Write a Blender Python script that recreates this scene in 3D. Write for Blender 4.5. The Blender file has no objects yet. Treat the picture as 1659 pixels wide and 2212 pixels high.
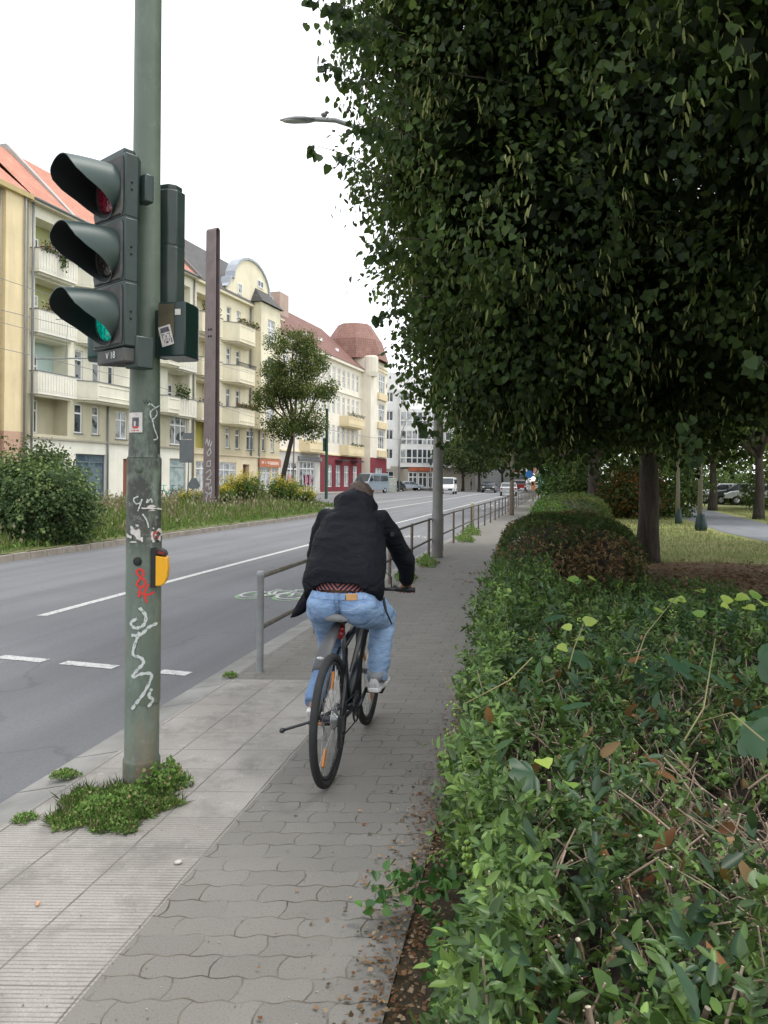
import bpy, bmesh, math, random
import numpy as np
from mathutils import Vector, Matrix
PI = math.pi
rnd = random.Random(7)
nr = np.random.default_rng(7)
sc = bpy.context.scene
col = sc.collection
HE, FV, PX, PY, ROLL = 1.62, 1640.0, 829.5, 1036.0, math.radians(0.5)

# ---------------------------------------------------------------- geometry of the street
def R(Y):                                   # railing line (kerb side of the pavement)
    if Y < 30: return -2.261 + .1875 * Y + .00105 * Y * Y
    return 4.309 + .232 * (Y - 30)
F0 = (-18.7, 55.5); EX, EY = .301, .9535
def FX(Y):                                  # house fronts across the street
    if Y < 112: return F0[0] + (Y - F0[1]) * EX / EY
    return F0[0] + (112 - F0[1]) * EX / EY + (Y - 112) * .24
def ray(x, y):                              # photo position -> viewing direction (for setting out)
    dx, dy = x - PX, y - PY
    return ((dx * math.cos(ROLL) + dy * math.sin(ROLL)) / FV, (-dx * math.sin(ROLL) + dy * math.cos(ROLL)) / FV)
def G(x, y, z=0.0):                         # ground point seen there
    a, b = ray(x, y); d = (HE - z) / b
    return Vector((a * d, d, z))
def D(x, y, d):                             # point at depth d
    a, b = ray(x, y); return Vector((a * d, d, HE - b * d))
def U(x, y=950):                            # position along the house fronts
    r = ray(x, y)[0]
    return (r * F0[1] - F0[0]) / (EX - r * EY)

# ---------------------------------------------------------------- objects
def props(o, label=None, cat=None, group=None, kind=None):
    if label: o['label'] = label
    if cat: o['category'] = cat
    if group: o['group'] = group
    if kind: o['kind'] = kind
    return o
def empty(name, loc=(0, 0, 0), rz=0, label=None, cat=None, group=None, parent=None):
    o = bpy.data.objects.new(name, None); col.objects.link(o)
    o.location = loc; o.rotation_euler = (0, 0, rz); o.empty_display_size = .1
    if parent: o.parent = parent
    return props(o, label, cat, group)
def copy_tree(o, parent=None):
    c = o.copy(); col.objects.link(c)
    if parent: c.parent = parent
    for ch in [x for x in bpy.data.objects if x.parent == o]:
        copy_tree(ch, c)
    return c

class MB:
    def __init__(s): s.v = []; s.f = []; s.m = []; s.uv = None
    def add(s, vs, fs, mi=0):
        b = len(s.v); s.v += [tuple(p) for p in vs]
        for f in fs: s.f.append(tuple(i + b for i in f)); s.m.append(mi)
        return s
    def quad(s, a, b, c, d, mi=0): return s.add([a, b, c, d], [(0, 1, 2, 3)], mi)
    def box(s, x0, x1, y0, y1, z0, z1, mi=0, M=None):
        vs = [Vector((x, y, z)) for z in (z0, z1) for y in (y0, y1) for x in (x0, x1)]
        if M is not None: vs = [M @ v for v in vs]
        return s.add(vs, [(0, 2, 3, 1), (4, 5, 7, 6), (0, 1, 5, 4), (2, 6, 7, 3), (0, 4, 6, 2), (1, 3, 7, 5)], mi)
    def tube(s, pts, rad, n=10, mi=0, cap=True, sy=1.0, up=None):
        pts = [Vector(p) for p in pts]
        if not hasattr(rad, '__len__'): rad = [rad] * len(pts)
        rings = []; prev = None
        for i, p in enumerate(pts):
            t = (pts[min(i + 1, len(pts) - 1)] - pts[max(i - 1, 0)])
            if t.length < 1e-9: t = Vector((0, 0, 1))
            t.normalize()
            if prev is None:
                a = Vector(up) if up else (Vector((0, 0, 1)) if abs(t.z) < .9 else Vector((1, 0, 0)))
            else: a = prev
            a = (a - t * a.dot(t)); a.normalize(); prev = a
            b = t.cross(a)
            rings.append([p + (a * math.cos(k * 2 * PI / n) + b * math.sin(k * 2 * PI / n) * sy) * rad[i] for k in range(n)])
        return s.rings(rings, cap, mi)
    def rings(s, rings, cap=True, mi=0, closed=True):
        n = len(rings[0]); vs = [p for r in rings for p in r]; fs = []
        for i in range(len(rings) - 1):
            for k in range(n if closed else n - 1):
                k2 = (k + 1) % n
                fs.append((i * n + k, i * n + k2, (i + 1) * n + k2, (i + 1) * n + k))
        if cap and closed:
            fs.append(tuple(range(n - 1, -1, -1))); fs.append(tuple((len(rings) - 1) * n + k for k in range(n)))
        return s.add(vs, fs, mi)
    def lathe(s, prof, n=16, M=None, mi=0, cap=True):     # prof: (radius, z)
        rr = [[Vector((r * math.cos(k * 2 * PI / n), r * math.sin(k * 2 * PI / n), z)) for k in range(n)] for r, z in prof]
        if M is not None: rr = [[M @ p for p in r] for r in rr]
        return s.rings(rr, cap, mi)
    def ell(s, c, r, n=14, m=9, M=None, mi=0):
        prof = [(math.sin(PI * (i + .02) / (m - .96 + 1)), -math.cos(PI * (i + .02) / (m - .96 + 1))) for i in range(m + 1)]
        rr = []
        for pr, pz in prof:
            ring = [Vector((pr * math.cos(k * 2 * PI / n) * r[0], pr * math.sin(k * 2 * PI / n) * r[1], pz * r[2])) for k in range(n)]
            if M is not None: ring = [M @ p for p in ring]
            rr.append([Vector(c) + p for p in ring])
        return s.rings(rr, True, mi)
    def torus(s, c, R_, r_, axis='x', n=40, m=8, mi=0, a0=0, a1=2 * PI, sq=1.0):
        full = abs(a1 - a0 - 2 * PI) < 1e-6; rings = []
        for i in range(n + 1):
            a = a0 + (a1 - a0) * i / n; ring = []
            for k in range(m):
                b = 2 * PI * k / m; rr = R_ + r_ * math.cos(b); w = r_ * math.sin(b) * sq
                if axis == 'x': p = Vector((w, rr * math.cos(a), rr * math.sin(a)))
                elif axis == 'y': p = Vector((rr * math.cos(a), w, rr * math.sin(a)))
                else: p = Vector((rr * math.cos(a), rr * math.sin(a), w))
                ring.append(Vector(c) + p)
            rings.append(ring)
        return s.rings(rings, not full, mi)
    def prism(s, poly, h0, h1, axis='z', M=None, mi=0):   # extrude a 2-D polygon
        def P(a, b, h):
            v = {'z': Vector((a, b, h)), 'y': Vector((a, h, b)), 'x': Vector((h, a, b))}[axis]
            return M @ v if M is not None else v
        n = len(poly)
        vs = [P(a, b, h0) for a, b in poly] + [P(a, b, h1) for a, b in poly]
        fs = [tuple(range(n))[::-1], tuple(range(n, 2 * n))] + [(k, (k + 1) % n, n + (k + 1) % n, n + k) for k in range(n)]
        return s.add(vs, fs, mi)
    def build(s, name, mats, parent=None, smooth=False, bevel=0, uv=None, angle=None):
        me = bpy.data.meshes.new(name); me.from_pydata(s.v, [], s.f)
        if not isinstance(mats, (list, tuple)): mats = [mats]
        for m in mats: me.materials.append(m)
        if len(mats) > 1: me.polygons.foreach_set('material_index', s.m)
        if uv:
            l = me.uv_layers.new(name='UVMap')
            for i, lp in enumerate(me.loops): l.data[i].uv = uv(me.vertices[lp.vertex_index].co)
        bm = bmesh.new(); bm.from_mesh(me); bmesh.ops.recalc_face_normals(bm, faces=bm.faces); bm.to_mesh(me); bm.free()
        o = bpy.data.objects.new(name, me); col.objects.link(o)
        if parent: o.parent = parent
        if smooth:
            me.polygons.foreach_set('use_smooth', [True] * len(me.polygons))
            if angle or bevel: me.set_sharp_from_angle(angle=math.radians(angle or 40))
        if bevel:
            b = o.modifiers.new('bevel', 'BEVEL'); b.width = bevel; b.segments = 2; b.limit_method = 'ANGLE'; b.angle_limit = math.radians(40)
        me.update()
        return o

def ev_mesh(o, name=None):                  # bake modifiers of an object into its mesh
    dg = bpy.context.evaluated_depsgraph_get(); dg.update()
    me = bpy.data.meshes.new_from_object(o.evaluated_get(dg)); o.modifiers.clear(); old = o.data; o.data = me
    me.name = name or o.name
    return o
def remesh(o, vox=.012, smooth=6, noise=None):
    m = o.modifiers.new('r', 'REMESH'); m.mode = 'VOXEL'; m.voxel_size = vox
    s = o.modifiers.new('s', 'SMOOTH'); s.factor = .5; s.iterations = smooth
    mats = list(o.data.materials)
    ev_mesh(o)
    o.data.materials.clear()
    for q in mats: o.data.materials.append(q)
    o.data.polygons.foreach_set('use_smooth', [True] * len(o.data.polygons))
    if noise:
        from mathutils import noise as NZ
        for v in o.data.vertices:
            v.co += v.normal * noise(v.co)
    o.data.update()
    return o

# ---------------------------------------------------------------- materials
class NT:
    def __init__(s, name):
        s.m = bpy.data.materials.new(name); s.m.use_nodes = True; s.t = s.m.node_tree; s.n = s.t.nodes; s.L = s.t.links
        s.b = s.n['Principled BSDF']
    def node(s, typ, **k):
        n = s.n.new(typ)
        for a, b in k.items():
            if a.startswith('i_'):
                key = a[2:].replace('_', ' ')
                n.inputs[int(key) if key.isdigit() else key].default_value = b
            else: setattr(n, a, b)
        return n
    def set(s, sock, v):
        if isinstance(v, (int, float, tuple, list)):
            sock.default_value = v if not (isinstance(v, (tuple, list)) and len(v) == 3 and len(sock.default_value) == 4) else (*v, 1)
        else: s.L.new(v, sock)
    def math(s, op, a, b=0.0, c=0.0, clamp=False):
        n = s.n.new('ShaderNodeMath'); n.operation = op; n.use_clamp = clamp
        s.set(n.inputs[0], a); s.set(n.inputs[1], b)
        if len(n.inputs) > 2: s.set(n.inputs[2], c)
        return n.outputs[0]
    def mix(s, f, a, b):
        n = s.n.new('ShaderNodeMix'); n.data_type = 'RGBA'
        s.set(n.inputs['Factor'], f); s.set(n.inputs[6], a); s.set(n.inputs[7], b)
        return n.outputs[2]
    def ramp(s, f, stops):
        n = s.n.new('ShaderNodeValToRGB'); e = n.color_ramp.elements
        while len(e) < len(stops): e.new(.5)
        for q, (p, c) in zip(e, stops): q.position = p; q.color = (*c, 1) if len(c) == 3 else c
        s.set(n.inputs[0], f); return n.outputs[0]
    def noise(s, scale, vec=None, detail=5, rough=.55, dist=0):
        n = s.n.new('ShaderNodeTexNoise'); n.inputs['Scale'].default_value = scale; n.inputs['Detail'].default_value = detail
        n.inputs['Roughness'].default_value = rough; n.inputs['Distortion'].default_value = dist
        if vec is not None: s.L.new(vec, n.inputs['Vector'])
        return n.outputs[0]
    def coord(s, w='Object'): return s.n.new('ShaderNodeTexCoord').outputs[w]
    def sep(s, v):
        n = s.n.new('ShaderNodeSeparateXYZ'); s.L.new(v, n.inputs[0]); return n.outputs
    def comb(s, x, y, z=0.0):
        n = s.n.new('ShaderNodeCombineXYZ'); s.set(n.inputs[0], x); s.set(n.inputs[1], y); s.set(n.inputs[2], z); return n.outputs[0]
    def scale(s, v, k):
        n = s.n.new('ShaderNodeVectorMath'); n.operation = 'MULTIPLY'; s.L.new(v, n.inputs[0]); n.inputs[1].default_value = k; return n.outputs[0]
    def bump(s, h, strength=.3, dist=.01, base=None):
        n = s.n.new('ShaderNodeBump'); n.inputs['Strength'].default_value = strength; n.inputs['Distance'].default_value = dist
        s.L.new(h, n.inputs['Height'])
        if base is not None: s.L.new(base, n.inputs['Normal'])
        return n.outputs[0]
    def base(s, c, rough=.8, metal=0, normal=None, spec=None):
        s.set(s.b.inputs['Base Color'], c); s.set(s.b.inputs['Roughness'], rough); s.set(s.b.inputs['Metallic'], metal)
        if normal is not None: s.L.new(normal, s.b.inputs['Normal'])
        if spec is not None: s.b.inputs['Specular IOR Level'].default_value = spec
        return s.m
MC = {}
def paint(name, c, rough=.6, var=.12, sc_=6, metal=0, bump=.15, bscale=60, dirt=None, spec=None):
    if name in MC: return MC[name]
    t = NT(name); v = t.coord()
    n = t.noise(sc_, v)
    c0 = tuple(max(0, q * (1 - var)) for q in c); c1 = tuple(min(1, q * (1 + var)) for q in c)
    cc = t.ramp(n, [(.3, c0), (.7, c1)])
    if dirt:
        n2 = t.noise(sc_ * .4, v, 8, .7)
        cc = t.mix(t.math('MULTIPLY', t.ramp(n2, [(.45, (0, 0, 0)), (.75, (1, 1, 1))]), dirt[1]), cc, dirt[0])
    nn = t.bump(t.noise(bscale, v), bump, .004) if bump else None
    MC[name] = t.base(cc, rough, metal, nn, spec)
    return MC[name]
def leafmat(name, trans=.3, rough=.55, spec=.12):
    if name in MC: return MC[name]
    t = NT(name)
    a = t.node('ShaderNodeAttribute', attribute_name='lc')
    n = t.noise(9, t.coord(), 2)
    cc = t.mix(t.math('MULTIPLY', n, .5), a.outputs['Color'], (0.02, .03, .012))
    t.base(cc, rough, 0, None, spec)
    tr = t.node('ShaderNodeBsdfTranslucent'); tc = t.mix(.25, cc, (.25, .4, .05))
    t.L.new(tc, tr.inputs[0])
    mx = t.node('ShaderNodeMixShader'); mx.inputs[0].default_value = trans
    t.L.new(t.b.outputs[0], mx.inputs[1]); t.L.new(tr.outputs[0], mx.inputs[2])
    t.L.new(mx.outputs[0], t.n['Material Output'].inputs['Surface'])
    MC[name] = t.m
    return t.m

# ---------------------------------------------------------------- leaves as real little faces
TEMPL = {
 'heart': (np.array([(0, 0, 0), (.34, -.04, .05), (.5, .3, .09), (.3, .72, .05), (0, 1.02, -.08), (-.3, .72, .05), (-.5, .3, .09), (-.34, -.04, .05)]), [(0, 1, 2, 3, 4), (0, 4, 5, 6, 7)]),
 'lance': (np.array([(0, 0, 0), (.17, .22, .05), (.2, .5, .06), (.12, .8, .03), (0, 1, -.07), (-.12, .8, .03), (-.2, .5, .06), (-.17, .22, .05)]), [(0, 1, 2, 3, 4), (0, 4, 5, 6, 7)]),
 'quad': (np.array([(0, 0, 0), (.38, .5, .06), (0, 1, 0), (-.38, .5, .06)]), [(0, 1, 2, 3)]),
 'blade': (np.array([(-.02, 0, 0), (.02, 0, 0), (.015, .55, .05), (0, 1, .22), (-.015, .55, .05)]), [(0, 1, 2, 3, 4)]),
 'bract': (np.array([(-.06, 0, 0), (.06, 0, 0), (.13, .5, .1), (.05, 1, .02), (-.05, 1, .02), (-.12, .5, .1)]), [(0, 1, 2, 3, 4, 5)]),
 'palm': (np.array([(0, .12, 0)] + [(1.0 * q * math.sin(a), .42 + .62 * q * math.cos(a) * 1.0, .05 * math.cos(5 * a) - .08 * q * q) for a, q in [(math.radians(d), r) for d, r in ((170, .62), (150, .66), (128, .74), (108, .70), (96, .58), (84, .68), (66, .82), (52, .92), (40, .78), (31, .64), (20, .80), (8, .98), (0, 1.05), (-8, .98), (-20, .80), (-31, .64), (-40, .78), (-52, .92), (-66, .82), (-84, .68), (-96, .58), (-108, .70), (-128, .74), (-150, .66), (-170, .62))]]),
          [(0, i, i + 1) for i in range(1, 25)]),
}
def leafobj(name, parts, mat, parent=None, kind=None):
    """parts: list of (template, pos, dir, nrm, size, color)"""
    V, Fl, Ls, C = [], [], [], []; vb = 0
    for tm, pos, dr, nm, size, colr in parts:
        T, faces = TEMPL[tm]; N = len(pos)
        if N == 0: continue
        dr = dr / (np.linalg.norm(dr, axis=1, keepdims=True) + 1e-9)
        sd = np.cross(dr, nm); sd /= (np.linalg.norm(sd, axis=1, keepdims=True) + 1e-9)
        nm = np.cross(sd, dr)
        k = len(T)
        v = pos[:, None, :] + size[:, None, None] * (T[None, :, 0:1] * sd[:, None, :] + T[None, :, 1:2] * dr[:, None, :] + T[None, :, 2:3] * nm[:, None, :])
        V.append(v.reshape(-1, 3)); C.append(np.repeat(colr, k, axis=0))
        off = (np.arange(N) * k + vb)[:, None]
        fl = np.concatenate([np.array(f) for f in faces])
        Fl.append((off + fl[None, :]).reshape(-1)); Ls.append(np.tile([len(f) for f in faces], N)); vb += N * k
    V = np.concatenate(V); Fl = np.concatenate(Fl); Ls = np.concatenate(Ls); C = np.concatenate(C)
    me = bpy.data.meshes.new(name); me.vertices.add(len(V)); me.vertices.foreach_set('co', V.astype(np.float32).ravel())
    me.loops.add(len(Fl)); me.loops.foreach_set('vertex_index', Fl.astype(np.int32))
    me.polygons.add(len(Ls)); st = np.concatenate([[0], np.cumsum(Ls)[:-1]])
    me.polygons.foreach_set('loop_start', st.astype(np.int32)); me.polygons.foreach_set('loop_total', Ls.astype(np.int32))
    me.update(calc_edges=True)
    at = me.attributes.new('lc', 'FLOAT_COLOR', 'POINT')
    at.data.foreach_set('color', np.concatenate([np.clip(C, 0, 1), np.ones((len(C), 1))], 1).astype(np.float32).ravel())
    me.materials.append(mat)
    o = bpy.data.objects.new(name, me); col.objects.link(o)
    if parent: o.parent = parent
    if kind: o['kind'] = kind
    return o
def unit(n):
    v = nr.normal(size=(n, 3)); return v / np.linalg.norm(v, axis=1, keepdims=True)
def pal(n, cols, w=None, jit=.25):
    c = np.array(cols); i = nr.choice(len(c), n, p=w); return c[i] * nr.uniform(1 - jit, 1 + jit, (n, 1))
def rowed(a): return a / (np.linalg.norm(a, axis=1, keepdims=True) + 1e-9)
# ================================================================ camera, sky, sun
cd = bpy.data.cameras.new('camera'); cam = bpy.data.objects.new('camera', cd); col.objects.link(cam)
cd.sensor_fit = 'HORIZONTAL'; cd.sensor_width = 36; cd.lens = 36 * FV / 1659; cd.shift_y = -(1106 - PY) / 1659
cd.clip_start = .05; cd.clip_end = 3000
cam.matrix_world = Matrix.Translation((0, 0, HE)) @ Matrix.Rotation(PI / 2, 4, 'X') @ Matrix.Rotation(ROLL, 4, 'Z')
sc.camera = cam
w = bpy.data.worlds.new('World'); sc.world = w; w.use_nodes = True
wn = w.node_tree; bg = wn.nodes['Background']
sky = wn.nodes.new('ShaderNodeTexSky'); sky.sky_type = 'NISHITA'; sky.sun_disc = False
SE, SR = math.radians(52), math.radians(-75)
sky.sun_elevation = SE; sky.sun_rotation = SR; sky.dust_density = 4; sky.air_density = 1.2
wn.links.new(sky.outputs[0], bg.inputs[0]); bg.inputs[1].default_value = .05
bg2 = wn.nodes.new('ShaderNodeBackground')
tc = wn.nodes.new('ShaderNodeTexCoord'); nz = wn.nodes.new('ShaderNodeTexNoise'); nz.inputs['Scale'].default_value = 1.6; nz.inputs['Detail'].default_value = 4
rp = wn.nodes.new('ShaderNodeValToRGB'); rp.color_ramp.elements[0].color = (.86, .89, .93, 1); rp.color_ramp.elements[1].color = (1, 1, 1, 1)
rp.color_ramp.elements[0].position = .3; rp.color_ramp.elements[1].position = .7
wn.links.new(tc.outputs['Generated'], nz.inputs['Vector']); wn.links.new(nz.outputs[0], rp.inputs[0]); wn.links.new(rp.outputs[0], bg2.inputs[0])
bg2.inputs[1].default_value = 1.58
ad = wn.nodes.new('ShaderNodeAddShader'); wn.links.new(bg.outputs[0], ad.inputs[0]); wn.links.new(bg2.outputs[0], ad.inputs[1])
wn.links.new(ad.outputs[0], wn.nodes['World Output'].inputs['Surface'])
ld = bpy.data.lights.new('sun', 'SUN'); ld.energy = 2.0; ld.angle = math.radians(12); ld.color = (1, .97, .92)
so = bpy.data.objects.new('sun', ld); col.objects.link(so)
sdir = Vector((math.sin(SR) * math.cos(SE), math.cos(SR) * math.cos(SE), math.sin(SE)))   # towards the sun
sdir = Vector((.34, .12, .92)).normalized()
sky.sun_elevation = math.asin(sdir.z); sky.sun_rotation = math.atan2(sdir.x, sdir.y)
so.rotation_euler = sdir.to_track_quat('Z', 'Y').to_euler()
sc.view_settings.view_transform = 'Standard'; sc.view_settings.look = 'None'; sc.view_settings.exposure = 0
sc.cycles.max_bounces = 6; sc.cycles.diffuse_bounces = 3; sc.cycles.glossy_bounces = 2; sc.cycles.transmission_bounces = 4; sc.cycles.transparent_max_bounces = 6

# ================================================================ ground sheets
def strip(name, ya, yb, left, right, z, mat, step=1.0, n=1, uvf=None, kind='structure', z2=None):
    m = MB(); N = max(2, int((yb - ya) / step) + 1); rows = []
    for i in range(N):
        Y = ya + (yb - ya) * i / (N - 1); a, b = left(Y), right(Y)
        rows.append([Vector((a + (b - a) * k / n, Y, z)) for k in range(n + 1)])
    for i in range(N - 1):
        for k in range(n): m.quad(rows[i][k], rows[i][k + 1], rows[i + 1][k + 1], rows[i + 1][k])
    o = m.build(name, mat, uv=uvf or (lambda c: (c.x - R(c.y), c.y)))
    if kind: o['kind'] = kind
    return o
# asphalt
t = NT('asphalt'); v = t.coord()
big = t.noise(.35, v, 6, .6); fine = t.noise(160, v, 3, .7); agg = t.noise(55, v, 2, .6)
c = t.ramp(big, [(.3, (.105, .11, .118)), (.7, (.15, .155, .165))])
c = t.mix(t.ramp(fine, [(.35, (0, 0, 0)), (.75, (.55, .55, .55))]), c, (.3, .3, .31))
c = t.mix(t.ramp(agg, [(.3, (.45, .45, .45)), (.55, (0, 0, 0))]), c, (.09, .09, .095))
uvx = t.sep(t.coord('UV'))
tr_ = t.noise(1, t.comb(t.math('MULTIPLY', uvx[0], 1.3), t.math('MULTIPLY', uvx[1], .05)), 3)
c = t.mix(t.ramp(tr_, [(.4, (0, 0, 0)), (.65, (.5, .5, .5))]), c, (.085, .085, .09))
cr = t.node('ShaderNodeTexVoronoi', feature='DISTANCE_TO_EDGE'); cr.inputs['Scale'].default_value = .33
dv = t.node('ShaderNodeVectorMath', operation='ADD'); nzc = t.node('ShaderNodeTexNoise'); nzc.inputs['Scale'].default_value = 1.1; nzc.inputs['Detail'].default_value = 6
t.L.new(v, nzc.inputs['Vector']); t.L.new(v, dv.inputs[0]); t.L.new(nzc.outputs['Color'], dv.inputs[1]); t.L.new(dv.outputs[0], cr.inputs['Vector'])
c = t.mix(t.ramp(cr.outputs[0], [(.0, (.45, .45, .45)), (.006, (0, 0, 0))]), c, (.06, .06, .06))
M_asph = t.base(c, .8, 0, t.bump(t.noise(120, v, 3, .7), .35, .006))
# grass ground
def groundmat(name, a, b, c2, s1=1.2, s2=35):
    t = NT(name); v = t.coord()
    c = t.ramp(t.noise(s1, v, 6, .6), [(.3, a), (.52, b), (.72, c2)])
    c = t.mix(t.ramp(t.noise(s2, v, 4, .8), [(.35, (.5, .5, .5)), (.6, (0, 0, 0))]), c, (.03, .04, .012))
    return t.base(c, .95, 0, t.bump(t.noise(s2 * 1.5, v, 4, .8), .8, .03))
M_lawn = groundmat('lawn_grass', (.24, .30, .08), (.36, .38, .13), (.52, .46, .22), .5, 22)
M_soil = groundmat('soil', (.07, .05, .03), (.11, .085, .05), (.15, .1, .055), 5, 60)
M_turf = groundmat('verge_turf', (.1, .13, .035), (.15, .17, .06), (.24, .21, .1), .8, 14)
o = MB().quad((-1500, -300, -.16), (1500, -300, -.16), (1500, 2500, -.16), (-1500, 2500, -.16)).build('ground', M_turf); o['kind'] = 'structure'
ZR = -.05
strip('road', -12, 420, lambda Y: FX(Y) + 3.2, lambda Y: R(Y) - .42, ZR, M_asph, 2, 6)
# gutter of concrete beside the carriageway
M_conc = paint('gutter_concrete', (.24, .235, .22), .85, .2, 3, bump=.4, bscale=120, dirt=((.1, .095, .08), .5))
m = MB(); Y = -12.0; 
while Y < 400:
    Y2 = Y + (.5 if Y < 40 else 8)
    a = [Vector((R(y) + off, y, z)) for y, off, z in ((Y + .004, -.42, ZR + .004), (Y + .004, -.16, -.004), (Y2 - .004, -.16, -.004), (Y2 - .004, -.42, ZR + .004))]
    m.quad(*a); Y = Y2
o = m.build('gutter', M_conc); o['kind'] = 'structure'
# pavers, S-shaped interlocking concrete blocks
def paver_mat():
    t = NT('interlocking_pavers'); uv = t.coord('UV'); s = t.sep(uv)
    wig = t.noise(7, uv, 4); wg = t.math('MULTIPLY', t.math('SUBTRACT', wig, .5), .035)
    su = t.math('SINE', t.math('MULTIPLY', s[0], 2 * PI / .1125)); sv = t.math('SINE', t.math('MULTIPLY', s[1], 2 * PI / .224))
    x = t.math('ADD', t.math('ADD', s[0], t.math('MULTIPLY', sv, .014)), wg); y = t.math('ADD', t.math('ADD', s[1], t.math('MULTIPLY', su, .006)), wg)
    br = t.node('ShaderNodeTexBrick'); t.L.new(t.comb(x, y), br.inputs['Vector'])
    br.offset = .5; br.inputs['Scale'].default_value = 1; br.inputs['Brick Width'].default_value = .225; br.inputs['Row Height'].default_value = .112
    br.inputs['Mortar Size'].default_value = .0038; br.inputs['Mortar Smooth'].default_value = .35
    br.inputs['Color1'].default_value = (.172, .163, .146, 1); br.inputs['Color2'].default_value = (.202, .192, .172, 1); br.inputs['Mortar'].default_value = (.2, .19, .17, 1)
    v = t.coord()
    patch = t.noise(.9, v, 7, .65)
    c = t.mix(t.ramp(patch, [(.3, (.55, .55, .55)), (.6, (0, 0, 0))]), br.outputs['Color'], (.13, .122, .108))
    c = t.mix(t.ramp(t.noise(140, v, 3, .8), [(.45, (0, 0, 0)), (.8, (.5, .5, .5))]), c, (.28, .27, .25))
    c = t.mix(t.ramp(t.noise(70, v, 2, .8), [(.2, (.6, .6, .6)), (.42, (0, 0, 0))]), c, (.075, .072, .068))
    jn = t.noise(4.5, v, 4, .6)
    jc = t.ramp(t.noise(5, v, 3), [(.35, (.05, .047, .04)), (.55, (.10, .085, .06)), (.75, (.2, .18, .14))])
    jf = t.math('MULTIPLY', br.outputs['Fac'], t.ramp(jn, [(.38, (.12, .12, .12)), (.58, (1, 1, 1))]))
    c = t.mix(jf, c, jc)
    hg = t.math('SUBTRACT', t.math('MULTIPLY', t.noise(130, v, 3, .7), .25), jf)
    return t.base(c, .88, 0, t.bump(hg, .55, .006))
M_pav = paver_mat()
def slab_mat(name, ribbed):
    t = NT(name); uv = t.coord('UV'); s = t.sep(uv); v = t.coord()
    wob = t.math('MULTIPLY', t.math('SUBTRACT', t.noise(6, uv, 3), .5), .012)
    def joint(x, per, ph, w):
        f = t.math('FRACT', t.math('DIVIDE', t.math('ADD', t.math('ADD', x, ph), wob), per))
        d = t.math('MULTIPLY', t.math('MINIMUM', f, t.math('SUBTRACT', 1, f)), per)
        return t.math('SUBTRACT', 1, t.math('DIVIDE', d, w), clamp=True)
    j = t.math('MAXIMUM', joint(s[0], .337, .137, .006), t.math('MULTIPLY', joint(s[1], .302, .0, .004), .8))
    c = t.ramp(t.noise(1.3, v, 6, .6), [(.3, (.27, .25, .225)), (.7, (.40, .375, .345))])
    c = t.mix(t.ramp(t.noise(120, v, 3, .8), [(.4, (.5, .5, .5)), (.62, (0, 0, 0))]), c, (.2, .19, .17))
    if ribbed:
        rb = t.math('ABSOLUTE', t.math('SINE', t.math('ADD', t.math('MULTIPLY', s[1], PI / .0205), t.math('MULTIPLY', wob, 30))))
        low = t.ramp(rb, [(.2, (1, 1, 1)), (.55, (0, 0, 0))])
        br = t.ramp(t.noise(9, v, 6, .7), [(.3, (.25, .25, .25)), (.62, (1, 1, 1))])
        c = t.mix(t.math('MULTIPLY', t.math('MULTIPLY', low, .8), br), c, (.13, .12, .105))
        hgt = t.math('SUBTRACT', t.math('MULTIPLY', rb, .6), j)
    else: hgt = t.math('SUBTRACT', t.math('MULTIPLY', t.noise(90, v), .3), j)
    stain = t.ramp(t.noise(2.5, v, 8, .75), [(.36, (.75, .75, .75)), (.52, (0, 0, 0))])
    c = t.mix(stain, c, (.165, .155, .14))
    c = t.mix(t.ramp(t.noise(11, v, 6, .8), [(.56, (0, 0, 0)), (.72, (.6, .6, .6))]), c, (.46, .44, .41))
    c = t.mix(t.math('MULTIPLY', j, t.ramp(t.noise(5, v, 3), [(.35, (.25, .25, .25)), (.6, (1, 1, 1))])), c, (.07, .063, .05))
    return t.base(c, .88, 0, t.bump(hgt, .6, .006))
M_rib, M_slab = slab_mat('ribbed_slabs', True), slab_mat('plain_slabs', False)
uvw = lambda c: (c.x - R(c.y), c.y)
HB = lambda Y: R(Y) + 1.84                      # edge of the planting
YS, YE = 3.62, 6.12
def pave():
    m = MB()
    for ya, yb, off, st in ((-6, YE, .885, .4), (YE, 400, -.16, 1.0)):
        N = int((yb - ya) / st) + 1
        for i in range(N):
            y0, y1 = ya + (yb - ya) * i / N, ya + (yb - ya) * (i + 1) / N
            for k in range(4):
                def P(y, f): return Vector((R(y) + off + (HB(y) - R(y) - off) * f, y, 0))
                m.quad(P(y0, k / 4), P(y0, (k + 1) / 4), P(y1, (k + 1) / 4), P(y1, k / 4))
    o = m.build('pavement', M_pav, uv=uvw); o['kind'] = 'structure'
pave()
strip('tactile_pavement', -6, YS, lambda Y: R(Y) - .16, lambda Y: R(Y) + .885, -.0005, M_rib, .25, 2, uvw)
strip('slab_pavement', YS, YE, lambda Y: R(Y) - .16, lambda Y: R(Y) + .885, -.0005, M_slab, .25, 2, uvw)
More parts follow.
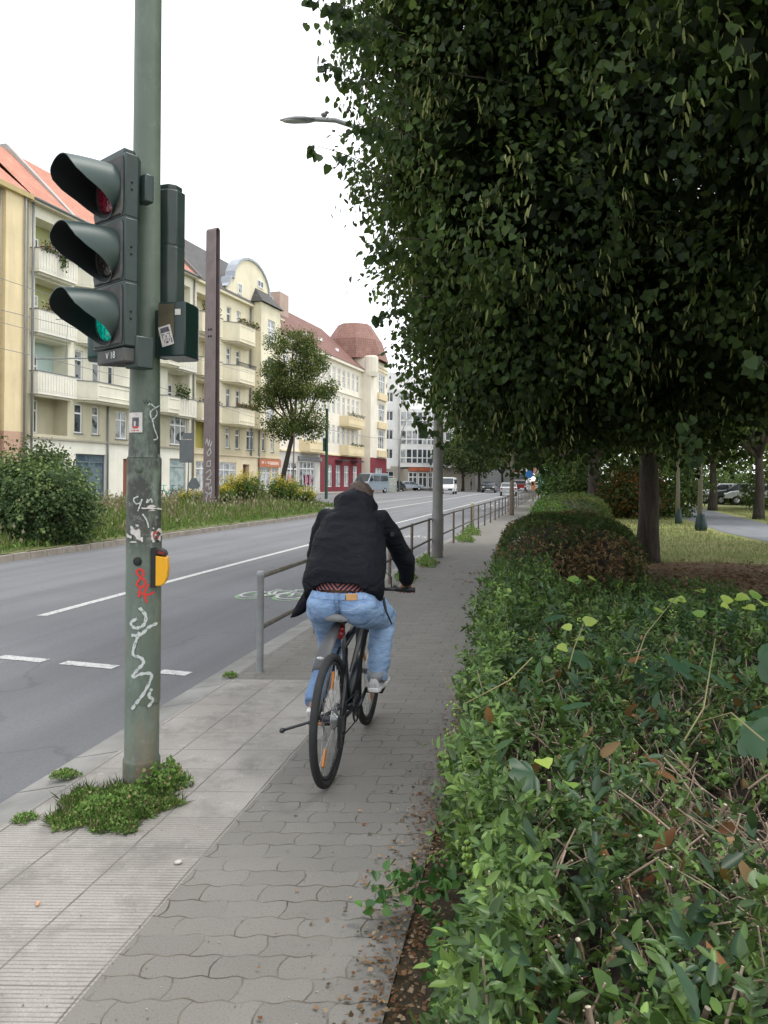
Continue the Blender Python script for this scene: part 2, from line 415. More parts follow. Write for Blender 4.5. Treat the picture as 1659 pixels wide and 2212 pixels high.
# planting bed, lawn, path
strip('planting_bed', -6, 45, HB, lambda Y: R(Y) + 6.8, -.01, M_soil, 1, 3)
def mulch():
    t = NT('mulch'); v = t.coord()
    c = t.ramp(t.noise(45, v, 5, .8), [(.3, (.11, .07, .04)), (.5, (.26, .165, .095)), (.7, (.38, .29, .17))])
    return t.base(c, .95, 0, t.bump(t.noise(60, v, 4, .8), .9, .03))
M_mulch = mulch()
strip('lawn', -6, 120, lambda Y: R(Y) + 4.0 if Y > 14.5 else R(Y) + 6.8, lambda Y: R(Y) + 60, -.004, M_lawn, 1.5, 10)
m = MB()
cx, cy = 6.4, 13.0
ring = [Vector((cx + (3.4 + .5 * math.sin(3 * a)) * math.cos(a), cy + (2.2 + .3 * math.sin(5 * a)) * math.sin(a), .004)) for a in [k * 2 * PI / 40 for k in range(40)]]
m.add(ring, [tuple(range(40))]); o = m.build('mulch_ground', M_mulch); o['kind'] = 'structure'
M_path = paint('path_asphalt', (.20, .21, .225), .9, .15, 1.5, bump=.3, bscale=90)
pp = [G(1800, 1178), G(1659, 1152), G(1560, 1125), G(1480, 1102), G(1440, 1088)]
m = MB(); N = len(pp)
for i in range(N - 1):
    a, b = pp[i], pp[i + 1]; wd = 1.35
    def off(k):
        tdir = (pp[min(k + 1, N - 1)] - pp[max(k - 1, 0)]).normalized(); return Vector((-tdir.y, tdir.x, 0)) * wd
    z = Vector((0, 0, .006))
    m.quad(a - off(i) + z, a + off(i) + z, b + off(i + 1) + z, b - off(i + 1) + z)
o = m.build('park_path', M_path); o['kind'] = 'structure'

# ================================================================ road markings
def marking(name):
    t = NT(name); v = t.coord(); n = t.noise(28, v, 5, .75)
    c = t.mix(t.ramp(n, [(.38, (.85, .85, .85)), (.52, (0, 0, 0))]), (.58, .58, .56), (.2, .2, .2))
    return t.base(c, .7)
M_mark = marking('road_paint')
M_green = paint('green_bike_paint', (.22, .33, .2), .8, .3, 30)
ZM = ZR + .004
def curve_line(m, off, ya, yb, wd=.12, step=1.0, wob=0):
    Y = ya
    while Y < yb - 1e-6:
        Y2 = min(Y + step, yb)
        m.quad((R(Y) + off - wd / 2, Y, ZM), (R(Y) + off + wd / 2, Y, ZM), (R(Y2) + off + wd / 2, Y2, ZM), (R(Y2) + off - wd / 2, Y2, ZM)); Y = Y2
m = MB(); curve_line(m, -3.62, 9.1, 130, .13); curve_line(m, -7.35, 33, 130, .14)
curve_line(m, -10.6, 52, 150, .14)
for k in range(14): curve_line(m, -1.9, 44 + k * 5, 46.4 + k * 5, .12)
a = G(0, 1421, ZM); b = G(408, 1458, ZM)
def xdash(p, q, wd=.13):
    p, q = Vector(p), Vector(q); n = Vector((-(q - p).y, (q - p).x, 0)).normalized() * wd / 2; m.quad(p - n, q - n, q + n, p + n)
dr = (b - a); 
for x0, x1 in ((-150, -50), (0, 98), (137, 250), (345, 408)):
    xdash(G(x0, 1409 + .109 * (x0 + 120) if x0 < 0 else 1418 + .092 * x0, ZM), G(x1, 1409 + .109 * (x1 + 120) if x1 < 0 else 1418 + .092 * x1, ZM))
o = m.build('road_markings', M_mark); o['kind'] = 'structure'
def bike_mark(c, sx, sy, mat, z=ZM, wd=.045, name='bicycle_marking'):
    m = MB(); sl = .2
    def P(u, v): return Vector((c[0] + u * sx + v * sy * sl, c[1] + v * sy - u * sx * sl, z))
    def seg(p, q):
        p, q = P(*p), P(*q); n = Vector((-(q - p).y, (q - p).x, 0)).normalized() * wd / 2; m.quad(p - n, q - n, q + n, p + n)
    for cx_ in (-.28, .28):
        for k in range(20):
            a0, a1 = k * PI / 10, (k + 1) * PI / 10
            seg((cx_ + .2 * math.cos(a0), .0 + .32 * math.sin(a0)), (cx_ + .2 * math.cos(a1), .32 * math.sin(a1)))
    for p, q in (((-.28, 0), (-.1, .5)), ((-.1, .5), (.2, .5)), ((.2, .5), (.28, 0)), ((-.1, .5), (0, 0)), ((0, 0), (-.28, 0)), ((0, 0), (.2, .5)), ((.2, .5), (.17, .68)), ((.17, .68), (.28, .68)), ((-.16, .6), (-.04, .6))): seg(p, q)
    return m.build(name, mat)
g = bike_mark(G(590, 1285, ZM), .95, .85, M_mark); g['kind'] = 'structure'
g = bike_mark(G(584, 1288, ZM), .97, .89, M_green, ZM - .0015, .07, 'bicycle_marking_edge'); g['kind'] = 'structure'
g = bike_mark(G(885, 1160, ZM), .95, .95, M_mark); g['kind'] = 'structure'

# ================================================================ median
K = lambda Y: R(Y) - 8.2
ZK = ZR + .13
M_kerb = paint('kerb_granite', (.3, .27, .23), .85, .2, 5, bump=.4, bscale=70, dirt=((.12, .1, .075), .5))
pts = [(K(y), y) for y in np.arange(-10, 37.1, .5)] + [(K(37) - .25, 38.4), (K(37) - .9, 39.6), (K(37) - 2.2, 41), (-4.6, 46), (-5.6, 54), (-7.2, 62), (-9.5, 68)]
lft = [(-12.6, 64), (-13.6, 52), (-15.5, 40), (-18.8, 25), (-21.5, 10), (-25, -10)]
m = MB(); m.add([(x - .02, y, ZK + .01) for x, y in pts] + [(x, y, ZK + .01) for x, y in lft], [tuple(range(len(pts) + len(lft)))])
o = m.build('median_verge', M_turf); o['kind'] = 'structure'
m = MB()
for i in range(len(pts) - 1):
    a, b = Vector((*pts[i], 0)), Vector((*pts[i + 1], 0)); tdir = (b - a).normalized(); n = Vector((tdir.y, -tdir.x, 0)) * .13
    g = .008; a2, b2 = a + tdir * g, b - tdir * g; dz = rnd.uniform(-.006, .006)
    top = [a2 + Vector((0, 0, ZK + dz)), b2 + Vector((0, 0, ZK + dz)), b2 + n * .9 + Vector((0, 0, ZK + dz)), a2 + n * .9 + Vector((0, 0, ZK + dz))]
    m.quad(*top); lo = [Vector((p.x, p.y, ZR - .02)) for p in (b2 + n, a2 + n)]
    m.quad(top[3], top[2], lo[0], lo[1])
    m.quad(top[0] , top[3], lo[1], Vector((a2.x, a2.y, ZR))); m.quad(top[1], top[2], lo[0], Vector((b2.x, b2.y, ZR)))
o = m.build('median_kerb', M_kerb); o['kind'] = 'structure'
# far pavement in front of the houses
strip('far_pavement', -12, 420, lambda Y: FX(Y) - 1.5, lambda Y: FX(Y) + 3.2, .07, paint('far_paving', (.27, .26, .24), .9, .15, 2), 4, 1)
m = MB()
for i in range(108):
    Y, Y2 = -12 + i * 4, -8 + i * 4
    m.quad((FX(Y) + 3.2, Y, .07), (FX(Y) + 3.35, Y, .07), (FX(Y2) + 3.35, Y2, .07), (FX(Y2) + 3.2, Y2, .07)); m.quad((FX(Y) + 3.35, Y, .07), (FX(Y) + 3.35, Y, ZR), (FX(Y2) + 3.35, Y2, ZR), (FX(Y2) + 3.35, Y2, .07))
o = m.build('far_kerb', M_kerb); o['kind'] = 'structure'
# ================================================================ traffic light in the foreground
PC = Vector((-1.27, 4.02, 0))
def polemat():
    t = NT('green_pole_paint'); v = t.coord(); s = t.sep(v)
    c = t.ramp(t.noise(3, v, 5), [(.3, (.12, .16, .122)), (.7, (.165, .21, .165))])
    low = t.math('SUBTRACT', 1, t.math('DIVIDE', s[2], 1.9), clamp=True)
    dn = t.noise(9, t.scale(v, (1, 1, .5)), 8, .7)
    dm = t.math('MULTIPLY', t.ramp(dn, [(.42, (0, 0, 0)), (.62, (1, 1, 1))]), t.ramp(s[2], [(.0, (.75, .75, .75)), (.3, (.35, .35, .35)), (.6, (.9, .9, .9)), (.8, (.8, .8, .8)), (1, (.25, .25, .25))]))
    z2 = t.math('DIVIDE', s[2], 2.2)
    band = t.ramp(z2, [(0, (.7, .7, .7)), (.1, (.3, .3, .3)), (.55, (.35, .35, .35)), (.6, (1, 1, 1)), (.8, (1, 1, 1)), (.9, (.5, .5, .5)), (1, (.2, .2, .2))])
    c = t.mix(t.math('MULTIPLY', t.ramp(dn, [(.38, (0, 0, 0)), (.52, (1, 1, 1))]), band), c, (.045, .05, .045))
    rust = t.math('MULTIPLY', t.ramp(t.noise(5, t.scale(v, (1, 1, .25)), 6, .7), [(.45, (0, 0, 0)), (.7, (.8, .8, .8))]), low)
    c = t.mix(rust, c, (.2, .13, .07))
    lt = t.math('MULTIPLY', t.ramp(t.noise(13, v, 7, .75), [(.56, (0, 0, 0)), (.66, (.6, .6, .6))]), band)
    c = t.mix(lt, c, (.33, .36, .33))
    return t.base(c, .5, 0, t.bump(t.noise(80, v, 4), .25, .003))
M_pole = polemat()
M_dg = paint('dark_green_housing', (.028, .048, .044), .42, .2, 8, bump=.1, dirt=((.09, .09, .08), .35))
M_face = paint('weathered_face', (.075, .078, .075), .75, .3, 9, bump=.3, dirt=((.17, .155, .14), .7))
M_blk = paint('black_rubber', (.012, .012, .013), .6, .2, 10, bump=.1)
M_inner = paint('visor_inside', (.008, .012, .014), .7, .1)
M_visor = paint('visor_paint', (.045, .075, .07), .5, .12, 5, bump=.08, dirt=((.1, .11, .1), .3))
def lensmat(name, c, em):
    t = NT(name); v = t.coord()
    vo = t.node('ShaderNodeTexVoronoi'); vo.inputs['Scale'].default_value = 55; t.L.new(v, vo.inputs['Vector'])
    cc = t.mix(t.ramp(vo.outputs[0], [(.2, (0, 0, 0)), (.6, (1, 1, 1))]), tuple(q * 1.3 for q in c), tuple(q * .5 for q in c))
    t.base(cc, .22, 0, t.bump(vo.outputs[0], .5, .004))
    if em: t.L.new(cc, t.b.inputs['Emission Color']); t.b.inputs['Emission Strength'].default_value = em
    return t.m
M_red, M_amb, M_grn = lensmat('red_lens', (.16, .012, .028), 0.1), lensmat('amber_lens', (.05, .04, .035), 0), lensmat('green_lens', (.0, .33, .24), .65)
M_galv = paint('galvanised_steel', (.3, .31, .31), .5, .15, 12, metal=.3, bump=.1)
M_white = paint('white_plastic', (.72, .72, .7), .5, .05, 20, bump=0)

tl = empty('traffic_light', PC, 0, 'dark green traffic light on a thick green pole covered in graffiti, lowest lamp lit green', 'traffic light')
prof = [(.096, -.05), (.096, .125), (.094, .14), (.0885, .15), (.0885, 1.72), (.0885, 1.722)]
MB().lathe([(.0885, 1.724), (.082, 1.73), (.0805, 1.75), (.076, 2.3), (.0705, 3.1), (.068, 4.4), (.060, 8.6), (.0, 8.62)], 40, cap=False).build('pole', M_pole, tl, True, angle=50)
MB().lathe(prof, 40).build('pole_base', M_pole, tl, True, angle=50)
# hatch in the base
def cyl(a, z, r=.0888, off=.0):      # point on the pole surface; a = metres to the right along the surface as the camera sees it
    th = a / r; base = math.atan2(0 - PC.y, 0 - PC.x)   # towards the camera
    ang = base + th
    return Vector((math.cos(ang) * (r + off), math.sin(ang) * (r + off), z))
m = MB(); NA = 16
for i in range(NA):
    a0, a1 = -.01 + .19 * i / NA, -.01 + .19 * (i + 1) / NA
    m.quad(cyl(a0, .44, off=.004), cyl(a1, .44, off=.004), cyl(a1, 1.32, off=.004), cyl(a0, 1.32, off=.004))
    m.quad(cyl(a0, .44, off=.004), cyl(a1, .44, off=.004), cyl(a1, .437, off=-.002), cyl(a0, .437, off=-.002))
    m.quad(cyl(a0, 1.32, off=.004), cyl(a1, 1.32, off=.004), cyl(a1, 1.323, off=-.002), cyl(a0, 1.323, off=-.002))
m.quad(cyl(-.01, .44, off=.004), cyl(-.01, 1.32, off=.004), cyl(-.013, 1.32, off=-.002), cyl(-.013, .44, off=-.002))
m.build('hatch', M_pole, tl, True, angle=40)
# bolts
for (a, z) in ((-.026, 1.665), (-.029, 1.185)):
    p = cyl(a, z); n = Vector((p.x, p.y, 0)).normalized(); q = n.to_track_quat('Z', 'Y').to_matrix().to_4x4()
    m = MB(); m.lathe([(.023, -.004), (.023, .004), (.017, .005), (.016, .014), (.0, .016)], 20, Matrix.Translation(p) @ q)
    m.build('bolt', M_blk if z < 1.3 else paint('bolt_green', (.1, .12, .09), .4, .2, 30, metal=.3), tl, True, angle=35)
p = cyl(.074, 1.29, off=.003); MB().ell(p, (.007, .007, .007), 8, 6).build('bolt', M_blk, tl, True)
# painted scrawls: ribbons following the pole surface
def scrawl(strokes, wd, mat, name='graffiti', r=.0888, off=.0054, jitter=0):
    m = MB()
    for st in strokes:
        pts = []
        for i in range(len(st) - 1):           # catmull-rom
            p0, p1, p2, p3 = st[max(i - 1, 0)], st[i], st[i + 1], st[min(i + 2, len(st) - 1)]
            for k in range(6):
                t_ = k / 6; f = lambda j: .5 * (2 * p1[j] + (p2[j] - p0[j]) * t_ + (2 * p0[j] - 5 * p1[j] + 4 * p2[j] - p3[j]) * t_ ** 2 + (3 * p1[j] - p0[j] - 3 * p2[j] + p3[j]) * t_ ** 3)
                pts.append(Vector((f(0), f(1))))
        pts.append(Vector(st[-1]))
        L = []
        for i, p in enumerate(pts):
            d = pts[min(i + 1, len(pts) - 1)] - pts[max(i - 1, 0)]; d = d.normalized() if d.length > 1e-9 else Vector((1, 0))
            w2 = wd / 2 * (1 + .25 * math.sin(i * 1.7)); n = Vector((-d.y, d.x)) * w2
            L.append((cyl(*(p + n), r, off), cyl(*(p - n), r, off)))
        for i in range(len(L) - 1): m.quad(L[i][0], L[i][1], L[i + 1][1], L[i + 1][0])
    return m.build(name, mat, tl)
def inkmat(name, c, thr=.45):
    t = NT(name); v = t.coord(); c2 = t.mix(t.ramp(t.noise(60, v, 5, .8), [(thr - .08, (1, 1, 1)), (thr + .05, (0, 0, 0))]), c, (.11, .15, .12))
    return t.base(c2, .6)
M_ri, M_wi, M_bi = inkmat('red_ink', (.62, .035, .03), .22), inkmat('white_ink', (.55, .58, .56), .43), inkmat('black_ink', (.02, .025, .025), .4)
# pixel helper: photo position -> (arc, height) on the pole
def pa(x, y):
    cxp = 308.5 + (1705 - y) * .0035; rr = 36.2; s_ = max(-.97, min(.97, (x - cxp) / rr))
    return (math.asin(s_) * .0888, HE - ray(x, y)[1] * (3.935))
def PL(*xy): return [pa(*q) for q in xy]
scrawl([PL((307, 1249), (297, 1236), (304, 1229), (311, 1238), (304, 1250), (298, 1262), (308, 1268), (314, 1256), (306, 1248)), PL((305, 1268), (302, 1290)), PL((320, 1262), (313, 1280), (317, 1302)), PL((300, 1278), (318, 1285), (332, 1280))], .011, M_ri)
scrawl([PL((303, 1312), (315, 1330), (311, 1350), (295, 1356), (287, 1345), (300, 1335)), PL((288, 1372), (306, 1370), (322, 1355), (338, 1350)), PL((304, 1365), (298, 1380), (291, 1412), (306, 1420), (311, 1432), (298, 1448), (291, 1462), (309, 1455), (327, 1460), (316, 1490), (300, 1515), (289, 1532)), PL((327, 1490), (322, 1505), (330, 1515), (320, 1528))], .015, M_wi)
scrawl([PL((318, 875), (322, 872), (331, 880), (335, 893), (326, 905), (322, 890), (332, 880), (342, 872)), PL((326, 905), (330, 925), (336, 945), (328, 950))], .006, M_wi)
scrawl([PL((309, 864), (311, 872), (315, 864), (317, 872), (321, 865), (323, 874))], .003, M_bi)
scrawl([PL((300, 1072), (291, 1078), (296, 1088), (306, 1085)), PL((307, 1078), (303, 1092), (299, 1104)), PL((318, 1078), (316, 1086), (324, 1078), (326, 1086)), PL((308, 1110), (316, 1124), (320, 1140))], .007, M_wi)
# torn stickers
def sticker(x0, y0, x1, y1, mats, off=.0058, name='sticker', fn=None, n=12):
    m = MB()
    for i in range(n):
        for j in range(n):
            if fn and not fn(i / n, j / n): continue
            xa, xb = x0 + (x1 - x0) * i / n, x0 + (x1 - x0) * (i + 1) / n; ya, yb = y0 + (y1 - y0) * j / n, y0 + (y1 - y0) * (j + 1) / n
            mi = 0
            if len(mats) > 1:
                u, v = (i + .5) / n, (j + .5) / n
                mi = 1 if stick_pic(u, v) else 0
                if len(mats) > 2 and mi and v > .7: mi = 2
            m.quad(*[cyl(*pa(*q), .0888 if ya > 1000 else .0815, off) for q in ((xa, ya), (xb, ya), (xb, yb), (xa, yb))], mi)
    return m.build(name, mats, tl)
def stick_pic(u, v): return (.25 < v < .8 and abs(u - .5) < .28 * (1 - abs(v - .5))) and not (abs(u - .45) < .07 and .45 < v < .7) or (.88 < v < .93 and .2 < u < .8 and int(u * 12) % 3)
M_stk = paint('sticker_paper', (.62, .58, .55), .6, .15, 40, bump=0)
M_stk2 = paint('sticker_print', (.1, .09, .11), .6, .4, 60, bump=0)
M_stk3 = paint('sticker_print_red', (.45, .07, .06), .6, .3, 60, bump=0)
sticker(281, 891, 307, 934, [M_stk, M_stk2, M_stk3], n=16)
def torn(s0):
    from mathutils import noise as NZ_
    return lambda u, v: NZ_.noise(Vector((u * 3.3 + s0 * 7.1, v * 3.3, s0))) * .8 + .22 > abs(u - .5) * .5 + abs(v - .5) * .5
sticker(306, 1091, 348, 1104, [M_stk], fn=torn(1), n=26)
sticker(278, 1133, 309, 1172, [M_stk], fn=torn(3), n=26)
sticker(322, 1140, 347, 1172, [M_stk, M_stk3], fn=torn(8), n=26)
# main three lamp head
rz = math.radians(-40.9)
FC = Vector((-1.387, 3.80, 0)) - PC; FC.z = 0
HM = Matrix.Translation(FC) @ Matrix.Rotation(rz, 4, 'Z')
hz = [2.262, 2.579, 2.896, 3.213]
def head(parent, M, hz, w, dep, mats, front=M_face, body=M_dg):
    m = MB(); cham = .035
    prof = [(-w / 2, 0), (w / 2, 0), (w / 2, dep * .62), (w / 2 - .05, dep), (-w / 2 + .05, dep), (-w / 2, dep * .62)]
    for i in range(len(hz) - 1):
        z0, z1 = hz[i] + .003, hz[i + 1] - .003
        m.prism(prof, z0, z1, 'z', M)
    m.prism([(x * .985, y * .96 + .003) for x, y in prof], hz[0] + .001, hz[-1] - .001, 'z', M)
    # domed cap and foot
    m.prism([(x * .8, y * .8 + .01) for x, y in prof], hz[-1] - .002, hz[-1] + .03, 'z', M)
    h = m.build('signal_head', body, parent, True, bevel=.006)
    return h
hd = head(tl, HM, hz, .30, .115, None)
for i in range(3):
    zc = (hz[i] + hz[i + 1]) / 2; r = .118; Lc = Matrix.Translation((0, 0, zc))
    # face plate with ring
    m = MB(); n = 40; w2 = .136; hh = (hz[1] - hz[0]) / 2 - .012
    sq = []
    for k in range(n):
        a = 2 * PI * k / n + PI / n; c_, s_ = math.cos(a), math.sin(a); q = min(w2 / max(abs(c_), 1e-6), hh / max(abs(s_), 1e-6)); sq.append((q * c_, q * s_))
    o1 = [HM @ Lc @ Vector((x, -.002, z)) for x, z in sq]; o2 = [HM @ Lc @ Vector((x * .96, -.012, z * .96)) for x, z in sq]
    o3 = [HM @ Lc @ Vector((r * 1.04 * math.cos(2 * PI * k / n + PI / n), -.008, r * 1.04 * math.sin(2 * PI * k / n + PI / n))) for k in range(n)]
    o4 = [HM @ Lc @ Vector((r * math.cos(2 * PI * k / n + PI / n), .01, r * math.sin(2 * PI * k / n + PI / n))) for k in range(n)]
    m.rings([o1, o2, o3, o4], False); m.build('face_plate', M_face, hd, True, angle=30)
    # lens, slightly domed
    m = MB(); rr = []
    for q in (1, .85, .6, .3, .02): rr.append([HM @ Lc @ Vector((r * q * math.cos(2 * PI * k / n), -.0 - .018 * (1 - q * q), r * q * math.sin(2 * PI * k / n))) for k in range(n)])
    m.rings(rr, True); m.build('lens', (M_grn, M_amb, M_red)[i], hd, True)['label'] = ('green lamp lens, lit', 'dark amber lamp lens', 'dull red lamp lens')[i]
    # visor: open tunnel, long at the top, cut away below, drooping
    m = MB(); ns, nl = 44, 8; out = []; inn = []
    for j in range(nl + 1):
        ro, ri = [], []
        for k in range(ns + 1):
            a = math.radians(-89 + 358 * k / ns)      # starts lower right, over the top, to lower left
            top = (math.sin(a) + 1) / 2
            Lk = .248 * float(np.interp(math.sin(a), [-1, -.95, -.7, -.3, 0, .3, .6], [.02, .03, .10, .38, .70, .92, 1]))
            q = j / nl; y = -.008 - Lk * q
            dz = -.022 * q * q
            for arr, rr_ in ((ro, r * 1.055), (ri, r * 1.02)):
                arr.append(HM @ Lc @ Vector((math.cos(a) * rr_, y, math.sin(a) * rr_ + dz)))
        out.append(ro); inn.append(ri)
    m.rings(out, False, 0, closed=False); m.rings([list(x) for x in inn], False, 1, closed=False)
    m.rings([out[-1], inn[-1]], False, 0, closed=False)
    for e in (0, -1): m.rings([[o_[e] for o_ in out], [o_[e] for o_ in inn]], False, 0, closed=False)
    m.build('visor', [M_visor, M_inner], hd, True, angle=50)
    # clips on the side
    for dz in (.015, -.02): MB().ell(HM @ Vector((.151, .035, zc + dz)), (.006, .006, .007), 8, 6).build('clip', M_blk, hd, True)
# foot with the number plate
m = MB(); m.prism([(-.11, .0), (.145, .0), (.145, .1), (.09, .15), (-.05, .12)], hz[0] - .075, hz[0] - .004, 'z', HM)
ft = m.build('lower_bracket', M_face, tl, True, bevel=.008)
m = MB(); m.prism([(.07, .05), (.16, .06), (.16, .16), (.09, .15)], hz[0] - .1, hz[0] + .06, 'z', HM)
m.build('bracket', M_dg, tl, True, bevel=.008)
m = MB(); m.prism([(.08, .1), (.165, .1), (.165, .15), (.1, .15)], hz[-1] - .22, hz[-1] - .08, 'z', HM); m.build('bracket', M_dg, tl, True, bevel=.008)
def text(body, size, mat, M, name='lettering', parent=None, extrude=.0006, bold=False):
    cu = bpy.data.curves.new(name, 'FONT'); cu.body = body; cu.size = size; cu.extrude = extrude; cu.align_x = 'CENTER'; cu.align_y = 'CENTER'
    o = bpy.data.objects.new(name, cu); col.objects.link(o)
    dg = bpy.context.evaluated_depsgraph_get(); dg.update(); me = bpy.data.meshes.new_from_object(o.evaluated_get(dg))
    bpy.data.objects.remove(o); me.materials.clear(); me.materials.append(mat); me.transform(M)
    o = bpy.data.objects.new(name, me); col.objects.link(o)
    if parent: o.parent = parent
    return o
TX = Matrix.Rotation(PI / 2, 4, 'X')
text('V 18', .048, M_white, HM @ Matrix.Translation((.03, -.004, hz[0] - .038)) @ TX, parent=tl)
# second head seen from behind, right of the pole, and the two square boxes
hz2 = [2.555, 2.87, 3.175]
HM2 = Matrix.Translation(Vector((-1.2, 4.19, 0)) - PC) @ Matrix.Rotation(math.radians(205), 4, 'Z')
head(tl, HM2, hz2, .15, .12, None)['label'] = 'dark housing seen from behind, right of the pole'
def sbox(M, z0, z1, w, d, name='pedestrian_signal'):
    m = MB(); pr = []
    for k in range(9):
        a = k * PI / 2 / 8; pr.append((w / 2 - .05 + .05 * math.sin(a), d - .12 + .12 * math.cos(a)))
    poly = [(-w / 2, 0), (w / 2, 0)] + pr[::-1] + [(-w / 2, d)]
    m.prism(poly, z0, z1, 'z', M)
    return m.build(name, paint('glossy_dark_green', (.012, .03, .026), .22, .15, 4, bump=0), tl, True, bevel=.007)
BM = Matrix.Translation(Vector((-1.098, 3.90, 0)) - PC) @ Matrix.Rotation(math.radians(-14), 4, 'Z')
bx = sbox(BM, 2.245, 2.525, .155, .21)
m = MB(); m.box(-.075, .015, -.003, .0, 2.35, 2.515, 0, BM); m.build('dull_panel', paint('olive_grime', (.075, .065, .035), .6, .3, 9), bx)
SM = BM @ Matrix.Translation((-.028, -.0045, 2.35)) @ Matrix.Rotation(math.radians(-14), 4, 'Y')
m = MB(); m.box(-.034, .034, -.001, .001, -.052, .052, 0, SM); stk = m.build('sticker', M_stk, bx)
m = MB()
for (x, z, w_, h_) in ((0, .034, .048, .018), (0, .022, .054, .008), (-.012, .008, .012, .003), (.012, .008, .012, .003), (0, -.004, .006, .012), (0, -.018, .02, .003), (-.021, -.002, .003, .03), (.021, -.002, .003, .03), (0, -.034, .012, .012), (.026, -.03, .006, .024), (-.014, -.026, .003, .014), (.014, -.026, .003, .014)):
    m.box(x - w_ / 2, x + w_ / 2, -.0024, -.001, z - h_ / 2, z + h_ / 2, 0, SM)
m.build('sticker_drawing', M_stk2, stk)
m = MB(); m.box(.02, .052, -.0035, -.002, 2.455, 2.485, 0, BM); m.build('label_plate', M_stk, bx)
m = MB(); m.box(-.13, -.07, .05, .15, 2.25, 2.5, 0, BM); m.build('bracket', M_dg, tl, True, bevel=.006)
BM3 = Matrix.Translation(Vector((-1.47, 4.02, 0)) - PC) @ Matrix.Rotation(math.radians(20), 4, 'Z')
m = MB(); m.prism([(-.10, .02), (-.06, -.02), (.03, -.035), (.10, 0), (.10, .16), (-.10, .16)], 2.245, 2.5, 'z', BM3); m.build('pedestrian_signal', paint('teal_housing', (.02, .07, .06), .45, .2, 6), tl, True, bevel=.012)
# push button box
m = MB(); prof = [(0, 0), (.028, .0), (.05, .012), (.063, .05), (.066, .1), (.06, .15), (.045, .18), (.02, .19), (0, .19)]
BB = Matrix.Translation((.083, -.075, 1.055)) @ Matrix.Rotation(math.radians(8), 4, 'Z')
m.prism([(x, z) for x, z in prof if z <= .16] + [(.0, .16)], 0, .085, 'y', BB)
pb = m.build('push_button_box', paint('yellow_plastic', (.78, .38, .01), .35, .06, 10, bump=0), tl, True, bevel=.006)
m = MB(); m.prism([(0, .165), (.058, .157), (.05, .178), (.03, .192), (0, .196)], -.001, .086, 'y', BB); m.build('button_cap', M_blk, pb, True, bevel=.004)
m = MB(); m.prism([(.016, .171), (.05, .163), (.042, .177), (.02, .186)], -.003, .088, 'y', BB); m.build('red_indicator', paint('dark_red', (.28, .02, .015), .3), pb)
m = MB(); m.box(-.02, .004, 0, .095, -.006, .2, 0, BB); m.build('back_plate', M_blk, pb)

# ================================================================ railing
M_rail = paint('rusty_rail', (.13, .125, .105), .6, .3, 14, metal=.2, bump=.3, bscale=60, dirt=((.16, .10, .05), .6))
M_rpost = paint('brown_post', (.15, .115, .085), .7, .25, 10, bump=.3, dirt=((.07, .06, .05), .4))
ry = [6.36, 7.95]
while ry[-1] < 88: ry.append(ry[-1] + 1.93)
rl = empty('railing', (R(ry[0]), ry[0], 0), 0, 'long brown steel tube railing along the kerb with two rails', 'railing')
ro = Vector(rl.location)
def rp(Y, z): return Vector((R(Y), Y, z)) - ro
for z, nm in ((.80, 'top_rail'), (.37, 'mid_rail')):
    MB().tube([rp(ry[0] + (ry[-1] - ry[0]) * k / 90, z) for k in range(91)], .0215, 10).build(nm, M_rail, rl, True)
for i, Y in enumerate(ry):
    m = MB()
    if i == 0:
        m.lathe([(.03, -.02), (.03, .80), (.034, .805), (.034, .83), (.028, .845), (0, .848)], 16, Matrix.Translation(rp(Y, 0)))
        props(m.build('post', M_galv, rl, True, angle=40), 'pale galvanised end post')
    else:
        m.lathe([(.026, -.02), (.026, .81), (.02, .83), (0, .835)], 10, Matrix.Translation(rp(Y, 0))); m.build('post', M_rpost, rl, True, angle=40)

# ================================================================ lamp posts
M_lamp = paint('grey_lamp_paint', (.2, .195, .185), .6, .15, 4, bump=.2, dirt=((.1, .085, .07), .5))
M_lhead = paint('lamp_head_grey', (.35, .36, .37), .4, .1, 8)
lp = empty('street_lamp', (1.13, 15.9, 0), 0, 'grey street lamp at the railing, its curved arm reaching over the road', 'street lamp')
MB().lathe([(.118, -.05), (.118, .9), (.115, .93), (.108, 1.0), (.105, 2.4), (.09, 5), (.075, 7.0)], 20).build('pole', M_lamp, lp, True, angle=50)
MB().torus((0, 0, 2.32), .107, .012, 'z', 24, 6).build('band', M_galv, lp, True)
arm = [D(945, 340, 15.9), D(935, 332, 15.9), D(900, 322, 15.9), D(862, 318, 15.9), D(825, 306, 15.9), D(770, 275, 15.9), D(725, 260, 15.9), D(670, 257, 15.9)]
o_ = Vector(lp.location); arm = [Vector((0, 0, 7.0)), Vector((-.02, 0, 7.7))] + [p - o_ for p in arm[2:]]
MB().tube(arm, [.075, .07, .06, .055, .052, .05, .05, .05], 12).build('arm', M_galv, lp, True)
hp = D(642, 260, 15.9) - o_
m = MB(); pr = []
rings = []
for q in range(11):
    x = -.36 + .72 * q / 10; wv = .13 * math.sin(PI * min(1, (q + .7) / 6.5) / 2) * (1 if q < 9 else .8 - .2 * (q - 9)); hv = .055 * math.sin(PI * (q + .6) / 11.4) + .012
    rings.append([hp + Vector((x, math.cos(a) * wv, max(-.35, math.sin(a)) * hv + .05 * (x + .36) * .3)) for a in [k * PI / 8 for k in range(16)]])
m.rings(rings); lh = m.build('lamp_head', M_lhead, lp, True)
m = MB(); m.ell(hp + Vector((-.06, 0, -.022)), (.26, .1, .03), 16, 8); m.build('lens', paint('lamp_glass', (.5, .52, .5), .25, .05), lh, True)
